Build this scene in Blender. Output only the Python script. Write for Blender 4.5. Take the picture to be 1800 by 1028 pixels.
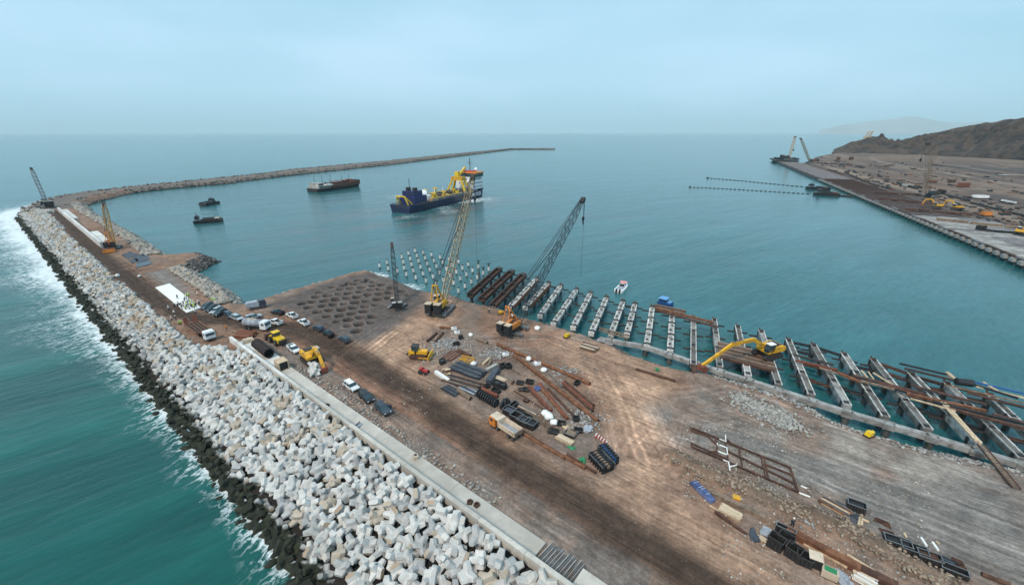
import bpy, math, random
import numpy as np
from mathutils import Vector, Matrix, Euler

for _o in list(bpy.data.objects): bpy.data.objects.remove(_o)
SC = bpy.context.scene
COL = SC.collection
rnd = random.Random(11)
R = math.radians

# ---------------------------------------------------------------- camera
CAMZ, FPX, UH, CX, CY = 62.0, 751.0, 233.0, 900.0, 514.0
PITCH = math.atan((CY - UH) / FPX)
cam_data = bpy.data.cameras.new('camera')
cam = bpy.data.objects.new('camera', cam_data); COL.objects.link(cam)
cam.location = (0, 0, CAMZ); cam.rotation_euler = (R(90) - PITCH, 0, 0)
cam_data.sensor_width = 36.0; cam_data.lens = FPX / 1800 * 36.0
cam_data.clip_start = 1.0; cam_data.clip_end = 90000
SC.camera = cam

# ---------------------------------------------------------------- sky, sun, exposure
SUN_EL, SUN_AZ = 52.0, 215.0          # azimuth clockwise from +Y
w = bpy.data.worlds.new('World'); SC.world = w; w.use_nodes = True
nt = w.node_tree; nt.nodes.clear()
sky = nt.nodes.new('ShaderNodeTexSky'); sky.sky_type = 'NISHITA'; sky.sun_disc = False
sky.sun_elevation = R(SUN_EL); sky.sun_rotation = R(SUN_AZ)
sky.air_density = 1.2; sky.dust_density = 2.5; sky.ozone_density = 3.0; sky.altitude = 50
tc = nt.nodes.new('ShaderNodeTexCoord')
mp = nt.nodes.new('ShaderNodeMapping'); mp.inputs['Scale'].default_value = (1, 1, 4.0)
cl = nt.nodes.new('ShaderNodeTexNoise'); cl.inputs['Scale'].default_value = 1.9; cl.inputs['Detail'].default_value = 4; cl.inputs['Roughness'].default_value = .45
rp = nt.nodes.new('ShaderNodeValToRGB')
rp.color_ramp.elements[0].position = .3; rp.color_ramp.elements[0].color = (5.0, 8.7, 10.8, 1)
rp.color_ramp.elements[1].position = .7; rp.color_ramp.elements[1].color = (7.1, 10.4, 13.0, 1)
mx = nt.nodes.new('ShaderNodeMix'); mx.data_type = 'RGBA'; mx.inputs['Factor'].default_value = .9
bg = nt.nodes.new('ShaderNodeBackground'); bg.inputs['Strength'].default_value = .095
ow = nt.nodes.new('ShaderNodeOutputWorld')
nt.links.new(tc.outputs['Generated'], mp.inputs['Vector']); nt.links.new(mp.outputs['Vector'], cl.inputs['Vector'])
nt.links.new(cl.outputs['Fac'], rp.inputs['Fac'])
nt.links.new(sky.outputs['Color'], mx.inputs[6]); nt.links.new(rp.outputs['Color'], mx.inputs[7])
nt.links.new(mx.outputs[2], bg.inputs['Color']); nt.links.new(bg.outputs['Background'], ow.inputs['Surface'])

sd = bpy.data.lights.new('sun', 'SUN'); sd.energy = 2.9; sd.angle = R(12); sd.color = (1.0, .84, .68)
sun = bpy.data.objects.new('sun', sd); COL.objects.link(sun)
sun.rotation_euler = (R(90 - SUN_EL), 0, R(180 - SUN_AZ))
sun.location = (0, 0, 200)
SC.view_settings.view_transform = 'Standard'; SC.view_settings.look = 'None'
SC.view_settings.gamma = 1; SC.view_settings.exposure = -0.12
SC.view_settings.use_curve_mapping = False
SC.render.engine = 'CYCLES'
SC.cycles.max_bounces = 5; SC.cycles.diffuse_bounces = 2; SC.cycles.glossy_bounces = 2
SC.cycles.volume_bounces = 1; SC.cycles.use_denoising = True

# ---------------------------------------------------------------- measuring: a pixel of the 1800x1028 survey photo -> a point of the site
HAZE = 5e-5
PZ = 4.0                                # level of the fill platform above the water
CP, SP = math.cos(PITCH), math.sin(PITCH)
def ray(u, v):
    a, b, c = (u - CX), FPX, (CY - v)
    return Vector((a, CP * b + SP * c, -SP * b + CP * c))
def gp(u, v, z=PZ):
    d = ray(u, v); return Vector((0, 0, CAMZ)) + d * ((CAMZ - z) / -d.z)
def gy(u, v, y):
    d = ray(u, v); return Vector((0, 0, CAMZ)) + d * (y / d.y)

# ---------------------------------------------------------------- materials
MATS = {}
def nodes_of(name):
    m = bpy.data.materials.new(name); m.use_nodes = True
    t = m.node_tree; t.nodes.clear()
    o = t.nodes.new('ShaderNodeOutputMaterial'); b = t.nodes.new('ShaderNodeBsdfPrincipled')
    t.links.new(b.outputs[0], o.inputs['Surface'])
    return m, t, b
def noise(t, scale, detail=4, rough=.55, vec=None):
    n = t.nodes.new('ShaderNodeTexNoise'); n.inputs['Scale'].default_value = scale
    n.inputs['Detail'].default_value = detail; n.inputs['Roughness'].default_value = rough
    if vec is not None: t.links.new(vec, n.inputs['Vector'])
    return n.outputs['Fac']
def mixc(t, f, a, b, mode='MIX'):
    n = t.nodes.new('ShaderNodeMix'); n.data_type = 'RGBA'; n.blend_type = mode
    for k, x in ((0, f), (6, a), (7, b)):
        if hasattr(x, 'is_linked'): t.links.new(x, n.inputs[k])
        elif k == 0: n.inputs[0].default_value = x
        else: n.inputs[k].default_value = (x[0], x[1], x[2], 1)
    return n.outputs[2]
def ramp(t, f, p0, p1, c0=(0, 0, 0), c1=(1, 1, 1)):
    n = t.nodes.new('ShaderNodeValToRGB'); e = n.color_ramp.elements
    e[0].position = p0; e[1].position = p1; e[0].color = (*c0, 1); e[1].color = (*c1, 1)
    t.links.new(f, n.inputs['Fac']); return n.outputs['Color']
def math_(t, op, a, b=0.0):
    n = t.nodes.new('ShaderNodeMath'); n.operation = op
    for k, x in ((0, a), (1, b)):
        if hasattr(x, 'is_linked'): t.links.new(x, n.inputs[k])
        else: n.inputs[k].default_value = x
    return n.outputs[0]
def bump(t, b, h, strength, dist):
    n = t.nodes.new('ShaderNodeBump'); n.inputs['Strength'].default_value = strength; n.inputs['Distance'].default_value = dist
    t.links.new(h, n.inputs['Height']); t.links.new(n.outputs[0], b.inputs['Normal'])
def M(name, c=None, rough=.7, metal=0.0, var=.3, scale=1.2, dirt=None):
    """plain weathered surface: noise in the colour, a second colour of dirt or rust in blotches, slight relief"""
    if name in MATS: return MATS[name]
    m, t, b = nodes_of(name)
    co = t.nodes.new('ShaderNodeTexCoord').outputs['Object']
    n1 = noise(t, scale, 5, .6, co)
    lo = [max(0, x * (1 - var)) for x in c]; hi = [min(1, x * (1 + var * .7)) for x in c]
    out = mixc(t, ramp(t, n1, .3, .7), lo, hi)
    oi = t.nodes.new('ShaderNodeObjectInfo')
    f = math_(t, 'MULTIPLY_ADD', oi.outputs['Random'], .3); f.node.inputs[2].default_value = .85
    cc = t.nodes.new('ShaderNodeCombineColor')
    for k in range(3): t.links.new(f, cc.inputs[k])
    out = mixc(t, 1.0, out, cc.outputs[0], 'MULTIPLY')
    if dirt:
        n2 = noise(t, scale * .6, 6, .65, co)
        out = mixc(t, ramp(t, n2, .48, .66), out, dirt)
    t.links.new(out, b.inputs['Base Color'])
    b.inputs['Roughness'].default_value = rough; b.inputs['Metallic'].default_value = metal
    bump(t, b, n1, .25, .04)
    MATS[name] = m; return m

RUST = (.16, .062, .03); MUD = (.20, .14, .105)
M('yellow', (.70, .36, .015), .45, 0, .15, 1.5, (.30, .17, .05))
M('bright_yellow', (.80, .52, .01), .4, 0, .1, 1.0, (.45, .26, .03))
M('orange', (.75, .24, .03), .45, 0, .15, 1.5, (.35, .14, .05))
M('cream', (.62, .50, .38), .6, 0, .15, 1.0, (.40, .31, .23))
M('white_paint', (.78, .79, .80), .3, 0, .06, .8)
M('silver_paint', (.50, .53, .56), .3, .3, .1, .8)
M('black_paint', (.018, .021, .027), .22, 0, .2, .8)
M('navy_paint', (.05, .062, .085), .25, .1, .15, .8)
M('glass', (.03, .06, .075), .08, 0, .2, .5)
M('rubber', (.022, .021, .021), .85, 0, .3, 2)
M('dark_steel', (.05, .048, .047), .6, .3, .35, 1.5, (.09, .05, .035))
M('grey_steel', (.20, .21, .22), .55, .4, .25, 1.2, (.15, .11, .09))
M('rust', RUST, .85, .1, .4, 1.2, (.27, .12, .06))
M('dark_rust', (.075, .035, .024), .85, .1, .4, 1.5, (.14, .065, .04))
M('red_rust', (.22, .065, .035), .8, .1, .35, 1.2, (.12, .045, .03))
M('black_steel', (.016, .017, .020), .65, .1, .4, 2.0, (.035, .034, .036))
M('slate', (.055, .065, .085), .6, .1, .3, 1.0, (.09, .09, .10))
M('timber', (.62, .47, .31), .8, 0, .25, 1.4, (.40, .28, .18))
M('old_timber', (.24, .17, .12), .85, 0, .35, 1.2, (.11, .075, .055))
M('white_bag', (.80, .79, .77), .8, 0, .1, 2)
M('concrete', (.44, .42, .39), .85, 0, .2, .5, (.28, .27, .255))
M('white_concrete', (.68, .66, .63), .8, 0, .12, .6, (.50, .475, .44))
M('slab_concrete', (.53, .495, .445), .85, 0, .18, .35, (.40, .37, .325))
M('wet_concrete', (.10, .10, .095), .5, 0, .3, .8, (.04, .05, .04))
M('red', (.45, .04, .035), .5, 0, .2, 1)
M('green', (.02, .20, .08), .6, 0, .25, 1.2)
M('blue', (.02, .085, .26), .5, 0, .2, 1.0)
M('tarp_blue', (.06, .10, .26), .6, 0, .4, 1.5, (.15, .18, .30))
M('tarp_grey', (.35, .38, .43), .6, 0, .3, 1.2)
M('sky_blue_roof', (.12, .30, .56), .5, 0, .15, .8)
M('ship_blue', (.012, .022, .11), .4, 0, .25, .2, (.02, .02, .05))
M('ship_dark', (.018, .02, .024), .5, 0, .3, .3, (.05, .03, .025))
M('hiviz', (.45, .70, .06), .7, 0, .1, 3)
M('skin', (.35, .2, .13), .6, 0, .1, 3)
M('pole_steel', (.32, .27, .17), .5, .3, .3, .6, (.18, .11, .06))
M('blue_steel', (.045, .06, .075), .55, .3, .25, .8)
M('yellow_lattice', (.42, .25, .07), .6, .1, .3, .6, (.20, .10, .05))

# ---------------------------------------------------------------- mesh helpers
class MB:
    def __init__(s): s.v = []; s.f = []
    def add(s, vs, fs):
        k = len(s.v); s.v += [tuple(x) for x in vs]; s.f += [tuple(i + k for i in f) for f in fs]; return s
    def box(s, c, d, rz=0.0, ry=0.0, rx=0.0, taper=1.0):
        hx, hy, hz = d[0] / 2, d[1] / 2, d[2] / 2
        m = Euler((rx, ry, rz)).to_matrix(); c = Vector(c)
        vs = []
        for z, q in ((-hz, 1), (hz, taper)):
            for x, y in ((-hx, -hy), (hx, -hy), (hx, hy), (-hx, hy)): vs.append(c + m @ Vector((x * q, y * q, z)))
        return s.add(vs, [(3, 2, 1, 0), (4, 5, 6, 7), (0, 1, 5, 4), (1, 2, 6, 5), (2, 3, 7, 6), (3, 0, 4, 7)])
    def bar(s, p, q, wd, ht=None, up=(0, 0, 1)):
        p, q = Vector(p), Vector(q); ht = ht or wd; d = (q - p)
        if d.length < 1e-6: return s
        d.normalize(); a = d.cross(Vector(up))
        if a.length < 1e-3: a = d.cross(Vector((1, 0, 0)))
        a.normalize(); b = a.cross(d); a *= wd / 2; b *= ht / 2
        vs = [p - a - b, p + a - b, p + a + b, p - a + b, q - a - b, q + a - b, q + a + b, q - a + b]
        return s.add(vs, [(3, 2, 1, 0), (4, 5, 6, 7), (0, 1, 5, 4), (1, 2, 6, 5), (2, 3, 7, 6), (3, 0, 4, 7)])
    def tube(s, p, q, r, n=8, r2=None, caps=True):
        p, q = Vector(p), Vector(q); r2 = r if r2 is None else r2; d = (q - p).normalized()
        a = d.cross(Vector((0, 0, 1)))
        if a.length < 1e-3: a = Vector((1, 0, 0))
        a.normalize(); b = a.cross(d); vs = []
        for o, rr in ((p, r), (q, r2)):
            for k in range(n):
                t = 2 * math.pi * k / n; vs.append(o + a * (rr * math.cos(t)) + b * (rr * math.sin(t)))
        fs = [(k, (k + 1) % n, n + (k + 1) % n, n + k) for k in range(n)]
        if caps: fs += [tuple(range(n - 1, -1, -1)), tuple(range(n, 2 * n))]
        return s.add(vs, fs)
    def pipe(s, p, q, r, th=.12, n=10):           # open-ended pipe with a wall
        p, q = Vector(p), Vector(q); d = (q - p).normalized()
        a = d.cross(Vector((0, 0, 1)))
        if a.length < 1e-3: a = Vector((1, 0, 0))
        a.normalize(); b = a.cross(d); vs = []
        for o, rr in ((p, r), (q, r), (q, r * (1 - th)), (p, r * (1 - th))):
            for k in range(n):
                t = 2 * math.pi * k / n; vs.append(o + a * (rr * math.cos(t)) + b * (rr * math.sin(t)))
        fs = []
        for g in range(4):
            h = (g + 1) % 4
            fs += [(g * n + k, g * n + (k + 1) % n, h * n + (k + 1) % n, h * n + k) for k in range(n)]
        return s.add(vs, fs)
    def prism(s, poly, z0, z1):                    # polygon in x,y
        n = len(poly); vs = [(x, y, z0) for x, y in poly] + [(x, y, z1) for x, y in poly]
        return s.add(vs, [tuple(range(n - 1, -1, -1)), tuple(range(n, 2 * n))] + [(k, (k + 1) % n, n + (k + 1) % n, n + k) for k in range(n)])
    def side(s, poly, y0, y1, y0t=None, y1t=None):           # outline in x,z swept across y; upper points may be narrower
        n = len(poly); zm = max(z for x, z in poly); zl = min(z for x, z in poly)
        def yy(a, b, z):
            if b is None: return a
            k = (z - zl) / (zm - zl); return a + (b - a) * max(0, (k - .55) / .45)
        vs = [(x, yy(y0, y0t, z), z) for x, z in poly] + [(x, yy(y1, y1t, z), z) for x, z in poly]
        return s.add(vs, [tuple(range(n)), tuple(range(2 * n - 1, n - 1, -1))] + [(k, n + k, n + (k + 1) % n, (k + 1) % n) for k in range(n)])
    def blob(s, c, r, seed=0, squash=1.0, sub=1):
        g = random.Random(seed); vs, fs = ICO[sub]
        s.add([Vector(c) + Vector((x * r[0], y * r[1], z * r[2] * squash)) * (.82 + .36 * g.random()) for x, y, z in vs], fs); return s
    def mesh(s, name):
        me = bpy.data.meshes.new(name); me.from_pydata(s.v, [], s.f); me.update(); return me
    def build(s, name, mat, parent=None, smooth=False):
        me = s.mesh(name); me.materials.append(MATS[mat] if isinstance(mat, str) else mat)
        if smooth: me.polygons.foreach_set('use_smooth', [True] * len(me.polygons))
        o = bpy.data.objects.new(name, me); COL.objects.link(o)
        if parent is not None: o.parent = parent
        return o
def _ico():
    p = (1 + 5 ** .5) / 2
    v = [Vector(x).normalized() for x in ((-1, p, 0), (1, p, 0), (-1, -p, 0), (1, -p, 0), (0, -1, p), (0, 1, p), (0, -1, -p), (0, 1, -p), (p, 0, -1), (p, 0, 1), (-p, 0, -1), (-p, 0, 1))]
    f = [(0, 11, 5), (0, 5, 1), (0, 1, 7), (0, 7, 10), (0, 10, 11), (1, 5, 9), (5, 11, 4), (11, 10, 2), (10, 7, 6), (7, 1, 8), (3, 9, 4), (3, 4, 2), (3, 2, 6), (3, 6, 8), (3, 8, 9), (4, 9, 5), (2, 4, 11), (6, 2, 10), (8, 6, 7), (9, 8, 1)]
    out = {0: ([tuple(x) for x in v], f)}
    mid = {}; v2 = list(v); f2 = []
    def m(a, b):
        k = (min(a, b), max(a, b))
        if k not in mid: v2.append(((v[a] + v[b]) / 2).normalized()); mid[k] = len(v2) - 1
        return mid[k]
    for a, b, c in f:
        x, y, z = m(a, b), m(b, c), m(c, a); f2 += [(a, x, z), (x, b, y), (z, y, c), (x, y, z)]
    out[1] = ([tuple(x) for x in v2], f2); return out
ICO = _ico()
def tag(o, label=None, cat=None, group=None, kind=None):
    if label: o['label'] = label
    if cat: o['category'] = cat
    if group: o['group'] = group
    if kind: o['kind'] = kind
    elif cat: o['kind'] = 'thing'
    return o
def thing(name, label, cat, loc=(0, 0, 0), rz=0.0, group=None):
    o = bpy.data.objects.new(name, None); COL.objects.link(o); o.empty_display_size = .5
    o.location = loc; o.rotation_euler = (0, 0, rz); return tag(o, label, cat, group)
def copy_tree(o, parent=None):
    c = o.copy(); COL.objects.link(c)
    if parent is not None: c.parent = parent
    for ch in list(o.children): copy_tree(ch, c)
    return c
def put(proto, used, label, loc, rz, group=None, scale=None):
    """first use moves the prototype itself, later ones copy it with its parts"""
    o = copy_tree(proto) if id(proto) in used else proto
    used.add(id(proto)); o.location = loc; o.rotation_euler = (0, 0, rz)
    if scale: o.scale = (scale,) * 3
    o['label'] = label
    if group: o['group'] = group
    return o
USED = set()
def head(a, b, z=PZ):                          # ground point and heading from two pixels (back, front)
    p, q = gp(*a, z), gp(*b, z); d = q - p; return (p + q) / 2, math.atan2(d.y, d.x), d.length
# ---------------------------------------------------------------- site survey
NV = np.array([.6303, .7763]); TV = np.array([-.7763, .6303])     # across and along the breakwater
def tn(t, n, z=0.0): return Vector((TV[0] * t + NV[0] * n, TV[1] * t + NV[1] * n, z))
def W(lst, z=0.0): return [tuple(gp(u, v, z)[:2]) for u, v in lst]
SEA_SIDE = [(70, -80), (0, 20)] + [tuple(tn(t, 15.2)[:2]) for t in (10, 60, 120, 180, 240, 300, 360, 420)] + W([(50, 402), (33, 383), (40, 371), (62, 362), (100, 352)]) + W([(187, 332), (324, 318), (450, 306), (500, 298), (656, 284.7), (790, 271.3), (900, 261.2), (972, 261.2)], 4.5)
HARB = W([(978, 263), (900, 263.6), (813, 274.6), (690, 290), (500, 310.4), (450, 317), (405, 323.5), (316, 331), (228, 341), (177, 354), (154, 363), (166, 376), (247, 420), (300, 456), (330, 453), (360.5, 452), (382, 460.7), (362, 471), (343, 480), (382, 503.5), (414, 522.7), (435.5, 543), (480, 529), (556, 506), (621.6, 487), (652, 483), (672, 489.5), (700, 498), (733, 513.5), (748, 518.6), (783, 524), (808, 528), (829, 539), (873, 547.6), (931, 568), (975, 580), (1022, 594), (1063, 609), (1084, 615.5), (1118, 633), (1173, 651), (1207, 660), (1240, 662), (1284, 677), (1351, 696), (1384, 708), (1400, 715), (1464, 746), (1525.5, 769), (1575, 787), (1654, 805), (1750, 824), (1800, 844)]) + [(150, 10), (230, -80)]
LAND = np.array(SEA_SIDE + HARB)
def seg_dist(P, line):
    A = np.array(line[:-1]); B = np.array(line[1:]); best = np.full(len(P), 1e9)
    for a, b in zip(A, B):
        d = b - a; t = np.clip(((P - a) @ d) / max(d @ d, 1e-9), 0, 1)
        best = np.minimum(best, np.hypot(*(P - a - t[:, None] * d).T))
    return best
def signed_dist(P, line):
    best = np.full(len(P), 1e9); sg = np.ones(len(P))
    for a, b in zip(np.array(line[:-1]), np.array(line[1:])):
        d = b - a; t = np.clip(((P - a) @ d) / max(d @ d, 1e-9), 0, 1); r = P - a - t[:, None] * d; q = np.hypot(*r.T); m_ = q < best
        best[m_] = q[m_]; sg[m_] = np.sign(d[0] * r[m_, 1] - d[1] * r[m_, 0])
    return best * sg
def inside(P, poly):
    x, y = P[:, 0], P[:, 1]; r = np.zeros(len(P), bool); n = len(poly); j = n - 1
    for i in range(n):
        xi, yi = poly[i]; xj, yj = poly[j]
        if yi != yj:
            c = ((yi > y) != (yj > y)) & (x < (xj - xi) * (y - yi) / (yj - yi) + xi); r ^= c
        j = i
    return r
def vnoise(x, y, s, seed=0):
    x = x / s + seed * 17.3; y = y / s + seed * 9.1
    xi, yi = np.floor(x), np.floor(y); fx, fy = x - xi, y - yi
    fx = fx * fx * (3 - 2 * fx); fy = fy * fy * (3 - 2 * fy)
    h = lambda a, b: np.modf(np.abs(np.sin(a * 127.1 + b * 311.7 + seed) * 43758.5453))[0]
    return (h(xi, yi) * (1 - fx) + h(xi + 1, yi) * fx) * (1 - fy) + (h(xi, yi + 1) * (1 - fx) + h(xi + 1, yi + 1) * fx) * fy
def fbm(x, y, s, seed=0, o=4):
    a, r, tot = .5, 0, 0
    for k in range(o): r = r + a * vnoise(x, y, s / 2 ** k, seed + k); tot += a; a *= .55
    return r / tot
def sstep(a, b, x):
    k = np.clip((x - a) / (b - a), 0, 1); return k * k * (3 - 2 * k)
def soft(P, px, feather, z=PZ):
    poly = np.array([tuple(gp(u, v, z)[:2]) for u, v in px]); d = seg_dist(P, list(map(tuple, poly)) + [tuple(poly[0])])
    s = np.where(inside(P, poly), d, -d); return sstep(-feather, feather, s)

ROAD = [(96, 372), (121, 397), (164, 437), (205, 473), (243, 501), (281, 533), (320, 553), (361, 561), (403, 565), (445, 567), (486, 572), (539, 587), (593, 611), (635, 634), (678, 662), (719, 688), (805, 748), (880, 806), (970, 857), (1060, 911), (1150, 968), (1225, 1015), (1330, 1085)]
CRAT = [(411, 338), (490, 325), (528, 311), (535, 345), (594, 290), (617, 340), (640, 300), (605, 372), (680, 356), (690, 328), (700, 303), (755, 320), (660, 287), (525, 380), (455, 387), (382, 397), (360, 430), (435, 422), (513, 412), (588, 405), (660, 390), (740, 382), (745, 352), (820, 340), (808, 375), (800, 412), (725, 420), (650, 432), (570, 442), (495, 452), (420, 457), (345, 467), (270, 440), (205, 450), (390, 497), (480, 490), (558, 480), (638, 472), (712, 462), (630, 507), (548, 520), (465, 532), (378, 538), (692, 540), (608, 547), (525, 562), (445, 572), (680, 585), (600, 595), (520, 607), (585, 642), (940, 395), (890, 365), (325, 373), (300, 403), (250, 480), (310, 510), (470, 352), (565, 318)]
CRAT_W = [gp(480 + x * .2528, 420 + y * .2528, PZ) for x, y in CRAT]
BERM = [(1180, 800), (1240, 835), (1300, 852), (1360, 885), (1420, 905), (1500, 938), (1560, 975), (1640, 1015), (1720, 1060)]
def ground_z(P):
    ins = inside(P, LAND); dS = seg_dist(P, SEA_SIDE); dH = seg_dist(P, HARB)
    sl = .62 + .25 * vnoise(P[:, 0], P[:, 1], 6, 3)
    z_in = np.minimum(np.minimum(PZ, .15 + dH * sl), -.1 + np.where(P @ TV < 126, .27, .38) * dS)
    n = P @ NV; t = P @ TV
    z_in = np.where((n < 35.5) & (t < 136) & (dS > 10), np.minimum(np.maximum(z_in, -.1 + .25 * dS), 5.0), z_in)
    z = np.where(ins, z_in, -.6 * np.minimum(dS, dH))
    return z, ins, dS, dH
def mesh_grid(name, X, Y, Z, keep, cols, mat):
    nr, nc = X.shape; idx = np.arange(nr * nc).reshape(nr, nc)
    q = np.stack([idx[:-1, :-1], idx[:-1, 1:], idx[1:, 1:], idx[1:, :-1]], -1).reshape(-1, 4)
    q = q[keep.ravel()[q].all(1)]
    used = np.unique(q); remap = np.full(nr * nc, -1); remap[used] = np.arange(len(used)); q = remap[q]
    V = np.stack([X.ravel(), Y.ravel(), Z.ravel()], 1)[used]
    me = bpy.data.meshes.new(name); me.vertices.add(len(V)); me.vertices.foreach_set('co', V.ravel())
    me.loops.add(q.size); me.loops.foreach_set('vertex_index', q.ravel())
    me.polygons.add(len(q)); me.polygons.foreach_set('loop_start', np.arange(0, q.size, 4)); me.polygons.foreach_set('loop_total', np.full(len(q), 4))
    me.polygons.foreach_set('use_smooth', np.ones(len(q), bool)); me.update(calc_edges=True)
    for k, a in cols.items():
        a = a.reshape(nr * nc, -1)[used]
        if a.shape[1] == 1: at = me.attributes.new(k, 'FLOAT', 'POINT'); at.data.foreach_set('value', a.ravel())
        else:
            at = me.attributes.new(k, 'FLOAT_COLOR', 'POINT'); at.data.foreach_set('color', np.hstack([a, np.ones((len(a), 1))]).ravel())
    me.materials.append(mat); o = bpy.data.objects.new(name, me); COL.objects.link(o); return o
def mixa(c, m, col): return c * (1 - m[:, None]) + np.array(col) * m[:, None]

# ---------------------------------------------------------------- ground of the platform and breakwater
m, t, b = nodes_of('site_ground')
at = t.nodes.new('ShaderNodeAttribute'); at.attribute_name = 'Col'
rk = t.nodes.new('ShaderNodeAttribute'); rk.attribute_name = 'track'
pos = t.nodes.new('ShaderNodeNewGeometry').outputs['Position']
mpg = t.nodes.new('ShaderNodeMapping'); mpg.vector_type = 'TEXTURE'; mpg.inputs['Rotation'].default_value = (0, 0, R(-39)); mpg.inputs['Scale'].default_value = (16, .62, 1)
t.links.new(pos, mpg.inputs['Vector'])
n_tr = noise(t, 1.0, 5, .65, mpg.outputs[0])
n_md = noise(t, .22, 6, .65, pos); n_fn = noise(t, 1.7, 4, .7, pos); n_sp = noise(t, 3.2, 2, .5, pos); n_gr = noise(t, .7, 8, .75, pos)
c = at.outputs['Color']
c = mixc(t, math_(t, 'MULTIPLY', rk.outputs['Fac'], .6), c, ramp(t, n_tr, .36, .66, (.55, .52, .50), (1.5, 1.47, 1.45)), 'MULTIPLY')
c = mixc(t, .75, c, ramp(t, n_md, .3, .72, (.55, .53, .53), (1.5, 1.47, 1.44)), 'MULTIPLY')
c = mixc(t, .7, c, ramp(t, n_fn, .3, .7, (.7, .7, .7), (1.5, 1.5, 1.5)), 'MULTIPLY')
c = mixc(t, .5, c, ramp(t, n_gr, .34, .68, (.55, .54, .53), (1.45, 1.43, 1.41)), 'MULTIPLY')
c = mixc(t, ramp(t, n_sp, .71, .77), c, (.40, .36, .33))
wet = t.nodes.new('ShaderNodeSeparateXYZ'); t.links.new(pos, wet.inputs[0])
c = mixc(t, ramp(t, math_(t, 'ADD', math_(t, 'MULTIPLY', wet.outputs[2], .4), math_(t, 'MULTIPLY', n_md, .3)), .25, .62, (1, 1, 1), (0, 0, 0)), c, (.035, .03, .026))
t.links.new(c, b.inputs['Base Color']); b.inputs['Roughness'].default_value = .95; b.inputs['Specular IOR Level'].default_value = .2
bump(t, b, math_(t, 'ADD', math_(t, 'ADD', n_fn, math_(t, 'MULTIPLY', n_gr, 1.3)), math_(t, 'MULTIPLY', n_tr, .8)), .6, .3)
MATS['site_ground'] = m

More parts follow.
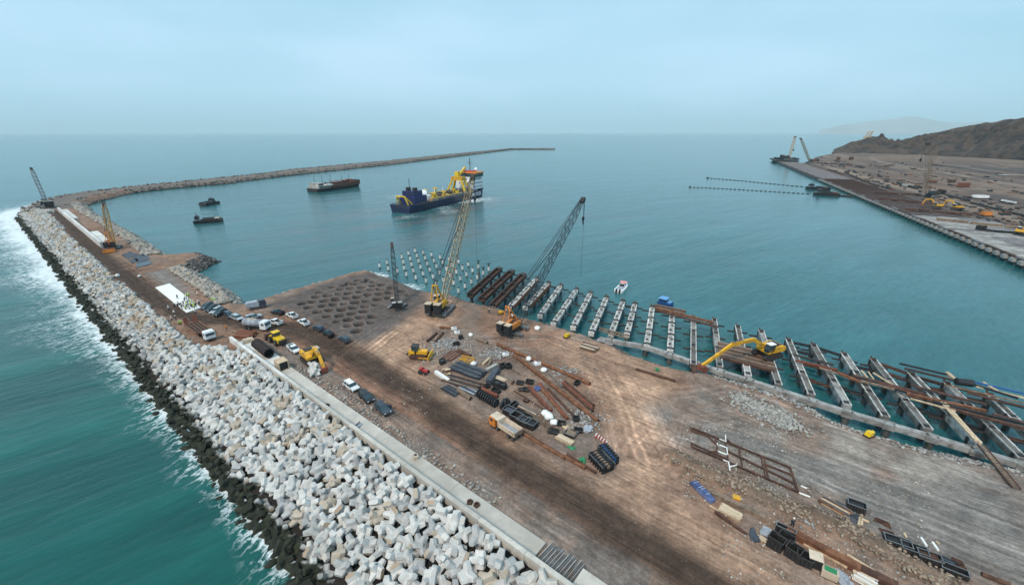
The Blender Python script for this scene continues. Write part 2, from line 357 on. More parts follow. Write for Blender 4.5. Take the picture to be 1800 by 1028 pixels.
def build_ground():
    ys = [18.0]
    while ys[-1] < 470: ys.append(ys[-1] * 1.0042 + .06 if not 112 < ys[-1] < 205 else ys[-1] + .3)
    ss = np.concatenate([np.linspace(-1.62, -.63, 250), np.linspace(-.628, -.1, 300), np.linspace(-.097, 1.75, 470)])
    Y = np.repeat(np.array(ys)[:, None], len(ss), 1); X = ss[None, :] * (Y + 12)
    P = np.stack([X.ravel(), Y.ravel()], 1)
    near = inside(P, LAND).reshape(X.shape); nd = near.copy()
    for k in range(1, 13):
        nd[k:] |= near[:-k]; nd[:-k] |= near[k:]; nd[:, k:] |= near[:, :-k]; nd[:, :-k] |= near[:, k:]
    near = nd.ravel()
    Z = np.full(len(P), -5.0); C = np.zeros((len(P), 3)); T = np.zeros(len(P))
    Q = P[near]; x, y = Q.T
    z, ins, dS, dH = ground_z(Q)
    n, tt = Q @ NV, Q @ TV
    f1, f2, f3 = fbm(x, y, 30, 1), fbm(x, y, 9, 2), fbm(x, y, 3, 5)
    z = z + np.where(ins, (f3 - .5) * .5 + (f2 - .5) * .5, 0) * np.clip(z / 3, .2, 1)
    # ground colours, with gap shade painted in under the armour blocks
    c = np.tile(np.array([.222, .140, .102]), (len(Q), 1))
    c = mixa(c, sstep(.42, .62, f1), (.285, .19, .142))
    c = mixa(c, sstep(.5, .7, f2) * .5, (.20, .18, .165))
    tan = soft(Q, [(640, 600), (760, 545), (800, 560), (760, 590), (700, 640), (800, 700), (880, 770), (1040, 870), (1110, 800), (1050, 690), (960, 600), (1090, 610), (1180, 650), (1200, 720), (1150, 790), (1180, 870), (1330, 960), (1420, 1060), (1150, 1000), (900, 830), (720, 700)], 4)
    c = mixa(c, tan * (.45 + .55 * sstep(.35, .6, f2)), (.40, .27, .195))
    grey = soft(Q, [(1140, 720), (1270, 670), (1420, 720), (1800, 845), (1900, 1100), (1640, 1050), (1420, 900), (1200, 800)], 5)
    c = mixa(c, grey * (.5 + .5 * sstep(.35, .6, f2)), (.19, .182, .175))
    c = mixa(c, soft(Q, [(1270, 690), (1500, 750), (1700, 830), (1600, 850), (1380, 780)], 4) * sstep(.4, .6, f2) * .8, (.33, .30, .27))
    yard = soft(Q, [(760, 575), (840, 580), (940, 620), (1060, 740), (1090, 830), (1040, 850), (900, 750), (780, 690), (740, 630)], 3)
    c = mixa(c, yard * (.4 + .4 * sstep(.4, .6, f2)), (.20, .165, .145))
    fill = soft(Q, [(478, 535), (556, 503), (622, 482), (655, 478), (740, 508), (752, 530), (700, 570), (650, 602), (590, 592), (530, 555)], 3)
    c = mixa(c, fill * .92, (.105, .094, .091)); c = mixa(c, fill * sstep(.5, .68, f2) * .6, (.16, .135, .13))
    red = soft(Q, [(430, 560), (520, 560), (640, 630), (740, 700), (900, 830), (1100, 960), (900, 890), (700, 770), (560, 670), (470, 600)], 4)
    c = mixa(c, red * .75 * sstep(.35, .6, f2), (.27, .145, .10))
    strip = (n > 38.5) & (n < 46) & (tt < 130)
    c = mixa(c, strip * (.35 + .5 * sstep(.35, .6, f2)), (.185, .17, .16))
    c = mixa(c, soft(Q, [(255, 480), (300, 470), (340, 520), (300, 515)], 3) * .8, (.20, .20, .20))
    road = [tuple(gp(u, v)[:2]) for u, v in ROAD]
    dr = seg_dist(Q, road) + (fbm(x, y, 5, 7) - .5) * 2.2
    c = mixa(c, (1 - sstep(1.2, 6.5, dr)) * .95, (.064, .045, .036))
    c = mixa(c, (1 - sstep(.0, .55, np.abs(dr - 6.2))) * .35, (.10, .075, .06))
    # turning tracks across the fill
    gr = np.random.RandomState(77)
    for base, n_t, wid in [([(630, 622), (700, 577), (790, 530)], 11, 8), ([(690, 645), (820, 600), (960, 592), (1070, 640), (1125, 740), (1150, 850), (1260, 950), (1420, 1060)], 12, 7), ([(560, 605), (700, 700), (850, 800), (1000, 885), (1150, 985), (1300, 1075)], 12, 11), ([(1145, 800), (1180, 715), (1290, 695), (1480, 765), (1700, 850), (1850, 900)], 9, 6), ([(1190, 770), (1370, 815), (1560, 890), (1820, 985)], 9, 8), ([(150, 430), (240, 503), (300, 548), (420, 572), (520, 590)], 5, 5)]:
        d = signed_dist(Q, [tuple(gp(u, v)[:2]) for u, v in base]) + (vnoise(x, y, 11, n_t) - .5) * 2.6
        on = sstep(.3, .55, fbm(x, y, 22, n_t + 3, 2))
        for k in range(n_t):
            o_ = gr.uniform(-wid, wid); lt = gr.rand() < .6; st = np.exp(-((np.abs(d - o_) - .85) / .26) ** 2) * on * (.28 + .34 * gr.rand())
            c = c * (1 - st[:, None]) + (c * (1.75 if lt else .48)) * st[:, None]
            z = z - st * .06
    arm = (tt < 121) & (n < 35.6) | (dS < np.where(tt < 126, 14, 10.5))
    c = mixa(c, arm.astype(float), (.02, .019, .018))  # near-black bed paints in the shade of the gaps between blocks
    lip = (1 - sstep(1.0, 5.5, dH)) * ins * (tt < 140)
    c = mixa(c, lip * .75, (.13, .12, .115))
    # pits of the vibro fill, rubble berm
    for p in CRAT_W:
        d = np.hypot(x - p.x, y - p.y); g = vnoise(np.full(1, p.x), np.full(1, p.y), 1, 3)[0]
        r = 1.45 + .7 * g; k = 1 - sstep(r * .62, r, d); ring = np.exp(-((d - r * 1.15) / .5) ** 2)
        z = z - k * (1.6 + .9 * g) + ring * .25; c = mixa(c, k * .85, (.035, .028, .025)); c = mixa(c, ring * .4, (.17, .145, .135))
    bd = seg_dist(Q, [tuple(gp(u, v)[:2]) for u, v in BERM])
    z = z + np.exp(-(bd / 1.6) ** 2) * (.5 + .7 * f3); c = mixa(c, np.exp(-(bd / 2.4) ** 2) * .7, (.17, .12, .085))
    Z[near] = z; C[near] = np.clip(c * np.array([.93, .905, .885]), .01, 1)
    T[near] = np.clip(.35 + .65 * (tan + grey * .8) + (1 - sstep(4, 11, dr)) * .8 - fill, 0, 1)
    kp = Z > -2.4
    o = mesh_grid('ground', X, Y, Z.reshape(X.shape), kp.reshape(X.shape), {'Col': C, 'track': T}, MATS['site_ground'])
    tag(o, 'brown and grey fill platform and breakwater roadway', kind='structure')
build_ground()

# ---------------------------------------------------------------- sea
m, t, b = nodes_of('sea_water')
pos = t.nodes.new('ShaderNodeNewGeometry').outputs['Position']
def attr(t, n):
    a = t.nodes.new('ShaderNodeAttribute'); a.attribute_name = n; return a.outputs['Fac']
mp1 = t.nodes.new('ShaderNodeMapping'); mp1.vector_type = 'TEXTURE'; mp1.inputs['Rotation'].default_value = (0, 0, R(38)); mp1.inputs['Scale'].default_value = (4, 1, 1); t.links.new(pos, mp1.inputs['Vector'])
mp2 = t.nodes.new('ShaderNodeMapping'); mp2.vector_type = 'TEXTURE'; mp2.inputs['Rotation'].default_value = (0, 0, R(64)); mp2.inputs['Scale'].default_value = (1.9, 1, 1); t.links.new(pos, mp2.inputs['Vector'])
w1 = noise(t, .55, 5, .62, mp1.outputs[0]); w2 = noise(t, .055, 4, .55, mp1.outputs[0]); big = noise(t, .012, 4, .6, pos)
fz = noise(t, .7, 8, .72, mp2.outputs[0]); fl = noise(t, .05, 3, .6, mp2.outputs[0])
c = mixc(t, ramp(t, w2, .35, .68), (.002, .056, .048), (.009, .128, .104))
c = mixc(t, attr(t, 'open'), c, mixc(t, ramp(t, w2, .3, .7), (.017, .102, .116), (.030, .148, .164)))
mp3 = t.nodes.new('ShaderNodeMapping'); mp3.vector_type = 'TEXTURE'; mp3.inputs['Rotation'].default_value = (0, 0, R(12)); mp3.inputs['Scale'].default_value = (7, 1, 1); t.links.new(pos, mp3.inputs['Vector'])
sw = noise(t, .011, 5, .6, mp3.outputs[0])
c = mixc(t, .55, c, ramp(t, sw, .34, .68, (.55, .66, .70), (1.35, 1.25, 1.22)), 'MULTIPLY')
c = mixc(t, .5, c, ramp(t, w1, .36, .66, (.66, .72, .74), (1.35, 1.3, 1.27)), 'MULTIPLY')
c = mixc(t, ramp(t, big, .35, .7), c, mixc(t, .5, c, (.008, .09, .09)))
c = mixc(t, math_(t, 'MULTIPLY', attr(t, 'murk'), ramp(t, noise(t, .028, 5, .7, mp2.outputs[0]), .4, .62)), c, (.085, .10, .105))
fa = attr(t, 'foam')
fm = ramp(t, math_(t, 'ADD', math_(t, 'MULTIPLY', fa, .30), math_(t, 'ADD', math_(t, 'MULTIPLY', fz, .85), math_(t, 'MULTIPLY', fl, .16))), .70, .83)
lc = noise(t, .33, 5, .6, mp2.outputs[0]); rdg = math_(t, 'SUBTRACT', 1.0, math_(t, 'ABSOLUTE', math_(t, 'MULTIPLY', math_(t, 'SUBTRACT', lc, .5), 26.0)))
lace = math_(t, 'MULTIPLY', ramp(t, rdg, .15, .8), ramp(t, math_(t, 'ADD', fa, math_(t, 'MULTIPLY', math_(t, 'SUBTRACT', fl, .5), .8)), .24, .66))
fm = math_(t, 'MAXIMUM', fm, math_(t, 'MULTIPLY', lace, .75))
c = mixc(t, fm, c, (.74, .80, .82))
t.links.new(c, b.inputs['Base Color']); b.inputs['IOR'].default_value = 1.33
t.links.new(math_(t, 'ADD', math_(t, 'MULTIPLY', fm, .6), .16), b.inputs['Roughness'])
bump(t, b, math_(t, 'ADD', math_(t, 'MULTIPLY', w1, .5), math_(t, 'MULTIPLY', w2, 2.2)), .55, .9)
MATS['sea_water'] = m
def build_sea():
    ys = [-45.0]
    while ys[-1] < 42000: ys.append(ys[-1] + max(.8, (ys[-1] + 60) * .0085))
    s1 = np.linspace(-1.9, 1.7, 700); ss = np.concatenate([np.linspace(-4, -1.93, 30), s1, np.linspace(1.73, 4, 30)])
    Y = np.repeat(np.array(ys)[:, None], len(ss), 1); X = ss[None, :] * (Y + 75)
    P = np.stack([X.ravel(), Y.ravel()], 1); x, y = P.T
    n, tt = P @ NV, P @ TV
    ins = inside(P, LAND); dS = np.full(len(P), 1e4); dHh = np.full(len(P), 1e4); bx = (y < 900) & (x < 260)
    dS[bx] = seg_dist(P[bx], SEA_SIDE); dHh[ins] = seg_dist(P[ins], HARB)
    dA = np.full(len(P), 1e4); dA[bx] = seg_dist(P[bx], [tuple(q) for q in SEA_SIDE[9:13]])
    f = fbm(x, y, 14, 4)
    wdt = 2.4 + 4.2 * sstep(110, 200, tt) + 7 * sstep(220, 330, tt)
    foam = np.where((n < 16.5) | (y > 330), 1.15 * np.exp(-(dS / wdt)), 0) * (.72 + .75 * f) + .22 * np.exp(-dS / (8 + 2 * wdt)) * (n < 16)
    foam = foam + .4 * np.exp(-dA / 26)
    # broken water at the fill corner, churned water round the dredger, small crests out at sea
    for (u, v, r, k) in [(655, 483, 6, .75), (675, 487, 5, .8), (725, 508, 6, .75), (712, 502, 4, .6), (842, 350, 24, .7), (815, 354, 14, .7), (770, 364, 16, .6), (730, 350, 22, .6), (700, 345, 18, .5), (790, 372, 14, .5), (720, 382, 16, .5)]:
        g = gp(u, v, 0); foam = foam + k * np.exp(-(np.hypot(x - g.x, y - g.y) / r) ** 2)
    foam = foam + .16 * sstep(.55, .75, fbm(x, y, 40, 9)) * (n < 15) * (y < 260)
    opn = np.where(n > 15.5, 1.0, sstep(120, 420, y))
    dr = gp(742, 372, 0); murk = np.exp(-((x - dr.x) / 130) ** 2 - ((y - dr.y) / 150) ** 2) * 1.0
    dB = gp(1000, 250, 0); murk = murk + .3 * np.exp(-((x - dB.x) / 900) ** 2 - ((y - dB.y) / 500) ** 2)
    kp = ~(ins & (dS > 9) & (dHh > 9) & (y < 460))
    o = mesh_grid('sea', X, Y, np.zeros_like(X), kp.reshape(X.shape), {'foam': np.clip(foam, 0, 1.15), 'open': opn.astype(float), 'murk': murk}, MATS['sea_water'])
    tag(o, 'teal sea and harbour water', kind='structure')
build_sea()

# ---------------------------------------------------------------- far arm of the breakwater (swept section)
def resample(line, n):
    L = np.array(line); s = np.r_[0, np.cumsum(np.hypot(*np.diff(L, axis=0).T))]; q = np.linspace(0, s[-1], n)
    return np.stack([np.interp(q, s, L[:, 0]), np.interp(q, s, L[:, 1])], 1)
ARM_OUT = resample(W([(33, 383), (40, 371), (62, 362), (100, 352)]) + W([(187, 331.6), (324, 317.6), (450, 305.6), (500, 297.7), (656, 284.4), (790, 271.1), (900, 261), (974, 261.2)], 4.5), 260)
ARM_IN = resample(W([(163, 372), (152, 364), (177, 354), (228, 341), (316, 331), (405, 323.5), (450, 317), (500, 310.4), (690, 290), (813, 274.6), (900, 263.4), (976, 262.6)]), 260)
mA, t, b = nodes_of('rubble_bank')
pos = t.nodes.new('ShaderNodeNewGeometry').outputs['Position']
n1 = noise(t, .5, 6, .7, pos); n2 = noise(t, .06, 4, .6, pos)
sx = t.nodes.new('ShaderNodeSeparateXYZ'); t.links.new(pos, sx.inputs[0])
c = mixc(t, ramp(t, n1, .32, .68), (.07, .06, .055), (.22, .185, .16)); c = mixc(t, ramp(t, n2, .35, .65), c, mixc(t, .6, c, (.19, .145, .115)))
c = mixc(t, ramp(t, math_(t, 'ADD', math_(t, 'MULTIPLY', sx.outputs[2], .25), math_(t, 'MULTIPLY', n1, .2)), .3, .5, (1, 1, 1), (0, 0, 0)), c, (.025, .025, .022))
t.links.new(c, b.inputs['Base Color']); b.inputs['Roughness'].default_value = .95; bump(t, b, n1, .8, .8)
MATS['rubble_bank'] = mA
def build_arm():
    rows = []
    prof = [(0.0, -1.0), (.12, 1.6), (.24, 4.0), (.32, 4.1), (.5, 4.1), (.66, 4.2), (.74, 4.8), (.84, 4.6), (.92, 2.8), (1.0, -1.0)]
    g = np.random.RandomState(3)
    X = np.zeros((260, len(prof))); Y = X.copy(); Z = X.copy()
    for k, (w_, z_) in enumerate(prof):
        p = ARM_IN * (1 - w_) + ARM_OUT * w_; X[:, k], Y[:, k] = p.T; Z[:, k] = z_ + (g.rand(260) - .5) * (.7 if k in (1, 2, 6, 7, 8) else .15)
    o = mesh_grid('breakwater_arm', X, Y, Z, np.ones(X.shape, bool), {}, MATS['rubble_bank'])
    tag(o, 'long curved rubble arm of the breakwater with rough crest reaching out to sea', 'breakwater')
build_arm()

# ---------------------------------------------------------------- rocks and armour
m, t, b = nodes_of('armour_stone')
at = t.nodes.new('ShaderNodeAttribute'); at.attribute_name = 'Col'
pos = t.nodes.new('ShaderNodeNewGeometry').outputs['Position']
n1 = noise(t, .9, 6, .65, pos); n2 = noise(t, .25, 4, .6, pos); n3 = noise(t, 6, 3, .6, pos)
c = mixc(t, .6, at.outputs['Color'], ramp(t, n1, .3, .7, (.66, .66, .66), (1.18, 1.18, 1.18)), 'MULTIPLY')
c = mixc(t, .35, c, ramp(t, n3, .35, .7, (.6, .6, .6), (1.2, 1.2, 1.2)), 'MULTIPLY')
sx = t.nodes.new('ShaderNodeSeparateXYZ'); t.links.new(pos, sx.inputs[0])
nn_ = math_(t, 'ADD', math_(t, 'MULTIPLY', sx.outputs[0], .6303), math_(t, 'MULTIPLY', sx.outputs[1], .7763))
bank = math_(t, 'MINIMUM', math_(t, 'MULTIPLY', math_(t, 'SUBTRACT', nn_, 15.0), .27), 4.0)
lev = math_(t, 'MINIMUM', math_(t, 'ADD', sx.outputs[2], .5), math_(t, 'ADD', math_(t, 'MULTIPLY', sx.outputs[2], .3), math_(t, 'MULTIPLY', bank, .7)))
tide = math_(t, 'ADD', math_(t, 'MULTIPLY', lev, .25), math_(t, 'MULTIPLY', n2, .45))
alg = mixc(t, ramp(t, n1, .35, .7), (.006, .008, .005), (.034, .038, .018))
c = mixc(t, ramp(t, tide, .385, .455, (1, 1, 1), (0, 0, 0)), c, alg)
t.links.new(c, b.inputs['Base Color']); b.inputs['Roughness'].default_value = .85; bump(t, b, n1, .35, .12)
MATS['armour_stone'] = m

def frustum(axis, side, w0, h0, w1, h1, L, sides=8, start=.15):
    a = np.array(axis, float); a /= np.linalg.norm(a); s_ = np.array(side, float); u = np.cross(a, s_)
    vs = []
    if sides == 8: ring = [(1, .66), (.66, 1), (-.66, 1), (-1, .66), (-1, -.66), (-.66, -1), (.66, -1), (1, -.66)]
    else: ring = [(1, 1), (-1, 1), (-1, -1), (1, -1)]
    for l, w_, h_ in ((start, w0, h0), (L, w1, h1)):
        for p, q in ring: vs.append(a * l + s_ * (p * w_) + u * (q * h_))
    n = len(ring)
    return vs, [(k, (k + 1) % n, n + (k + 1) % n, n + k) for k in range(n)] + [tuple(range(n, 2 * n))]
def block_shape(sides=8):
    V, Fc, tip = [], [], []
    def put_(vs, fs, is_t):
        k = len(V); V.extend(vs); Fc.extend([tuple(i + k for i in f) for f in fs]); tip.extend([is_t and j == len(fs) - 1 for j in range(len(fs))])
    q = .70711
    for sx_, sz_ in ((1, 1), (1, -1), (-1, 1), (-1, -1)):
        put_(*frustum((sx_ * q, 0, sz_ * q), (0, 1, 0), .54, .50, .33, .28, 1.42, sides), False)
    for sy in (1, -1): put_(*frustum((0, sy, 0), (1, 0, 0), .52, .82, .27, .62, 1.08, sides), True)
    return np.array(V), Fc, np.array(tip)
BV, BF, BT = block_shape(8); LV, LF, LT = block_shape(4)
def rotm(g):
    q = g.normal(size=4); q /= np.linalg.norm(q); a, b_, c_, d = q
    return np.array([[1 - 2 * (c_ * c_ + d * d), 2 * (b_ * c_ - a * d), 2 * (b_ * d + a * c_)], [2 * (b_ * c_ + a * d), 1 - 2 * (b_ * b_ + d * d), 2 * (c_ * d - a * b_)], [2 * (b_ * d - a * c_), 2 * (c_ * d + a * b_), 1 - 2 * (b_ * b_ + c_ * c_)]])
class Bulk:
    def __init__(s): s.V = []; s.F = []; s.C = []; s.n = 0
    def add(s, V, F, C):
        s.V.append(V); s.F.extend([tuple(i + s.n for i in f) for f in F]); s.C.append(C); s.n += len(V)
    def build(s, name, mat):
        me = bpy.data.meshes.new(name); me.from_pydata(np.vstack(s.V).tolist(), [], s.F); me.update()
        C = np.vstack(s.C); a = me.attributes.new('Col', 'FLOAT_COLOR', 'FACE'); a.data.foreach_set('color', np.hstack([C, np.ones((len(C), 1))]).ravel())
        me.materials.append(MATS[mat]); o = bpy.data.objects.new(name, me); COL.objects.link(o); return o
GREYS = [(.54, .525, .50), (.48, .47, .455), (.61, .595, .57), (.41, .405, .40), (.53, .50, .46)]
BEIGE = [(.46, .375, .285), (.42, .31, .22), (.49, .415, .335)]
def block_cols(g, old, tips, nf):
    base = np.array(BEIGE[g.randint(3)] if g.rand() < (.30 if old else .06) else GREYS[g.randint(5)]) * g.uniform(.9, 1.08)
    C = np.tile(base, (nf, 1))
    if g.rand() < .6: C[tips] = np.array(BEIGE[g.randint(3)]) * g.uniform(.9, 1.05)
    return C
def build_armour():
    g = np.random.RandomState(5); items = []
    tq = -28.0
    while tq < 500:
        stp = 2.36 if tq < 230 else 2.4
        n_hi = 33.8 if tq < 119 else float(np.interp(tq, [119, 126, 131, 137, 145, 165, 240, 440, 510], [33.8, 33.0, 31.5, 27.2, 26.2, 27.0, 26.2, 29.2, 30.5]))
        nq = 14.3 + g.rand() * .9
        while nq < n_hi:
            items.append((tq + g.uniform(-.5, .5), nq + g.uniform(-.45, .45))); nq += stp * .96
        tq += stp
    # the rounded head of the roadway
    hd = resample(W([(50, 402), (33, 383), (40, 371), (62, 362), (100, 352)]), 60)
    ctr = gp(105, 372); ctr = np.array([ctr.x, ctr.y])
    pts = [np.array(tn(a, b_)[:2]) for a, b_ in items]
    for p in hd:
        for r in (1.2, 2.6, 4.4, 6.6, 8.8, 11, 13.2, 15.4, 17.6):
            d = (ctr - p); pts.append(p + d / np.linalg.norm(d) * r + g.uniform(-.6, .6, 2))
    pts = np.array(pts); z, ins, dS, dH = ground_z(pts)
    recs = []
    for p, zz, i_, d in zip(pts, z, ins, dS):
        n_, t_ = p @ NV, p @ TV
        zc = max(zz, -.3) + .55 + g.uniform(-.15, .3)
        if d < 2.2 or not i_: zc = g.uniform(-.35, .55)
        if t_ < 134 and n_ > 31: zc = min(zc + .6, 5.65)
        recs.append((p[0], p[1], zc, rotm(g), g.uniform(1.1, 1.34), t_, n_))
    def vis(r):
        d = Vector((r[0], r[1], r[2] - CAMZ)); dep = d.y * CP - d.z * SP; h = d.y * SP + d.z * CP
        if dep < 5: return 1e9
        u, v = d.x / dep * FPX, -h / dep * FPX
        return dep if (abs(u) < 895 and -500 < v < 505 and r[6] > 19) else 1e9
    order = sorted(range(len(recs)), key=lambda k: vis(recs[k]))
    single = set(order[:300])
    # 300 nearest blocks stand alone, on 12 shared meshes
    shared = []
    for k in range(12):
        Cc = block_cols(g, False, BT, len(BF)) if k < 11 else np.tile(np.array(BEIGE[k % 3]), (len(BF), 1))
        bb = Bulk(); bb.add(BV, BF, Cc); o = bb.build('armour_block', 'armour_stone'); shared.append((o.data, k >= 11)); bpy.data.objects.remove(o)
    bulk = Bulk()
    for k, (x, y, z_, Rm, s_, t_, n_) in enumerate(recs):
        if k in single:
            me, beige = shared[g.randint(12)]
            o = bpy.data.objects.new('armour_block', me); COL.objects.link(o)
            o.matrix_world = Matrix.Translation((x, y, z_)) @ Matrix(Rm.tolist()).to_4x4() @ Matrix.Scale(s_, 4)
            tag(o, 'beige concrete armour block among the grey ones on the near sea slope' if beige else 'grey concrete armour block on the near sea slope below the crown wall', 'armour block', 'nearest armour blocks')
        else:
            far = y > 135; V, F_, T_ = (LV, LF, LT) if far else (BV, BF, BT)
            bulk.add((V @ Rm.T) * s_ + np.array([x, y, z_]), F_, block_cols(g, t_ > 128 and n_ > 21, T_, len(F_)))
    o = bulk.build('armour_slope', 'armour_stone'); tag(o, 'mass of grey concrete armour blocks on the sea slope, dark with weed at the waterline', 'armour blocks', kind='stuff')
build_armour()

def scatter_rocks(name, label, pts, rs, cols, mat='armour_stone', seed=1, zoff=.0, zs=None, sub=0, flat=.75):
    g = np.random.RandomState(seed); V0, F0 = ICO[sub]; V0 = np.array(V0)
    pts = np.array(pts); z = ground_z(pts)[0] if zs is None else np.array(zs)
    N = len(pts); rs = np.array(rs); nv, nf = len(V0), len(F0)
    q = g.normal(size=(N, 3, 3)); Q = np.linalg.qr(q)[0]
    V = V0[None] * g.uniform(.7, 1.25, (N, nv, 1)) * np.array([1.25, .95, .8]) * rs[:, None, None]
    V = np.einsum('nvi,nji->nvj', V, Q); V[:, :, 2] *= flat
    V += np.stack([pts[:, 0], pts[:, 1], z + rs * .3 + zoff], 1)[:, None]
    F = (np.array(F0)[None] + (np.arange(N) * nv)[:, None, None]).reshape(-1, 3)
    C = np.repeat(np.array(cols)[g.randint(0, len(cols), N)] * g.uniform(.75, 1.15, (N, 1)), nf, 0)
    me = bpy.data.meshes.new(name); me.vertices.add(N * nv); me.vertices.foreach_set('co', V.ravel())
    me.loops.add(F.size); me.loops.foreach_set('vertex_index', F.ravel()); me.polygons.add(len(F))
    me.polygons.foreach_set('loop_start', np.arange(0, F.size, 3)); me.polygons.foreach_set('loop_total', np.full(len(F), 3)); me.update(calc_edges=True)
    ac = me.attributes.new('Col', 'FLOAT_COLOR', 'FACE'); ac.data.foreach_set('color', np.hstack([C, np.ones((len(C), 1))]).ravel())
    me.materials.append(MATS[mat]); o = bpy.data.objects.new(name, me); COL.objects.link(o); return tag(o, label, 'rocks', kind='stuff')
g = np.random.RandomState(9)
ROCKC = [(.40, .35, .29), (.33, .30, .27), (.45, .41, .36), (.28, .25, .23), (.36, .30, .24)]
# inner slope of the breakwater, harbour side
def along(line, n, off0, off1, seed):
    gg = np.random.RandomState(seed); L = resample(line, max(2, n)); d = np.gradient(L, axis=0); d /= np.linalg.norm(d, axis=1)[:, None]
    nr = np.stack([-d[:, 1], d[:, 0]], 1); k = gg.uniform(off0, off1, n)[:, None]
    return L + nr * k + gg.uniform(-1, 1, (n, 2)) * .8
inA = W([(154, 363), (166, 376), (247, 420), (300, 456)]); inB = W([(343, 480), (382, 503.5), (414, 522.7), (435.5, 543)])
pA = np.vstack([along(inA, 1500, -9.5, -.5, 1), along(inB, 900, -9, -.5, 2), along(W([(435, 543), (480, 529), (556, 506), (621, 487), (652, 483)]), 260, -2.5, .3, 3)])
scatter_rocks('inner_slope_rocks', 'band of beige quarry rock along the harbour edge of the breakwater road', pA, g.uniform(.55, 1.35, len(pA)), ROCKC, seed=2, zoff=.15)
pB = np.vstack([along(W([(360, 452), (374, 453), (382, 460.7), (362, 471), (343, 480), (332, 474)]), 300, -5, .4, 4)])
scatter_rocks('spur_rocks', 'dark rock edging round the tip of the short spur', pB, g.uniform(.5, 1.2, len(pB)), [(.12, .10, .09), (.20, .17, .15), (.09, .08, .075)], seed=3)
pC = np.vstack([along(W([(652, 483), (672, 489.5), (700, 498), (733, 513.5), (748, 518.6)]), 220, -2.5, .6, 5), along(W([(800, 528), (829, 541), (873, 550), (931, 570), (975, 582), (1022, 596), (1063, 611), (1118, 635), (1173, 653), (1240, 663)]), 700, -3.0, .3, 6)])
scatter_rocks('shore_rocks', 'dark wet rocks along the waterline of the fill platform', pC, g.uniform(.2, .65, len(pC)), [(.16, .14, .13), (.25, .22, .20), (.10, .09, .085)], seed=4)
pD = np.vstack([along(W([(1262, 668), (1351, 696), (1384, 708), (1464, 746), (1525, 769), (1575, 787), (1654, 805), (1750, 824), (1800, 844)]), 2600, -6.5, .2, 7)])
scatter_rocks('quay_edge_rubble', 'loose grey rubble along the water edge beside the quay beams', pD, g.uniform(.1, .42, len(pD)), [(.36, .34, .32), (.28, .265, .25), (.44, .42, .395), (.17, .15, .14)], seed=5)
c0, c1 = gp(1300, 700), gp(1395, 750)
pE = []
for k in range(900):
    a = g.rand(); q = c0.lerp(c1, a); pE.append((q.x + g.normal() * 2.0, q.y + g.normal() * 1.7))
scatter_rocks('rubble_heap', 'pale rubble heap spread on the grey ground near the yellow long-reach excavator', pE, g.uniform(.12, .48, len(pE)), [(.36, .345, .315), (.29, .275, .255), (.42, .40, .365)], seed=6)
pF = []
for (u0, v0, u1, v1, n_) in [(740, 590, 850, 640, 700), (920, 610, 1060, 760, 800), (1200, 740, 1400, 880, 900), (1270, 840, 1640, 1020, 1300), (600, 660, 760, 800, 260), (840, 580, 1060, 620, 240)]:
    a = np.array([tuple(gp(u, v)[:2]) for u, v in zip(g.uniform(u0, u1, n_), v0 + (g.uniform(0, 1, n_)) * (v1 - v0))]); pF.append(a)
pF = np.vstack(pF)
scatter_rocks('loose_stones', 'small loose stones scattered over the working platform', pF, g.uniform(.05, .2, len(pF)), ROCKC + [(.55, .53, .5)], seed=7, zoff=.02)
pG = along([tuple(gp(u, v)[:2]) for u, v in BERM], 1300, -1.7, 1.7, 8)
scatter_rocks('berm_stones', 'ridge of brown stones and dirt crossing the grey ground', pG, g.uniform(.07, .34, len(pG)), [(.30, .22, .16), (.22, .17, .13), (.36, .28, .21)], seed=8, zoff=.5)
pH = []; zH = []
for k in range(3600):
    i = g.randint(0, 258); w_ = g.choice([g.uniform(.02, .27), g.uniform(.72, .98)]); p = ARM_IN[i] * (1 - w_) + ARM_OUT[i] * w_ + g.uniform(-3, 3, 2)
    pH.append(p); zH.append(np.interp(w_, [0, .24, .5, .74, .84, 1], [0, 3.8, 4.0, 4.7, 4.4, 0]))
scatter_rocks('arm_rocks', 'rock armour on both slopes of the far breakwater arm', pH, g.uniform(.6, 1.5, len(pH)), [(.12, .108, .10), (.20, .175, .155), (.28, .245, .21), (.08, .072, .068)], seed=9, zs=zH)
# boulders scattered in the swash
pI = [tuple(tn(t_, n_)[:2]) for t_, n_ in zip(g.uniform(-10, 330, 160), g.uniform(12.6, 15.2, 160))]
scatter_rocks('swash_boulders', 'dark weedy boulders awash in the foam', pI, g.uniform(.4, 1.0, 160), [(.05, .05, .045), (.08, .075, .06)], seed=10, zs=[-.25] * 160)

# ---------------------------------------------------------------- crown wall and its slab
wall = thing('crown_wall', 'long pale concrete crown wall with a flat slab behind the armour blocks', 'sea wall', tn(60, 36, PZ))
def wpart(name, t0, t1, n0, n1, z0, z1, mat, i0=0.0):
    a, b_, c_, d = tn(t0, n0), tn(t1, n0), tn(t1, n1), tn(t0, n1); o = wall.location
    return MB().prism([(q.x - o.x, q.y - o.y) for q in (a, b_, c_, d)], z0 - PZ, z1 - PZ).build(name, mat, wall)
tq = 134.0
while tq > -30:
    L = 9.0; wpart('stem_panel', tq, tq - L + .06, 34.75, 35.5, 3.2, 6.55, 'white_concrete' if tq > 100 else 'slab_concrete'); tq -= L
for a, b_ in ((112, 104.1), (104, 84), (83.95, 64), (63.95, 44), (43.95, 25.6), (19.2, 5), (4.95, -14), (-14.05, -30)):
    wpart('slab_panel', a, b_, 35.52, 39.6, 3.2, 4.5, 'slab_concrete')
wpart('slab_panel', 133.5, 112.2, 35.52, 40.4, 3.2, 4.32, 'white_concrete')
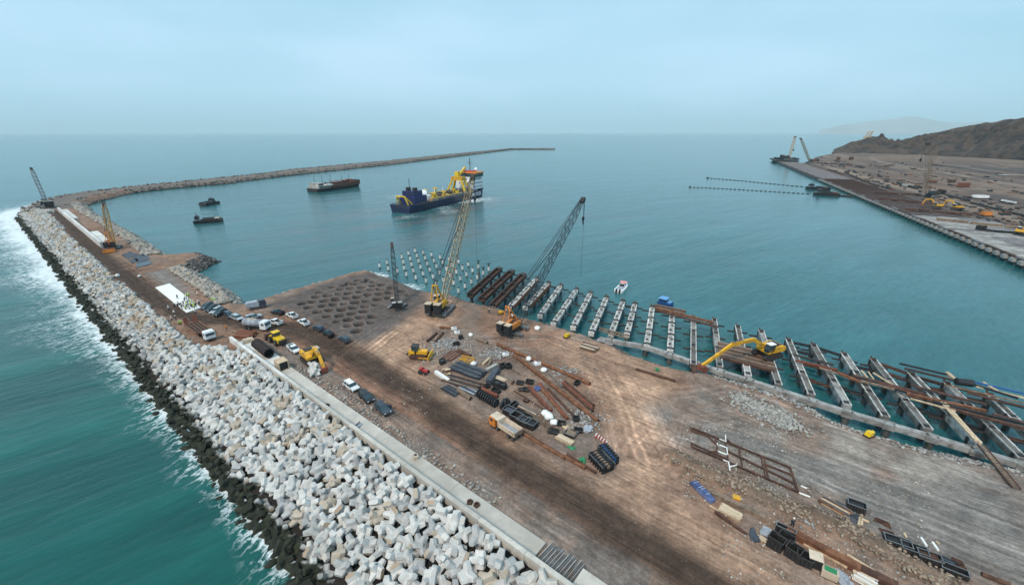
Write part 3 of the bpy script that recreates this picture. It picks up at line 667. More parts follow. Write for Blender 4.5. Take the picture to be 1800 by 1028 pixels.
# rebar left bare in the gap of the slab
rb = thing('starter_rebar', 'bundle of grey reinforcing bars filling the gap in the wall slab', 'rebar', tn(22.4, 37.5, PZ))
for k in range(40):
    t_ = 25.2 - k * .152 + rnd.uniform(-.05, .05); o = rb.location
    a, b_ = tn(t_, 35.9 + rnd.uniform(0, .4), 4.45 + rnd.uniform(-.1, .12)), tn(t_ - .25, 40.1 + rnd.uniform(-.5, .5), 4.4 + rnd.uniform(-.08, .08))
    MB().bar(a - o, b_ - o, .085, .085).build('bar', 'grey_steel' if k % 4 else 'concrete', rb)
# white wall units farther out along the road
fw = thing('far_crown_wall', 'white concrete wall with stepped slab beside the far roadway', 'sea wall', gp(140, 398))
def fwp(name, p, q, wd, z0, z1, side, mat):
    a, b_ = gp(*p), gp(*q); d = (b_ - a).normalized(); nn = Vector((-d.y, d.x, 0)) * side; o = fw.location
    pl = [a, b_, b_ + nn * wd, a + nn * wd]; return MB().prism([(v.x - o.x, v.y - o.y) for v in pl], z0 - PZ, z1 - PZ).build(name, mat, fw)
A0, A1 = Vector((102.5, 372)), Vector((178, 436))
for k in range(8):
    p, q = A0.lerp(A1, k / 8), A0.lerp(A1, (k + .985) / 8)
    fwp('stem_panel', p, q, 1.2, 3.6, 7.2, 1, 'white_concrete')
    if k in (0, 1, 5, 6, 7): fwp('slab_panel', p + Vector((3.5, -1.2)), q + Vector((3.5, -1.2)), 5.0 if k > 4 else 4.0, 3.6, 5.0, 1, 'white_concrete')
# ---------------------------------------------------------------- quay under construction: cross beams, long beam, piles
BEAMS = [((878.8, 470), (826, 517)), ((900.7, 474.7), (846.7, 524)), ((921, 480.5), (865.7, 536)), ((944.4, 487), (893.4, 540)), ((965, 495), (922.6, 539)), ((986.8, 499.5), (948.8, 553.4)), ((1014.5, 506), (972, 568)), ((1039, 512.6), (1007, 574)), ((1067, 520), (1039, 584)), ((1096, 527), (1074, 585.5)), ((1116.6, 531.5), (1102, 585.5)), ((1147, 537), (1137, 607)), ((1182, 546), (1178, 615)), ((1219, 555.5), (1219, 640)), ((1255.5, 560), (1265.5, 644)), ((1296.6, 572), (1315.5, 660)), ((1337.8, 580), (1369, 675.5)), ((1385.5, 595.5), (1426.6, 693)), ((1429, 604), (1490.5, 712)), ((1483, 620), (1557.6, 732)), ((1534, 630), (1633, 754)), ((1601, 655), (1718, 777)), ((1662.6, 671), (1800, 806)), ((1738, 691), (1880, 826))]
ORD = ['', 'second', 'third', 'fourth', 'fifth', 'sixth', 'seventh', 'eighth', 'ninth', 'tenth', 'eleventh', 'twelfth', 'thirteenth', 'fourteenth', 'fifteenth', 'sixteenth', 'seventeenth', 'eighteenth', 'nineteenth', 'twentieth', 'twenty-first', 'twenty-second', 'twenty-third', 'twenty-fourth']
M('quay_white', (.60, .58, .55), .8, 0, .3, .9, (.20, .175, .15))
M('quay_grey', (.15, .14, .13), .85, 0, .35, .7, (.055, .048, .042))
M('quay_pale', (.33, .325, .315), .8, 0, .35, .7, (.13, .115, .10))
def quay_beam(i, far, near):
    p, q = gp(*near, 4.0), gp(*far, 4.0); d = q - p; L = d.length; rz = math.atan2(d.y, d.x)
    kind = 'brown' if i < 3 else ('white' if i < 13 else 'grey')
    place_ = 'nearest the yellow crane' if i == 0 else ORD[i] + ' counted from the yellow crane'
    look = {'brown': 'rust brown steel trough form for a quay beam', 'white': 'pale concrete quay cross beam with dark collars', 'grey': 'weathered grey concrete quay cross beam'}[kind]
    T = thing('quay_beam', f'{look}, {place_}', 'quay beam', (p.x, p.y, 0), rz, 'quay cross beams over the water')
    wd = 1.8 if i < 13 else 1.65
    nseg = 3
    for k in range(nseg):
        x0, x1 = L * k / nseg + .15, L * (k + 1) / nseg - .15
        if kind == 'brown':
            MB().box(((x0 + x1) / 2, 0, 2.75), (x1 - x0, 2.0, .5)).build('trough_floor', 'dark_rust', T)
            for s in (-1, 1): MB().box(((x0 + x1) / 2, s * 1.15, 3.35), (x1 - x0, .22, 1.7)).box(((x0 + x1) / 2, s * 1.28, 4.12), (x1 - x0, .5, .14)).build('trough_side', 'dark_rust', T)
        else:
            top = 'quay_white' if kind == 'white' else ('quay_grey' if (i + k) % 3 else 'quay_pale')
            MB().box(((x0 + x1) / 2, 0, 3.2), (x1 - x0, wd, 1.3)).build('beam_segment', top, T)
            if kind == 'white':
                sl = MB().box(((x0 + x1) / 2, 0, 3.95), (x1 - x0 - .5, wd * .42, .22)).build('top_strip', 'quay_pale', T)
                MB().box((x0 + (x1 - x0) * .35, .2, 4.2), (.55, .6, .35), .4).box((x0 + (x1 - x0) * .7, -.3, 4.15), (.45, .4, .25), .9).build('lifting_lug', 'dark_steel', T)
            else:
                for s in (-1, 1): MB().box(((x0 + x1) / 2, s * .7, 3.98), (x1 - x0, .24, .3)).build('upstand', 'quay_white' if (s < 0 or i % 2) else 'quay_pale', T)
    for fr in (.045, .36, .66, .965):
        x = L * fr
        MB().tube((x, 0, -4), (x, 0, 2.55), .62, 10).build('pile', 'wet_concrete', T)
        MB().box((x, 0, 3.05 if kind == 'brown' else 3.25), (.8, wd + .3, 1.62)).build('collar', 'black_steel', T)
        if fr != .045: MB().box((x - .3, rnd.uniform(-.3, .3), 2.35), (.42, 7.0 - 1.4 * rnd.random(), .42), rnd.uniform(-.05, .05)).build('cross_timber', 'dark_steel', T)
    MB().box((L - .3, 0, 4.1), (.7, 1.3, .25), .1).box((L - .1, .5, 4.4), (.25, .25, .7)).box((L + .3, -.4, 3.6), (.5, .5, .5)).build('end_bracket', 'dark_rust', T)
    if kind == 'white' and i in (3, 4):
        MB().box((L * .5, -1.35, 3.2), (L * .86, .3, 1.4)).build('side_form', 'rust', T)
    return T
for i, (a, b_) in enumerate(BEAMS): quay_beam(i, a, b_)

lb = [(1071, 597), (1135.5, 608), (1178, 622), (1222, 637), (1266.7, 652), (1317.8, 668), (1369, 684.5), (1429, 704), (1490, 724), (1563, 745), (1639, 767), (1718, 791), (1800, 816), (1880, 838)]
LBW = [gp(u, v, 3.3) for u, v in lb]
LT_ = thing('quay_long_beam', 'long grey concrete quay beam joining the landward ends of the cross beams', 'quay beam', (LBW[0].x, LBW[0].y, 0))
for k in range(len(LBW) - 1):
    o = LT_.location; a, b_ = LBW[k] - o, LBW[k + 1] - o; d = (b_ - a).normalized()
    MB().bar(a + d * .6 + Vector((0, 0, -.35)), b_ - d * .6 + Vector((0, 0, -.35)), 1.35, 1.2).build('beam_segment', 'quay_pale', LT_)
for k, p in enumerate(LBW):
    o = LT_.location; q = p - o; rz = math.atan2(LBW[min(k + 1, 13)].y - LBW[max(k - 1, 0)].y, LBW[min(k + 1, 13)].x - LBW[max(k - 1, 0)].x)
    MB().box((q.x, q.y, 2.9), (2.0, 1.9, 1.3), rz).build('pile_cap', 'quay_pale', LT_)
    MB().tube((q.x, q.y, -4), (q.x, q.y, 2.3), .7, 10).build('pile', 'wet_concrete', LT_)
MB().box((LBW[0].x - LT_.location.x - .8, LBW[0].y - LT_.location.y + .6, 2.0), (5.2, 3.4, 1.3), -.7).build('end_cap', 'quay_pale', LT_)

def spar(name, label, a, b_, wd, ht, mat, z=4.9, cat='steel beam', z2=None):
    p, q = gp(*a, z), gp(*b_, z if z2 is None else z2); mid = (p + q) / 2
    o = MB().bar(p - mid, q - mid, wd, ht).build(name, mat); o.location = mid
    return tag(o, label, cat)
SP_ = [((1054, 576), (1106, 590), .45, 'old_timber', 'brown timber spar lying over the tenth and eleventh cross beams, upper of two'),
 ((1053, 580), (1105, 595), .45, 'old_timber', 'brown timber spar lying over the tenth and eleventh cross beams, lower of two'),
 ((1152, 541), (1254, 567), .8, 'rust', 'rusty girder along the seaward ends of the cross beams beside the blue boat'),
 ((1154, 546), (1262, 575), .6, 'dark_rust', 'dark rusty girder just below the one beside the blue boat'),
 ((1400, 624.5), (1465, 641), .5, 'dark_steel', 'dark steel spar resting on the eighteenth cross beam'),
 ((1398, 633), (1473, 650), .6, 'red_rust', 'orange rust spar parallel to the dark one right of the long-reach excavator'),
 ((1472, 655), (1512, 671), .7, 'rust', 'short rusty girder across the twentieth cross beam'),
 ((1500, 660), (1628, 694), .75, 'dark_rust', 'long dark girder crossing the twentieth to twenty-second beams'),
 ((1512, 669), (1572, 684), .5, 'old_timber', 'worn timber spar beside the long dark girder'),
 ((1581, 638.5), (1664, 658), .5, 'black_steel', 'black steel spar at the seaward end of the twenty-second beam'),
 ((1590, 647), (1704, 675), .6, 'dark_steel', 'dark steel girder below the black spar near the rolled drum'),
 ((1622, 683), (1735, 712), .55, 'dark_steel', 'grey spar lying over the twenty-second and twenty-third beams'),
 ((1593, 692), (1733, 722), .75, 'rust', 'rusty girder with pale patches over the twenty-second beam'),
 ((1668, 717), (1812, 756), .7, 'dark_rust', 'rust girder running off the frame at the far end of the quay'),
 ((1712, 671), (1812, 694), .4, 'blue', 'blue steel spar near the last cross beam'),
 ((1716, 679), (1812, 702), .4, 'timber', 'pale timber spar under the blue one near the last cross beam'),
 ((1651, 703), (1716, 775), .45, 'timber', 'pale plank laid lengthwise on the twenty-second beam, left of two'),
 ((1658, 705), (1724, 779), .45, 'timber', 'pale plank laid lengthwise on the twenty-second beam, right of two'),
 ((1535, 655), (1570, 677), .35, 'timber', 'pale plank slanting over the twenty-first beam'),
 ((1514, 651), (1525, 664), .4, 'timber', 'short pale plank left of the slanting one'),
 ((1526, 653), (1536, 667), .3, 'timber', 'short thin pale plank between two longer timbers'),
 ((1664, 655), (1680, 668), .8, 'timber', 'stubby pale timbers at the end of the black spar'),
 ((1728, 672), (1754, 688), .5, 'timber', 'short plank crossing the blue spar'),
 ((1505, 664), (1640, 702), .5, 'black_steel', 'black girder close under the long dark girder'), ((1600, 676), (1700, 704), .45, 'dark_rust', 'thin rusty girder between the grey spar and the dark girder'), ((1640, 706), (1830, 752), .6, 'black_steel', 'black girder running off the frame below the grey spar'), ((1700, 690), (1830, 722), .5, 'dark_rust', 'brown girder over the last beams above the black girder'), ((1660, 676), (1830, 715), .35, 'old_timber', 'thin worn timber over the last beams'), ((1745, 728), (1830, 752), .8, 'dark_rust', 'wide rusty girder at the right edge of the quay'), ((1440, 646), (1505, 667), .45, 'old_timber', 'worn timber joining the orange rust spar to the short girder'), ((1545, 672), (1600, 690), .4, 'red_rust', 'short red brown girder over the twenty-first beam'), ((1700, 672), (1790, 700), .5, 'black_steel', 'black girder below the pale timber spar'), ((1600, 700), (1680, 722), .35, 'timber', 'pale narrow plank under the rusty girder with pale patches'), ((1755, 706), (1830, 724), .35, 'black_steel', 'short black spar at the right edge')]
for a, b_, w_, mt, lab in SP_: spar('loose_spar', lab, a, b_, w_, w_ * .8, mt, z=4.9 + rnd.uniform(0, .15))
for i in range(17, 23):
    for fr, wh in ((.22, 'landward'), (.5, 'middle'), (.74, 'inner seaward'), (.92, 'outer seaward')):
        if (i * 7 + int(fr * 100)) % 5 == 0: continue
        (f0, n0), (f1, n1) = BEAMS[i], BEAMS[i + 1]; A_ = gp(*n0, 2.2).lerp(gp(*f0, 2.2), fr); B_ = gp(*n1, 2.2).lerp(gp(*f1, 2.2), fr + rnd.uniform(-.03, .03)); md = (A_ + B_) / 2
        o = MB().bar(A_ - md, B_ - md, .4, .45).bar(A_ - md + Vector((.5, .7, 0)), B_ - md + Vector((.5, .7, 0)), .3, .4).build('waler_pair', 'black_steel' if rnd.random() < .5 else 'dark_rust'); o.location = md
        tag(o, f'dark {wh} steel waler pair between the {ORD[i]} and {ORD[i + 1]} cross beams', 'steel beam')
tag(MB().tube((-1.6, 0, 0), (1.6, 0, 0), .9, 14).build('steel_drum', 'black_steel'), 'black rolled drum lying beside the dark girder on the quay beams', 'drum').location = gp(1695, 672, 5.2)
bpy.data.objects['steel_drum'].rotation_euler = (0, 0, -.3)
# gangway from the beams to the bank
gw = thing('gangway', 'narrow steel gangway sloping from the quay beams down to the grey bank', 'gangway', gp(1755, 815, 4))
A, B = gp(1724, 781, 5.2) - gw.location, gp(1787, 858, 4.3) - gw.location; d = (B - A).normalized(); nn = Vector((-d.y, d.x, 0))
for s in (-.55, .55): MB().bar(A + nn * s, B + nn * s, .18, .25).build('side_rail', 'dark_rust', gw)
for k in range(22):
    c_ = A.lerp(B, (k + .5) / 22); MB().bar(c_ - nn * .5, c_ + nn * .5, .3, .06).build('tread', 'old_timber', gw)

# sloping brown ramp where the fourteenth beam meets the bank
spar('access_plank', 'brown plank sloping from the long beam to the bank beside the excavator bucket', (1219, 641), (1223, 668), 1.3, .25, 'dark_rust', z=4.6, cat='plank', z2=3.6)

# work platforms below the long-reach excavator
def deck(name, label, px, z, mat, n=6):
    pts = [gp(u, v, z) for u, v in px]; c0 = sum(pts, Vector()) / 4; T = thing(name, label, 'work platform', (c0.x, c0.y, z))
    for k in range(n):
        a0, a1 = pts[0].lerp(pts[3], k / n), pts[0].lerp(pts[3], (k + .94) / n); b0, b1 = pts[1].lerp(pts[2], k / n), pts[1].lerp(pts[2], (k + .94) / n)
        MB().prism([((v - c0).x, (v - c0).y) for v in (a0, b0, b1, a1)], -.25, rnd.uniform(0, .06)).build('plank', mat if k % 3 else 'old_timber', T)
    for e in ((pts[0], pts[1]), (pts[3], pts[2])): MB().bar(e[0] - c0 + Vector((0, 0, -.45)), e[1] - c0 + Vector((0, 0, -.45)), .35, .4).build('girder', 'dark_rust', T)
    return T
M('deck_brown', (.13, .072, .047), .85, 0, .4, .6, (.06, .034, .024))
deck('work_platform', 'brown planked platform on the seaward side under the long-reach excavator', [(1262, 599), (1352, 620), (1354, 632), (1263, 611)], 4.35, 'deck_brown', 5)
deck('work_platform', 'brown planked platform on the landward side under the long-reach excavator', [(1264, 612.5), (1360, 637), (1362, 651), (1266, 627)], 4.45, 'deck_brown', 6)
deck('timber_raft', 'brown timber raft moored under the blue roofed boat', [(1151, 534), (1206, 545), (1204, 551), (1151, 540)], 1.0, 'dark_rust', 4)

# ---------------------------------------------------------------- field of concrete piles in the water
PILES = [(740, 180), (793, 158), (801, 200), (864, 218), (895, 120), (906, 155), (912, 197), (927, 240), (942, 95), (954, 133), (963, 172), (976, 215), (993, 262), (987, 78), (1000, 112), (1012, 148), (1026, 190), (1043, 236), (1064, 285), (1044, 90), (1058, 128), (1073, 167), (1091, 209), (1112, 256), (1135, 308), (1102, 105), (1119, 147), (1137, 185), (1160, 229), (1183, 280), (1162, 122), (1182, 160), (1206, 203), (1230, 250), (1257, 300), (1290, 355), (1225, 137), (1247, 177), (1275, 224), (1303, 270), (1335, 322), (1290, 153), (1318, 197), (1346, 241), (1380, 292), (1358, 172), (1388, 214), (1422, 262), (1428, 187), (1462, 232), (1500, 205)]
pp = thing('concrete_pile', '', 'pile', (0, 0, 0), 0, 'bare piles in rows off the fill corner')
MB().tube((0, 0, -3), (0, 0, .55), .5, 12).build('wet_foot', 'wet_concrete', pp)
MB().tube((0, 0, .55), (0, 0, 2.5), .52, 12).build('shaft', 'white_concrete', pp)
MB().tube((0, 0, 2.5), (0, 0, 2.95), .5, 12, .3).build('cap', 'black_steel', pp)
for k, (x, y) in enumerate(PILES):
    g_ = gp(480 + x * .2528, 420 + y * .2528, 1.6)
    lab = 'bare concrete pile with dark cap standing in the water off the fill corner'
    o = put(pp, USED, lab, (g_.x, g_.y, 0), rnd.random())
    if k in (48, 49, 50):
        o['label'] = ['pile with a small black pile frame beside the first trough, leftmost of three', 'pile with a black pile frame close beside the trough, middle of three', 'pile with a tall black frame head, rightmost of three'][k - 48]
        MB().bar((-.9, 0, 3.9), (.9, 0, 4.1), .35, .3).bar((0, 0, 2.8), (.1, 0, 4.0), .5).build('frame_head', 'black_steel', o)
tri = thing('pile_guide', 'thin steel guide frame standing by the piles near the first trough form', 'guide frame', gp(843, 502, 1))
for a in ((-1.2, -.8), (1.2, -.5), (.1, 1.1)): MB().bar((a[0], a[1], -2), (0, 0, 7), .16).build('strut', 'dark_rust', tri)
MB().bar((-.9, -.6, 1.5), (.9, -.4, 1.5), .2).bar((-.5, -.3, 4), (.5, -.2, 4), .15).build('cross_bar', 'dark_steel', tri)

# ---------------------------------------------------------------- cranes
def lattice(p, q, w0, wm, w1, n, r, upv=(0, 0, 1)):
    """four chords tapering at both ends, laced on all sides"""
    p, q = Vector(p), Vector(q); d = (q - p).normalized(); a = d.cross(Vector(upv)); a.normalize(); b_ = a.cross(d)
    mb = MB(); rings = []
    for k in range(n + 1):
        f = k / n; w_ = (w0 + (wm - w0) * min(1, f / .12)) if f < .5 else (w1 + (wm - w1) * min(1, (1 - f) / .15))
        c_ = p.lerp(q, f); h = w_ / 2; rings.append([c_ + a * (i * h) + b_ * (j * h) for i, j in ((-1, -1), (1, -1), (1, 1), (-1, 1))])
    for k in range(n):
        for j in range(4):
            mb.bar(rings[k][j], rings[k + 1][j], r, r)
            u_, v_ = (rings[k][j], rings[k + 1][(j + 1) % 4]) if k % 2 else (rings[k][(j + 1) % 4], rings[k + 1][j])
            mb.bar(u_, v_, r * .6)
            if k % 2 == 0: mb.bar(rings[k][j], rings[k][(j + 1) % 4], r * .6)
    return mb
def crane(name, label, base, tip, S=1.0, boom='yellow_lattice', body='yellow', bw=2.0, cw='cream', hook=None, rope_z=None, nl=30, cr=.2, ang=None, mast=True, cwt2=True, cat='crane'):
    base = Vector(base); tip = Vector(tip); d = tip - base; rz = math.atan2(d.y, d.x)
    T = thing(name, label, cat, base, rz); inv = Matrix.Rotation(-rz, 3, 'Z'); L = lambda v: inv @ (Vector(v) - base)
    ta = 0 if ang is None else ang - rz; c_, s_ = math.cos(ta), math.sin(ta)
    for k in (-1, 1):
        x, y = -s_ * k * 2.6 * S, c_ * k * 2.6 * S
        mb = MB(); m_ = Matrix.Rotation(ta, 3, 'Z')
        o = MB().side([(-4 * S, .3 * S), (-3.6 * S, 0), (3.6 * S, 0), (4 * S, .3 * S), (4 * S, .9 * S), (3.6 * S, 1.2 * S), (-3.6 * S, 1.2 * S), (-4 * S, .9 * S)], -.6 * S, .6 * S).build('track', 'grey_steel', T)
        o.location = (x, y, 0); o.rotation_euler = (0, 0, ta)
        rl = MB()
        for j in range(7): rl.tube(((-3.3 + j * 1.1) * S, -.68 * S, .45 * S), ((-3.3 + j * 1.1) * S, .68 * S, .45 * S), .3 * S, 8)
        rl.build('track_roller', 'dark_steel', o)
    MB().box((0, 0, 1.0 * S), (2.8 * S, 5.4 * S, .8 * S), ta).tube((0, 0, 1.3 * S), (0, 0, 1.75 * S), 1.4 * S, 14).build('carbody', 'dark_steel', T)
    MB().box((-1.2 * S, 0, 2.0 * S), (8.2 * S, 2.6 * S, .5 * S)).build('deck', 'dark_steel', T)
    for k in (-1, 1):
        h = MB().box((-1.3 * S, k * 1.15 * S, 2.95 * S), (5.6 * S, .95 * S, 1.5 * S)).build('machinery_house', body, T)
    MB().tube((.6 * S, -.8 * S, 2.9 * S), (.6 * S, .8 * S, 2.9 * S), .75 * S, 12).build('winch_drum', 'dark_steel', T)
    for k in ((-1, 1) if cwt2 else (0,)):
        w_ = MB()
        for j in range(5): w_.box((-5.0 * S, k * 1.35 * S, (2.0 + j * .55) * S), (1.9 * S, 1.9 * S if cwt2 else 3.8 * S, .48 * S))
        w_.build('counterweight', 'black_steel', T)
        MB().box((-5.0 * S, k * 1.35 * S, 4.62 * S), (1.95 * S, 1.95 * S if cwt2 else 3.9 * S, .2 * S)).build('counterweight_cap', cw, T)
    cab = MB().side([(1.6 * S, 2.2 * S), (3.4 * S, 2.2 * S), (3.5 * S, 3.2 * S), (3.0 * S, 4.2 * S), (1.6 * S, 4.2 * S)], 1.5 * S, 2.8 * S).build('cab', 'glass', T)
    MB().box((2.3 * S, 2.15 * S, 4.28 * S), (1.6 * S, 1.5 * S, .15 * S)).build('cab_roof', 'cream', cab)
    foot = Vector((2.4 * S, 0, 2.4 * S)); tl = L(tip)
    lattice(foot, tl, .7 * bw, bw, .5 * bw, nl, cr).build('boom', boom, T)
    dd = (tl - foot).normalized(); up = Vector((0, 1, 0)).cross(dd); up = -up if up.z < 0 else up
    hd = MB().bar(tl - dd * 1.2, tl + dd * 1.0, bw * .8, bw * .7).tube(tl + Vector((.8 * S, -.5, 0)), tl + Vector((.8 * S, .5, 0)), .7 * S, 12)
    hd.bar(tl + dd * .6, tl + dd * .6 + Vector((1.8 * S, 0, .1)), .4 * S, .4 * S).build('boom_head', 'dark_steel', T)
    if mast:
        mt = Vector((-3.2 * S, 0, 9.5 * S)); mm = MB()
        for k in (-1, 1): mm.bar(Vector((1.6 * S, k * .9 * S, 2.4 * S)), mt + Vector((0, k * .6 * S, 0)), .35 * S); mm.bar(mt + Vector((0, k * .6 * S, 0)), (-4.6 * S, k * 1.2 * S, 2.4 * S), .22 * S)
        mm.bar(mt - Vector((0, .8 * S, 0)), mt + Vector((0, .8 * S, 0)), .4 * S).build('mast', body, T)
        pe = MB()
        for k in (-1, 1): pe.bar(mt + Vector((0, k * .5 * S, 0)), tl + up * .6 * bw + Vector((0, k * .3 * S, 0)), .13 * max(1, S)); pe.bar(mt + Vector((0, k * .3 * S, .1)), foot.lerp(tl, .62) + up * .6 * bw, .1 * max(1, S))
        pe.build('pendant', 'black_steel', T)
    hx = tl + Vector((1.5 * S, 0, 0))
    if hook:
        hz_ = hook; rp_ = MB()
        for k in (-.35, .35): rp_.tube(hx + Vector((k, k, 0)), Vector((hx.x + k * .4, k * .3, hz_ + 1.2)), .055, 5)
        rp_.build('hoist_rope', 'black_steel', T)
        MB().blob((hx.x, 0, hz_), (.65 * S, .45 * S, 1.1 * S), 3).bar((hx.x, 0, hz_ - 1), (hx.x, 0, hz_ - 2.2), .3 * S).build('hook_block', 'black_steel', T)
    if rope_z is not None:
        MB().tube(hx + Vector((1.0, .2, 0)), (hx.x + 1.0, .2, rope_z), .05, 5).build('whip_line', 'black_steel', T)
    return T
c1 = gp(775, 548); crane('lattice_crane', 'tall yellow lattice boom crawler crane with twin counterweights at the fill corner', (c1.x, c1.y, PZ), gy(831, 312, 172), 1.15, 'pole_steel', 'yellow', 2.1, 'cream', 33, 4, 40, .2)
c2 = gp(903, 583); crane('lattice_crane', 'dark blue lattice boom crane with orange house working over the cross beams', (c2.x, c2.y, PZ), gy(1024, 352, 157), 1.0, 'blue_steel', 'orange', 1.75, 'cream', 28, 5, 30, .16, math.radians(-22))
c3 = gp(699, 540); crane('lattice_crane', 'small black lattice crane standing among the pits of the fill', (c3.x, c3.y, PZ), gy(689, 431, 150), .72, 'black_steel', 'dark_steel', 1.3, 'concrete', None, None, 18, .2, 1.2, False)
c4 = gp(86, 365); crane('lattice_crane', 'grey lattice crane on the breakwater bend above the surf', (c4.x, c4.y, PZ), gy(55, 297, c4.y + 8), 1.25, 'grey_steel', 'dark_steel', 2.2, 'concrete', None, None, 18, .32, None, False)
c5 = gp(199, 437); crane('lattice_crane', 'orange lattice crane beside the far white wall on the breakwater', (c5.x, c5.y, PZ), gy(182, 358, c5.y + 9), 1.0, 'yellow_lattice', 'orange', 1.9, 'rust', None, None, 18, .26, None, True)
cw_ = thing('ballast_block', 'orange steel ballast box on the road in front of the breakwater crane', 'ballast box', gp(193, 444), .6)
MB().box((0, 0, 1.1), (4.5, 3.2, 1.6)).build('box', 'orange', cw_); MB().box((0, 0, 2.0), (4.1, 2.8, .25)).build('lid', 'rust', cw_); MB().box((0, 0, .2), (4.7, 2.0, .35)).build('skid', 'dark_steel', cw_)
c6 = gp(1382, 283); crane('lattice_crane', 'pale lattice crane at the far tip of the opposite quay', (c6.x, c6.y, 6.6), gy(1397, 241, c6.y), 2.2, 'cream', 'dark_steel', 3.6, 'concrete', 20, None, 16, .6, None, False)
c7 = gp(1426, 287); crane('lattice_crane', 'thin lattice crane leaning left behind the tip of the opposite quay', (c7.x, c7.y, PZ), gy(1408, 244, c7.y), 2.0, 'pole_steel', 'rust', 3.0, 'concrete', None, None, 16, .5, None, False)
c8 = gp(1637, 346); crane('lattice_crane', 'tall brown lattice crane on the yard behind the opposite quay', (c8.x, c8.y, PZ), gy(1632, 253, c8.y + 2), 1.5, 'old_timber', 'dark_steel', 3.0, 'rust', 34, None, 13, .2, .3, False)
l8 = thing('pile_leader', 'second brown lattice tower standing close beside the tall brown crane', 'pile leader', (c8.x - 3.5, c8.y + 6, PZ))
lattice((0, 0, 0), (-1.0, 0, 47), 1.5, 2.2, 1.4, 12, .2, (0, 1, 0)).build('tower', 'old_timber', l8); MB().box((0, 0, .6), (5, 4, 1.2)).build('base', 'dark_rust', l8)
for k, (u, lb_) in enumerate(((1520, 'pale yellow crane mast on top of the dark headland, left of two'), (1527, 'pale yellow crane mast on top of the dark headland, right of two'))):
    T = thing('mast_crane', lb_, 'crane', gy(u, 243, 1480)); lattice((0, 0, 0), (7 if k else 9, 0, 22), 2, 3.5, 2.5, 9, .8, (0, 1, 0)).build('mast', 'cream', T); MB().box((0, 0, 1.5), (8, 5, 3)).build('base', 'yellow', T)
# ---------------------------------------------------------------- vehicles
def wheels(T, xs, y, r, w_, mat='rubber'):
    for x in xs:
        for s in (-1, 1):
            o = MB().tube((x, s * y - w_ / 2, r), (x, s * y + w_ / 2, r), r, 14).build('wheel', mat, T)
            MB().tube((x, s * (y + w_ / 2) - .02, r), (x, s * (y + w_ / 2) + .02, r), r * .55, 10).build('rim', 'grey_steel', o)
def make_car(kind, paint):
    T = thing('parked_pickup' if kind == 'pickup' else 'parked_car', '', 'pickup' if kind == 'pickup' else 'car', group='cars parked on the site')
    if kind == 'pickup':
        MB().side([(-2.6, .45), (2.55, .45), (2.66, .8), (2.55, 1.0), (1.25, 1.12), (-2.65, 1.12), (-2.68, .6)], -.93, .93).build('body', paint, T)
        bed = MB()
        for s in (-1, 1): bed.box((-1.7, s * .86, 1.27), (1.8, .12, .34))
        bed.box((-2.6, 0, 1.27), (.12, 1.8, .34)).build('bed_wall', paint, T)
        MB().box((-1.7, 0, 1.14), (1.68, 1.58, .05)).build('bed_floor', 'rubber', T)
        MB().side([(1.25, 1.1), (.55, 1.72), (-.6, 1.74), (-.82, 1.1)], -.9, .9, -.72, .72).build('window', 'glass', T)
        MB().box((-.04, 0, 1.78), (1.22, 1.46, .08), taper=.94).build('roof', paint, T)
    else:
        MB().side([(-2.3, .42), (2.3, .42), (2.42, .8), (2.28, 1.0), (1.15, 1.12), (-2.32, 1.15), (-2.4, .7)], -.94, .94).build('body', paint, T)
        MB().side([(1.2, 1.1), (.45, 1.72), (-1.95, 1.74), (-2.28, 1.1)], -.9, .9, -.72, .72).build('window', 'glass', T)
        MB().side([(.5, 1.70), (.36, 1.80), (-1.9, 1.82), (-2.08, 1.70)], -.75, .75).build('roof', paint, T)
        p = MB()
        for s in (-1, 1):
            for x in (-.55, -1.75): p.bar((x, s * .91, 1.1), (x + .05, s * .74, 1.74), .14, .06)
        p.build('pillar', paint, T)
        MB().box((-.6, .62, 1.86), (1.9, .05, .06)).box((-.6, -.62, 1.86), (1.9, .05, .06)).build('roof_rail', 'grey_steel', T)
    wheels(T, (-1.5, 1.5), .84, .4, .27)
    for s in (-1, 1):
        MB().box((2.46 if kind == 'pickup' else 2.3, s * .68, .86), (.2, .38, .18)).build('headlight', 'white_bag', T)
        MB().box((-2.62 if kind == 'pickup' else -2.33, s * .78, .92), (.12, .2, .3)).build('tail_light', 'red', T)
        MB().box((.95, s * 1.02, 1.22), (.12, .2, .16)).build('mirror', paint, T)
    MB().box((2.6 if kind == 'pickup' else 2.36, 0, .55), (.16, 1.7, .22)).build('bumper', 'dark_steel', T)
    return T
CARS = {}
def car(kind, paint, label, c, f):
    k = (kind, paint)
    if k not in CARS: CARS[k] = make_car(kind, paint)
    p, q = gp(*c, PZ + .6), gp(c[0] + f[0], c[1] + f[1], PZ + .6); d = q - p
    return put(CARS[k], USED, label, (p.x, p.y, PZ + .03), math.atan2(d.y, d.x), 'cars parked on the site')
car('suv', 'navy_paint', 'dark car at the outer end of the tight row beside the white slab', (364, 539), (-10, 5))
car('suv', 'black_paint', 'black car second in the tight row beside the white slab', (372, 543), (-10, 5))
car('suv', 'silver_paint', 'silver car third in the tight row beside the white slab', (381, 546.5), (-10, 5))
car('suv', 'black_paint', 'black car fourth in the tight row, nearest the road', (387, 550.5), (-10, 5))
car('suv', 'navy_paint', 'dark car parked across the end of the tight row', (403, 554), (10, 6))
car('suv', 'silver_paint', 'silver car at the road edge just right of the tight row', (417, 559), (10, 4))
car('suv', 'silver_paint', 'long silver car alone between the row and the tanker truck', (446, 557.5), (12, -3))
car('pickup', 'black_paint', 'black pickup by the harbour edge at the start of the fill', (488, 549.5), (-12, -3))
car('pickup', 'white_paint', 'white pickup parked farthest back on the fill edge', (513.5, 555), (-10, -5))
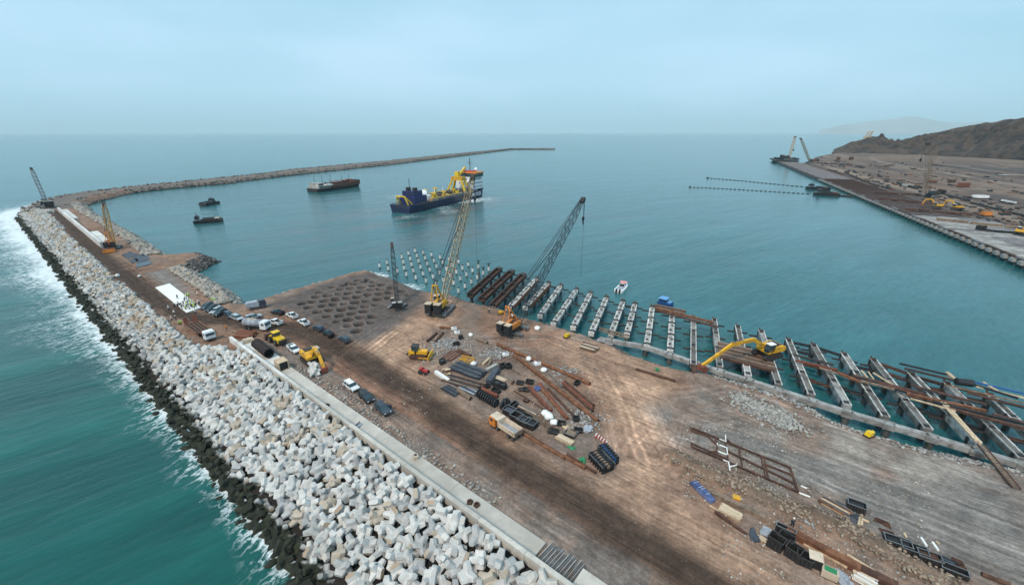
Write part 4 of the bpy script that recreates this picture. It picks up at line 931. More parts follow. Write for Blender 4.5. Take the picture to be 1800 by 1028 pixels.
car('pickup', 'white_paint', 'white pickup beside the dark road behind the tanker truck', (484, 566.6), (-12, -3))
car('pickup', 'white_paint', 'white pickup next to the dark cars along the fill', (534, 567), (-10, -6))
car('suv', 'navy_paint', 'dark car behind the white pickup along the fill', (559.5, 577.5), (-10, -5))
car('pickup', 'black_paint', 'black pickup between two dark cars along the fill', (577, 587), (-9, -6))
car('suv', 'navy_paint', 'dark car nearest the pits, last of its line', (605.5, 597), (-9, -6))
car('pickup', 'white_paint', 'white pickup standing beside the yellow wheel loader', (516.6, 614), (8, 6))
car('suv', 'white_paint', 'white car first of three parked along the wall slab', (617.5, 679), (10, 7))
car('suv', 'black_paint', 'black car between the white and the grey car along the wall slab', (644, 698.5), (9, 8))
oc = car('suv', 'navy_paint', 'dark grey car with an open door, last of three along the wall slab', (673, 719), (9, 8))
MB().box((.75, 1.3, 1.0), (.1, .95, 1.0), -.5).build('open_door', 'navy_paint', oc)

def truck_base(T, L, wb, cabp, capp=None, W_=2.5):
    MB().box((L / 2 - 3.9, 0, 1.0), (L - 1.2, 1.0, .35)).build('chassis', 'dark_steel', T)
    x = L - 4.9
    cab = MB().side([(x - 1.0, .7), (x + 1.05, .7), (x + 1.15, 1.7), (x + .9, 3.0), (x - 1.0, 3.0)], -W_ / 2, W_ / 2).build('cab', cabp, T)
    MB().box((x + 1.06, 0, 2.25), (.12, W_ * .88, .85), 0, -.18).build('windscreen', 'glass', cab)
    for s in (-1, 1): MB().box((x + .2, s * W_ / 2, 2.3), (.9, .06, .7)).build('side_window', 'glass', cab)
    MB().box((x - .1, 0, 3.06), (1.9, W_ * .94, .12)).build('cab_roof', capp or cabp, cab)
    for s in (-1, 1): MB().box((x + 1.14, s * .9, 1.05), (.1, .4, .22)).build('headlight', 'white_bag', cab)
    MB().box((x + 1.2, 0, .75), (.2, W_, .35)).build('bumper', 'dark_steel', cab)
    wheels(T, wb, W_ / 2 - .25, .52, .4)
    return x
# orange dump truck
p, rz, L_ = head((914, 776), (869, 746)); dt = thing('dump_truck', 'orange and cream dump truck with empty open bed at the road edge', 'truck', (p.x, p.y, PZ + .03), rz)
dt.scale = (.88,) * 3
truck_base(dt, 8.6, (-2.9, -1.6, 2.2, 3.6), 'orange', 'cream')
bd = MB().box((-1.0, 0, 1.45), (5.4, 2.3, .18)).build('bed_floor', 'tarp_grey', dt)
for s in (-1, 1): MB().box((-1.0, s * 1.25, 2.1), (5.5, .14, 1.35), 0, 0, s * -.06).build('bed_side', 'cream', dt)
MB().box((1.75, 0, 2.25), (.15, 2.5, 1.7)).box((2.2, 0, 3.05), (1.0, 2.5, .12)).build('bed_front', 'cream', dt)
MB().box((-3.75, 0, 1.95), (.15, 2.5, 1.1)).build('tailgate', 'old_timber', dt)
for k in range(5):
    for s in (-1, 1): MB().box((-3.2 + k * 1.15, s * 1.36, 2.05), (.14, .12, 1.25)).build('bed_rib', 'cream', dt)
# tanker
p, rz, L_ = head((434, 577), (467, 580)); tk = thing('tanker_truck', 'white cab water tanker truck with beige tank near the wall end', 'truck', (p.x, p.y, PZ + .03), rz)
truck_base(tk, 8.4, (-2.8, -1.5, 3.3), 'white_paint')
tb = MB().tube((-3.6, 0, 2.25), (2.0, 0, 2.25), 1.2, 16).build('tank', 'tarp_grey', tk, True); MB().box((-.8, 0, 3.45), (3.5, .5, .12)).tube((-.8, 0, 3.4), (-.8, 0, 3.7), .35, 10).build('walkway', 'cream', tb)
for x in (-2.6, -.6, 1.2): MB().tube((x - .05, 0, 2.25), (x + .05, 0, 2.25), 1.23, 16).build('tank_band', 'grey_steel', tb)
# low loader with a bare slatted bed
p, rz, L_ = head((331, 570), (373, 600)); ft = thing('flatbed_truck', 'white cab truck with wide bare slatted bed and rusty ramps', 'truck', (p.x, p.y, PZ + .03), rz)
truck_base(ft, 13.5, (-4.9, -3.7, -2.5, 3.4, 7.9), 'white_paint', None, 2.6)
fr = MB()
for s in (-1, 1): fr.box((-.6, s * 2.0, 1.55), (10.6, .22, .3))
fr.box((4.7, 0, 1.55), (.25, 4.2, .3)).box((-5.9, 0, 1.55), (.25, 4.2, .3)).build('bed_frame', 'rust', ft)
for k in range(17): MB().box((-.6, -1.8 + k * .225, 1.62), (10.2, .12, .1)).build('slat', 'dark_rust' if k % 4 else 'old_timber', ft)
MB().box((-.6, 0, 1.3), (10.4, 3.9, .06)).build('bed_floor', 'black_steel', ft)
for k in range(4): MB().box((-4.6 + k * 2.6, 0, 1.42), (.2, 3.9, .16)).build('cross_member', 'dark_steel', ft)
for s in (-1, 1): MB().box((-6.4, s * 1.25, 2.5), (.25, 1.0, 2.2), 0, -.25).build('ramp', 'red_rust', ft)
MB().box((5.6, 0, 1.8), (1.3, 2.2, .5)).build('gooseneck', 'red_rust', ft)
# canopy truck by the harbour edge
p, rz, L_ = head((440, 545), (466, 540)); ct = thing('canopy_truck', 'small truck with grey canopy parked at the harbour edge', 'truck', (p.x, p.y, PZ + .03), rz)
truck_base(ct, 6.6, (-1.9, 1.7), 'navy_paint', None, 2.1)
MB().side([(-3.2, 1.2), (.6, 1.2), (.6, 2.5), (.2, 2.9), (-2.8, 2.9), (-3.2, 2.5)], -1.1, 1.1).build('canopy', 'tarp_grey', ct)

def tracks(T, L, w_, gauge, h, mat='dark_steel'):
    for s in (-1, 1):
        o = MB().side([(-L / 2, h * .3), (-L / 2 + h * .3, 0), (L / 2 - h * .3, 0), (L / 2, h * .3), (L / 2, h * .65), (L / 2 - h * .35, h), (-L / 2 + h * .35, h), (-L / 2, h * .65)], s * gauge / 2 - w_ / 2, s * gauge / 2 + w_ / 2).build('track', mat, T)
        sh = MB()
        for k in range(int(L / .45)): sh.box((-L / 2 + .4 + k * .45, s * gauge / 2, h + .02), (.2, w_ * 1.03, .06))
        sh.build('track_shoe', 'rubber', o)
def excavator(name, label, loc, rz, pts, S=1.0, col='yellow', bucket=True, cwcol=None, bwid=.62):
    T = thing(name, label, 'excavator', loc, rz); T.scale = (S,) * 3
    tracks(T, 4.6, .7, 2.7, 1.0)
    MB().box((0, 0, .75), (2.0, 2.2, .6)).tube((0, 0, 1.0), (0, 0, 1.3), .95, 14).build('undercarriage', 'dark_steel', T)
    MB().side([(-2.3, 1.3), (1.6, 1.3), (1.6, 1.9), (.4, 2.4), (-2.1, 2.5), (-2.4, 2.2)], -1.45, 1.45).build('house', col, T)
    MB().side([(-2.9, 1.4), (-2.3, 1.3), (-2.3, 2.35), (-2.75, 2.3), (-3.0, 1.9)], -1.4, 1.4).build('counterweight', cwcol or col, T)
    MB().box((-1.3, 0, 2.56), (1.5, 1.9, .12)).tube((-1.0, .9, 2.5), (-1.0, .9, 3.1), .1, 8).build('engine_cover', 'dark_steel', T)
    cb = MB().side([(.1, 1.6), (1.75, 1.6), (1.85, 2.3), (1.5, 3.2), (.1, 3.2)], .45, 1.45).build('cab', 'glass', T)
    MB().box((.8, .95, 3.26), (1.5, 1.1, .12)).build('cab_roof', 'cream' if S < 1.3 else 'white_bag', cb)
    P_ = [Vector((x, -.15, z)) for x, z in pts]
    for a, b_, n_, w_ in zip(P_[:-1], P_[1:], ['boom'] * (len(P_) - 2) + ['stick'], [1.0] * (len(P_) - 2) + [.8]):
        MB().bar(a, b_, bwid * w_, .75 * w_).build(n_, col, T)
    q = P_[-1]
    if bucket:
        MB().side([(q.x - .2, q.z + .3), (q.x + .5, q.z), (q.x + .55, q.z - .9), (q.x - .3, q.z - 1.25), (q.x - 1.0, q.z - .9), (q.x - .7, q.z - .2)], -.85, .55).build('bucket', 'red_rust', T)
    MB().tube(P_[0] + Vector((.5, 0, -.2)), (P_[0] + P_[1]) / 2, .12, 8).tube((P_[-3] + P_[-2]) / 2 + Vector((0, 0, .4)), P_[-2] + Vector((-.1, 0, .45)), .11, 8).build('ram', 'grey_steel', T)
    return T
p, rz, _ = head((545, 630), (566, 648)); excavator('excavator', 'yellow crawler excavator with lowered bucket beside loose armour blocks', (p.x - 1.5, p.y + 1.2, PZ), rz, [(1.0, 2.0), (3.2, 4.3), (5.2, 3.6), (6.6, 1.3)], 1.25)
e = gp(1348, 625, 4.6); bk_ = gp(1233, 657, 3.5); dv = bk_ - e; LR = math.hypot(dv.x, dv.y)
S_ = 1.38
j1, j2 = gy(1315, 612, e.y - 1.5), gy(1279, 616, (e.y * .55 + bk_.y * .45))
def lx(v): return math.hypot(v.x - e.x, v.y - e.y) / S_
excavator('excavator', 'yellow long-reach excavator on the work platform reaching over to the bank', (e.x, e.y, 4.55), math.atan2(dv.y, dv.x), [(.9, 2.0), (lx(j1) * .9, 4.3), (lx(j2), 4.2), (LR / S_, .9)], S_, 'yellow', True, None, .5)
for (u, v, u2, v2, s, lb_) in [(1651, 367, 1640, 366, 1.3, 'yellow excavator on the opposite quay deck, left of a facing pair'), (1684, 370, 1676, 369, 1.3, 'yellow excavator on the opposite quay deck, right of a facing pair'), (1786, 416, 1798, 412, 1.35, 'yellow excavator at the right edge on the opposite quay deck')]:
    p, rz, _ = head((u, v), (u2, v2)); excavator('excavator', lb_, (p.x, p.y, PZ + .6), rz, [(1, 2), (3.4, 5.0), (6.0, 4.6), (7.0, 1.6)], s)
def dozer(label, a, b_, S=1.0):
    p, rz, _ = head(a, b_); T = thing('bulldozer', label, 'bulldozer', (p.x, p.y, PZ), rz); T.scale = (S,) * 3
    tracks(T, 3.6, .6, 2.2, 1.1, 'dark_rust')
    MB().side([(-.4, .8), (1.9, .8), (1.95, 1.7), (-.4, 1.85)], -.6, .6).build('hood', 'yellow', T)
    MB().box((-1.4, 0, 1.3), (1.3, 1.7, 1.0)).build('tank', 'yellow', T)
    cb = MB().box((-.75, 0, 2.2), (1.3, 1.5, 1.1)).build('cab', 'glass', T); MB().box((-.75, 0, 2.82), (1.6, 1.8, .14)).build('cab_roof', 'dark_steel', cb)
    MB().side([(2.55, .15), (2.75, .2), (2.6, .75), (2.8, 1.35), (2.6, 1.4), (2.4, .75)], -1.75, 1.75).build('blade', 'yellow', T)
    for s in (-1, 1): MB().bar((.3, s * 1.45, .6), (2.5, s * 1.45, .55), .18, .25).build('push_arm', 'yellow', T)
    MB().bar((-2.0, 0, 1.0), (-2.9, 0, .5), .3, .4).build('ripper', 'dark_steel', T)
dozer('yellow bulldozer standing alone on the open fill before the yard', (729, 627), (745, 628), 1.25)
p, rz, _ = head((496, 607), (480, 597)); wl = thing('wheel_loader', 'bright yellow wheel loader with bucket behind the wall', 'loader', (p.x, p.y, PZ), rz); wl.scale = (1.15,) * 3
wheels(wl, (-1.7, 1.5), 1.05, .8, .6)
MB().side([(-3.1, .9), (-.3, .9), (-.3, 2.0), (-2.9, 1.9)], -.95, .95).build('engine_hood', 'bright_yellow', wl)
MB().box((1.3, 0, 1.2), (2.2, 1.2, .8)).build('front_frame', 'bright_yellow', wl)
cb = MB().side([(-.6, 1.6), (.7, 1.6), (.6, 3.0), (-.6, 3.0)], -.75, .75).build('cab', 'glass', wl); MB().box((0, 0, 3.08), (1.6, 1.7, .16)).build('cab_roof', 'bright_yellow', cb)
for s in (-1, 1): MB().bar((1.2, s * .6, 1.8), (3.3, s * .6, .9), .22, .4).build('lift_arm', 'bright_yellow', wl)
MB().side([(3.2, .2), (4.5, .15), (4.3, .3), (3.5, .5), (3.4, 1.3), (3.9, 1.6), (3.2, 1.5), (3.0, .8)], -1.5, 1.5).build('bucket', 'dark_rust', wl)
MB().box((-3.2, 0, 1.2), (.3, 1.8, .9)).build('rear_weight', 'dark_steel', wl)
rt = thing('small_tractor', 'small red tractor parked on the open fill', 'tractor', gp(745.5, 656), -.3)
MB().box((.3, 0, .8), (1.5, .7, .6)).build('hood', 'red', rt); MB().box((-.7, 0, 1.1), (.7, .9, .9)).build('seat_guard', 'red', rt)
for x, r_ in ((-.7, .6), (.8, .4)):
    for s in (-1, 1): MB().tube((x, s * .75 - .15, r_), (x, s * .75 + .15, r_), r_, 12).build('wheel', 'rubber', rt)
# small yellow machines by the water
for (u, v, lb_, c_) in [(880, 552, 'small muddy yellow pump set at the bank beside the dark blue crane', 'yellow'), (996.5, 593, 'small yellow winch box alone on the bank', 'bright_yellow'), (1527, 767, 'small yellow mooring winch at the edge of the rubble bank', 'bright_yellow')]:
    T = thing('pump_set', lb_, 'machine', gp(u, v), rnd.random())
    MB().box((0, 0, .25), (2.0, 1.3, .3)).build('skid', 'dark_steel', T); MB().side([(-.8, .4), (.5, .4), (.5, 1.2), (-.6, 1.3)], -.5, .5).build('engine', c_, T); MB().tube((.6, 0, .8), (1.0, 0, .8), .4, 10).build('pump', c_, T)
# ---------------------------------------------------------------- yard: pipes, beams, stacks, formwork
def lie(name, label, a, b_, r, mat, cat='pipe', z=0.0, square=False, hollow=True):
    p, q = gp(*a, PZ + r), gp(*b_, PZ + r); p.z += z; q.z += z; mid = (p + q) / 2
    mb = MB()
    if square: mb.bar(p - mid, q - mid, 2 * r, 2 * r)
    elif hollow: mb.pipe(p - mid, q - mid, r, .14, 12)
    else: mb.tube(p - mid, q - mid, r, 8)
    o = mb.build(name, mat, None, not square and not hollow); o.location = mid; return tag(o, label, cat)
Z2 = lambda x, y: (700 + x * .1946, 540 + y * .1946)
Z3 = lambda x, y: (840 + x * .2725, 580 + y * .2725)
Z5 = lambda x, y: (1180 + x * .2023, 820 + y * .2023)
Z6 = lambda x, y: (1400 + x * .2222, 820 + y * .2222)
ZY = lambda x, y: (820 + x * .1362, 640 + y * .1362)
PIPES = [('dark short pipe left of a pair on the open fill', Z2(265, 305), Z2(345, 232), 0.41, 'dark_rust'), ('dark short pipe right of a pair on the open fill', Z2(335, 310), Z2(406, 228), 0.37, 'dark_rust'),
 ('rusty pipe on trestles behind the dark pair', Z2(374, 178), Z2(480, 188), 0.37, 'rust'), ('fat grey-brown pipe near the dark blue crane', Z2(706, 282), Z2(806, 322), 0.48, 'old_timber'),
 ('brown pipe above the yellow frame', Z2(545, 388), Z2(652, 440), 0.52, 'dark_rust'), ('grey pipe with open round end below the plank stacks', Z2(545, 745), Z2(655, 826), 0.55, 'old_timber'),
 ('longest rusty pipe along the upper side of the yard', Z3(125, 90), Z3(725, 346), 0.46, 'rust'), ('long rusty pipe running down the middle of the yard', Z3(235, 160), Z3(776, 586), 0.48, 'rust'),
 ('rust red pipe, uppermost of three at the yard edge', Z3(560, 330), Z3(748, 488), 0.37, 'dark_rust'), ('rust red pipe, middle of three at the yard edge', Z3(550, 340), Z3(742, 503), 0.37, 'red_rust'), ('rust red pipe, lowest of three at the yard edge', Z3(556, 358), Z3(742, 522), 0.33, 'dark_rust'),
 ('bright rust pipe under the long pipe', Z3(398, 345), Z3(578, 572), 0.37, 'red_rust'), ('second bright rust pipe close beside the first', Z3(388, 350), Z3(560, 560), 0.30, 'rust'),
 ('red brown pipe beside the rebar frames', Z3(330, 362), Z3(474, 520), 0.37, 'red_rust'), ('thin red brown pipe next to it', Z3(322, 372), Z3(458, 520), 0.24, 'dark_rust'),
 ('dark brown pipe between two red ones', Z3(452, 375), Z3(622, 556), 0.31, 'dark_rust'), ('thin rusty rod crossing the black boxes', Z3(235, 392), Z3(440, 518), 0.15, 'dark_rust'),
 ('thin grey pipe pair above the rebar frames, outer', Z3(252, 470), Z3(385, 540), 0.18, 'grey_steel'), ('thin grey pipe pair above the rebar frames, inner', Z3(246, 480), Z3(378, 547), 0.18, 'cream'),
 ('thin grey rod in the gravel beside the longest pipe', Z3(455, 275), Z3(545, 368), 0.18, 'grey_steel'),
 ('rusty boundary pipe behind the dump truck', Z3(285, 660), Z3(562, 826), 0.30, 'rust'), ('second boundary pipe along the road edge', Z3(292, 654), Z3(560, 815), 0.22, 'dark_rust'), ('rusty boundary pipe by the black racks', Z3(560, 812), Z3(690, 888), 0.30, 'rust'), ('dark boundary pipe ending at the black racks', Z3(575, 800), Z3(762, 918), 0.28, 'dark_rust'),
 ('dark single pipe on the tan ground near the shore', (1118, 648), (1187, 669), 0.30, 'dark_rust'), ('thin brown bar beside the two black boxes', Z2(1020, 540), Z2(1140, 625), 0.21, 'old_timber'),
 ('long grey bar pair in the gravel, upper', Z2(800, 368), Z2(930, 395), 0.16, 'grey_steel'), ('long brown bar pair in the gravel, lower', Z2(930, 392), Z2(1005, 405), 0.18, 'old_timber'),
 ('dark rust beam at the bottom right corner', Z6(1465, 845), Z6(1690, 934), 0.30, 'dark_rust')]
for lb_, a, b_, r, mt in PIPES: lie('steel_pipe', lb_, a, b_, r, mt)
BMS = [('long brown beam beside the blue tarps', Z5(335, 218), Z5(830, 452), .42, 'old_timber', 'beam'), ('wide rusty beam running to the bottom edge', Z5(1000, 548), Z5(1640, 890), .55, 'rust', 'beam'), ('thin timber along the wide rusty beam', Z5(1150, 665), Z5(1530, 868), .2, 'timber', 'plank'), ('rusty beam end beyond the timber', Z6(430, 770), Z6(800, 950), .5, 'dark_rust', 'beam'), ('thin timber near the bottom edge', Z6(400, 695), Z6(620, 830), .18, 'timber', 'plank'),
 ('white plank on the ground left of the steel stacks', Z2(338, 584), Z2(456, 664), .42, 'white_bag', 'plank'), ('pale plank standing near the steel frame', Z2(765, 515), Z2(828, 460), .3, 'timber', 'plank'), ('brown plank leaning next to the pale one', Z2(812, 530), Z2(840, 475), .3, 'old_timber', 'plank'),
 ('grey tilted steel section with pale edge', Z2(800, 570), Z2(890, 522), .45, 'concrete', 'steel section'), ('slate sheet lying below the grey section', Z2(815, 680), Z2(895, 560), .7, 'slate', 'sheet'),
 ('thin white lath on the grey ground, left', Z6(850, 525), Z6(872, 560), .12, 'timber', 'lath'), ('thin white lath on the grey ground, longest', Z6(985, 560), Z6(1030, 628), .14, 'white_bag', 'lath'), ('thin white lath on the grey ground, lower', Z6(1075, 595), Z6(1122, 662), .13, 'white_bag', 'lath'), ('thin white lath on the grey ground, right', Z6(1105, 588), Z6(1132, 612), .12, 'timber', 'lath'), ('short pale lath near the dark mesh', Z6(520, 415), Z6(575, 440), .15, 'timber', 'lath'), ('pale plank of a crossed pair by the black box', Z6(515, 385), Z6(490, 470), .2, 'timber', 'plank'), ('second pale plank of the crossed pair', Z6(512, 390), Z6(512, 485), .2, 'timber', 'plank'),
 ('white pole beside the steel frame corner', Z5(1125, 165), Z5(1180, 188), .1, 'white_bag', 'pole'), ('white pole farther below the steel frame corner', Z5(1110, 225), Z5(1205, 262), .1, 'white_bag', 'pole'),
 ('thin wire-like rod at the foot of the plank bundle', Z5(380, 390), Z5(660, 590), .2, 'dark_rust', 'rod'), ('pale rod under the plank bundle', Z5(330, 335), Z5(410, 385), .12, 'timber', 'rod'),
 ('brown plank by the small grey channel', Z2(1025, 690), Z2(1045, 665), .2, 'dark_rust', 'plank')]
for lb_, a, b_, r, mt, ca in BMS: lie({'beam': 'loose_girder', 'plank': 'loose_timber', 'sheet': 'loose_plate', 'steel section': 'steel_channel'}.get(ca, 'loose_' + ca), lb_, a, b_, r, mt, ca, square=True)
def stack(name, label, a, b_, n, wid, layers, mats, pname, cat, h=.22, jit=.3):
    p, rz, L = head(a, b_); T = thing(name, label, cat, (p.x, p.y, PZ), rz); w_ = wid / n
    for l in range(layers):
        for k in range(n):
            MB().box((rnd.uniform(-jit, jit), -wid / 2 + (k + .5) * w_, .1 + h * (l + .5)), (L * rnd.uniform(.93, 1.0), w_ * .88, h * .92), rnd.uniform(-.01, .01)).build(pname, mats[(k + l) % len(mats)], T)
    return T
stack('steel_plank_stack', 'large stack of slate grey steel planks in the middle of the yard', Z2(505, 530), Z2(765, 630), 8, 4.4, 3, ['slate', 'black_steel', 'slate'], 'plank', 'steel stack')
stack('steel_beam_stack', 'stack of long brown steel beams below the slate planks', Z2(440, 640), Z2(755, 735), 7, 3.6, 2, ['dark_rust', 'old_timber', 'black_steel'], 'beam', 'steel stack', .3, .8)
stack('steel_plank_stack', 'small stack of slate planks at the lower left of the yard', Z2(418, 728), Z2(540, 800), 5, 2.3, 2, ['slate', 'black_steel'], 'plank', 'steel stack')
stack('steel_plank_stack', 'slate plank stack beside the grey open pipe', Z2(570, 722), Z2(715, 790), 5, 2.0, 2, ['slate', 'tarp_grey', 'slate'], 'plank', 'steel stack')
stack('steel_plank_stack', 'short dark plank stack between the other stacks', Z2(465, 675), Z2(545, 705), 4, 1.2, 2, ['black_steel', 'slate'], 'plank', 'steel stack')
stack('rebar_stack', 'brown bundle of reinforcing bars beside the gravel heap', Z2(430, 480), Z2(540, 405), 11, 3.6, 1, ['red_rust', 'dark_rust', 'old_timber'], 'bar', 'rebar', .25, .5)
stack('timber_stack', 'stack of pale planks beside the slate sheet', Z2(866, 632), Z2(966, 676), 5, 1.4, 2, ['timber', 'cream'], 'plank', 'timber stack')
stack('timber_stack', 'short pale timber blocks left of the slate planks', Z2(415, 590), Z2(465, 575), 3, 2.2, 2, ['timber', 'dark_rust', 'timber'], 'block', 'timber stack', .3)
stack('timber_stack', 'long stack of pale planks beside the green tarp', Z3(512, 692), Z3(612, 745), 5, 1.3, 3, ['timber', 'cream'], 'plank', 'timber stack')
stack('timber_stack', 'small pale plank pile among the scaffold parts', Z3(560, 628), Z3(590, 655), 4, 1.1, 2, ['timber'], 'plank', 'timber stack')
stack('timber_stack', 'bright bundle of pale planks lying next to the tan track', Z5(420, 360), Z5(605, 465), 7, 1.7, 3, ['timber', 'cream', 'timber'], 'plank', 'timber stack', .2, .1)
stack('timber_stack', 'brown and blond timber pile on the grey ground', Z6(195, 265), Z6(410, 385), 7, 2.0, 2, ['timber', 'rust', 'slate', 'old_timber'], 'plank', 'timber stack')
stack('white_sheet_stack', 'stack of white boards at the bottom edge', Z6(450, 850), Z6(620, 945), 6, 2.2, 2, ['white_bag', 'cream'], 'board', 'board stack')
stack('timber_stack', 'two pale boards beside the grey tarp near the crates', Z5(745, 615), Z5(815, 660), 3, .8, 2, ['cream', 'timber'], 'board', 'timber stack')
stack('rust_sheet_stack', 'pile of rusty brown steel sheets on the wall slab', (418, 589), (446, 592), 4, 4.2, 3, ['rust', 'red_rust'], 'sheet', 'steel stack', .3, .7)
stack('timber_rack', 'brown timber pile with white sheet at the shore edge', (1022, 609), (1049, 617), 6, 3.2, 3, ['old_timber', 'dark_rust', 'cream'], 'plank', 'timber stack', .3, .5)
stack('red_girder', 'red brown beam above the row of black rings', Z2(755, 750), Z2(900, 820), 2, .9, 2, ['red_rust'], 'flange', 'beam', .35, .05)
stack('sheet_pile_row', 'flat slate sheet lying beside the blond timber pile', Z6(300, 290), Z6(420, 350), 3, 1.3, 1, ['slate', 'tarp_grey'], 'sheet', 'sheet')
stack('ground_cloth', 'dark sheet spread beside the black box on the grey ground', Z6(430, 380), Z6(500, 440), 2, 2.4, 1, ['slate'], 'sheet', 'sheet', .06, .1)
stack('dark_plate_row', 'slate plates along the row of dark crates', Z6(1100, 720), Z6(1260, 795), 3, 1.2, 2, ['slate', 'black_steel'], 'plate', 'steel stack')
stack('wood_pallet', 'blond wooden panel beside the scaffold parts', Z2(432, 560), Z2(460, 610), 4, 1.0, 1, ['timber'], 'slat', 'pallet', .15)

def ring(name, label, u, v, rz, R_=.85, w_=.42, mat='black_steel', group='black form rings', lean=0):
    """upright black arch form: thick open ring with a bolted rim"""
    T = thing(name, label, 'form ring', gp(u, v), rz, group)
    n = 12; mb = MB(); vs = []
    for x in (-w_ / 2, w_ / 2):
        for rr in (R_, R_ * .62):
            for k in range(n): a = 2 * math.pi * k / n; vs.append((x, rr * math.cos(a), R_ + rr * math.sin(a)))
    fs = []
    for k in range(n):
        j = (k + 1) % n; fs += [(k, j, n + j, n + k), (2 * n + k, 3 * n + k, 3 * n + j, 2 * n + j), (k, 2 * n + k, 2 * n + j, j), (n + k, n + j, 3 * n + j, 3 * n + k)]
    mb.add(vs, fs).build('ring_body', mat, T)
    MB().box((0, 0, R_), (w_ * .7, R_ * 1.3, R_ * 1.2)).build('web', 'slate', T)
    MB().box((0, 0, .06), (w_ * 1.2, R_ * 1.4, .12)).build('foot', mat, T)
    return T
rr = []
for k in range(9):
    u = 850 + (905 - 850) * 0 + 0; a = Vector(ZY(165, 420)).lerp(Vector(ZY(380, 555)), k / 8)
    ring('form_ring', 'black upright form ring in the row of nine below the red beam', a.x, a.y, math.radians(-38), 1.05, .32)
for k, (x, y) in enumerate([(465, 570), (490, 540), (525, 530)]): ring('form_ring', ['black ring standing apart, nearest the dump truck', 'black ring standing apart, middle one', 'black ring standing apart, nearest the black boxes'][k], *ZY(x, y), math.radians(-30 + 40 * k), .95, .5, group='loose black rings')
def crate(name, label, u, v, rz, d=(2.0, 1.5, 1.2), mat='black_steel', ribs=4, cat='crate', fill=None, group=None, z=PZ):
    """open steel box: four walls with ribs, floor and rim"""
    T = thing(name, label, cat, gp(u, v, z), rz, group); x, y, h = d
    MB().box((0, 0, .08), (x, y, .12)).build('floor', mat, T)
    for s in (-1, 1):
        wl_ = MB().box((0, s * (y / 2 - .04), h / 2), (x, .08, h)).build('wall', mat, T)
        rb_ = MB()
        for k in range(ribs): rb_.box((-x / 2 + x * (k + .5) / ribs, s * (y / 2 + .04), h / 2), (.1, .1, h * .96))
        rb_.build('rib', 'dark_steel', wl_)
        MB().box((s * (x / 2 - .04), 0, h / 2), (.08, y - .18, h * .98)).build('wall', mat, T)
    rm = MB()
    for s in (-1, 1): rm.box((0, s * (y / 2), h + .04), (x + .16, .12, .1)); rm.box((s * (x / 2), 0, h + .04), (.12, y - .14, .1))
    rm.build('rim', 'grey_steel' if ribs > 4 else 'dark_steel', T)
    if fill: MB().box((0, 0, h * .75), (x * .8, y * .8, .2), .1).build('contents', fill, T)
    return T
YB = -.66
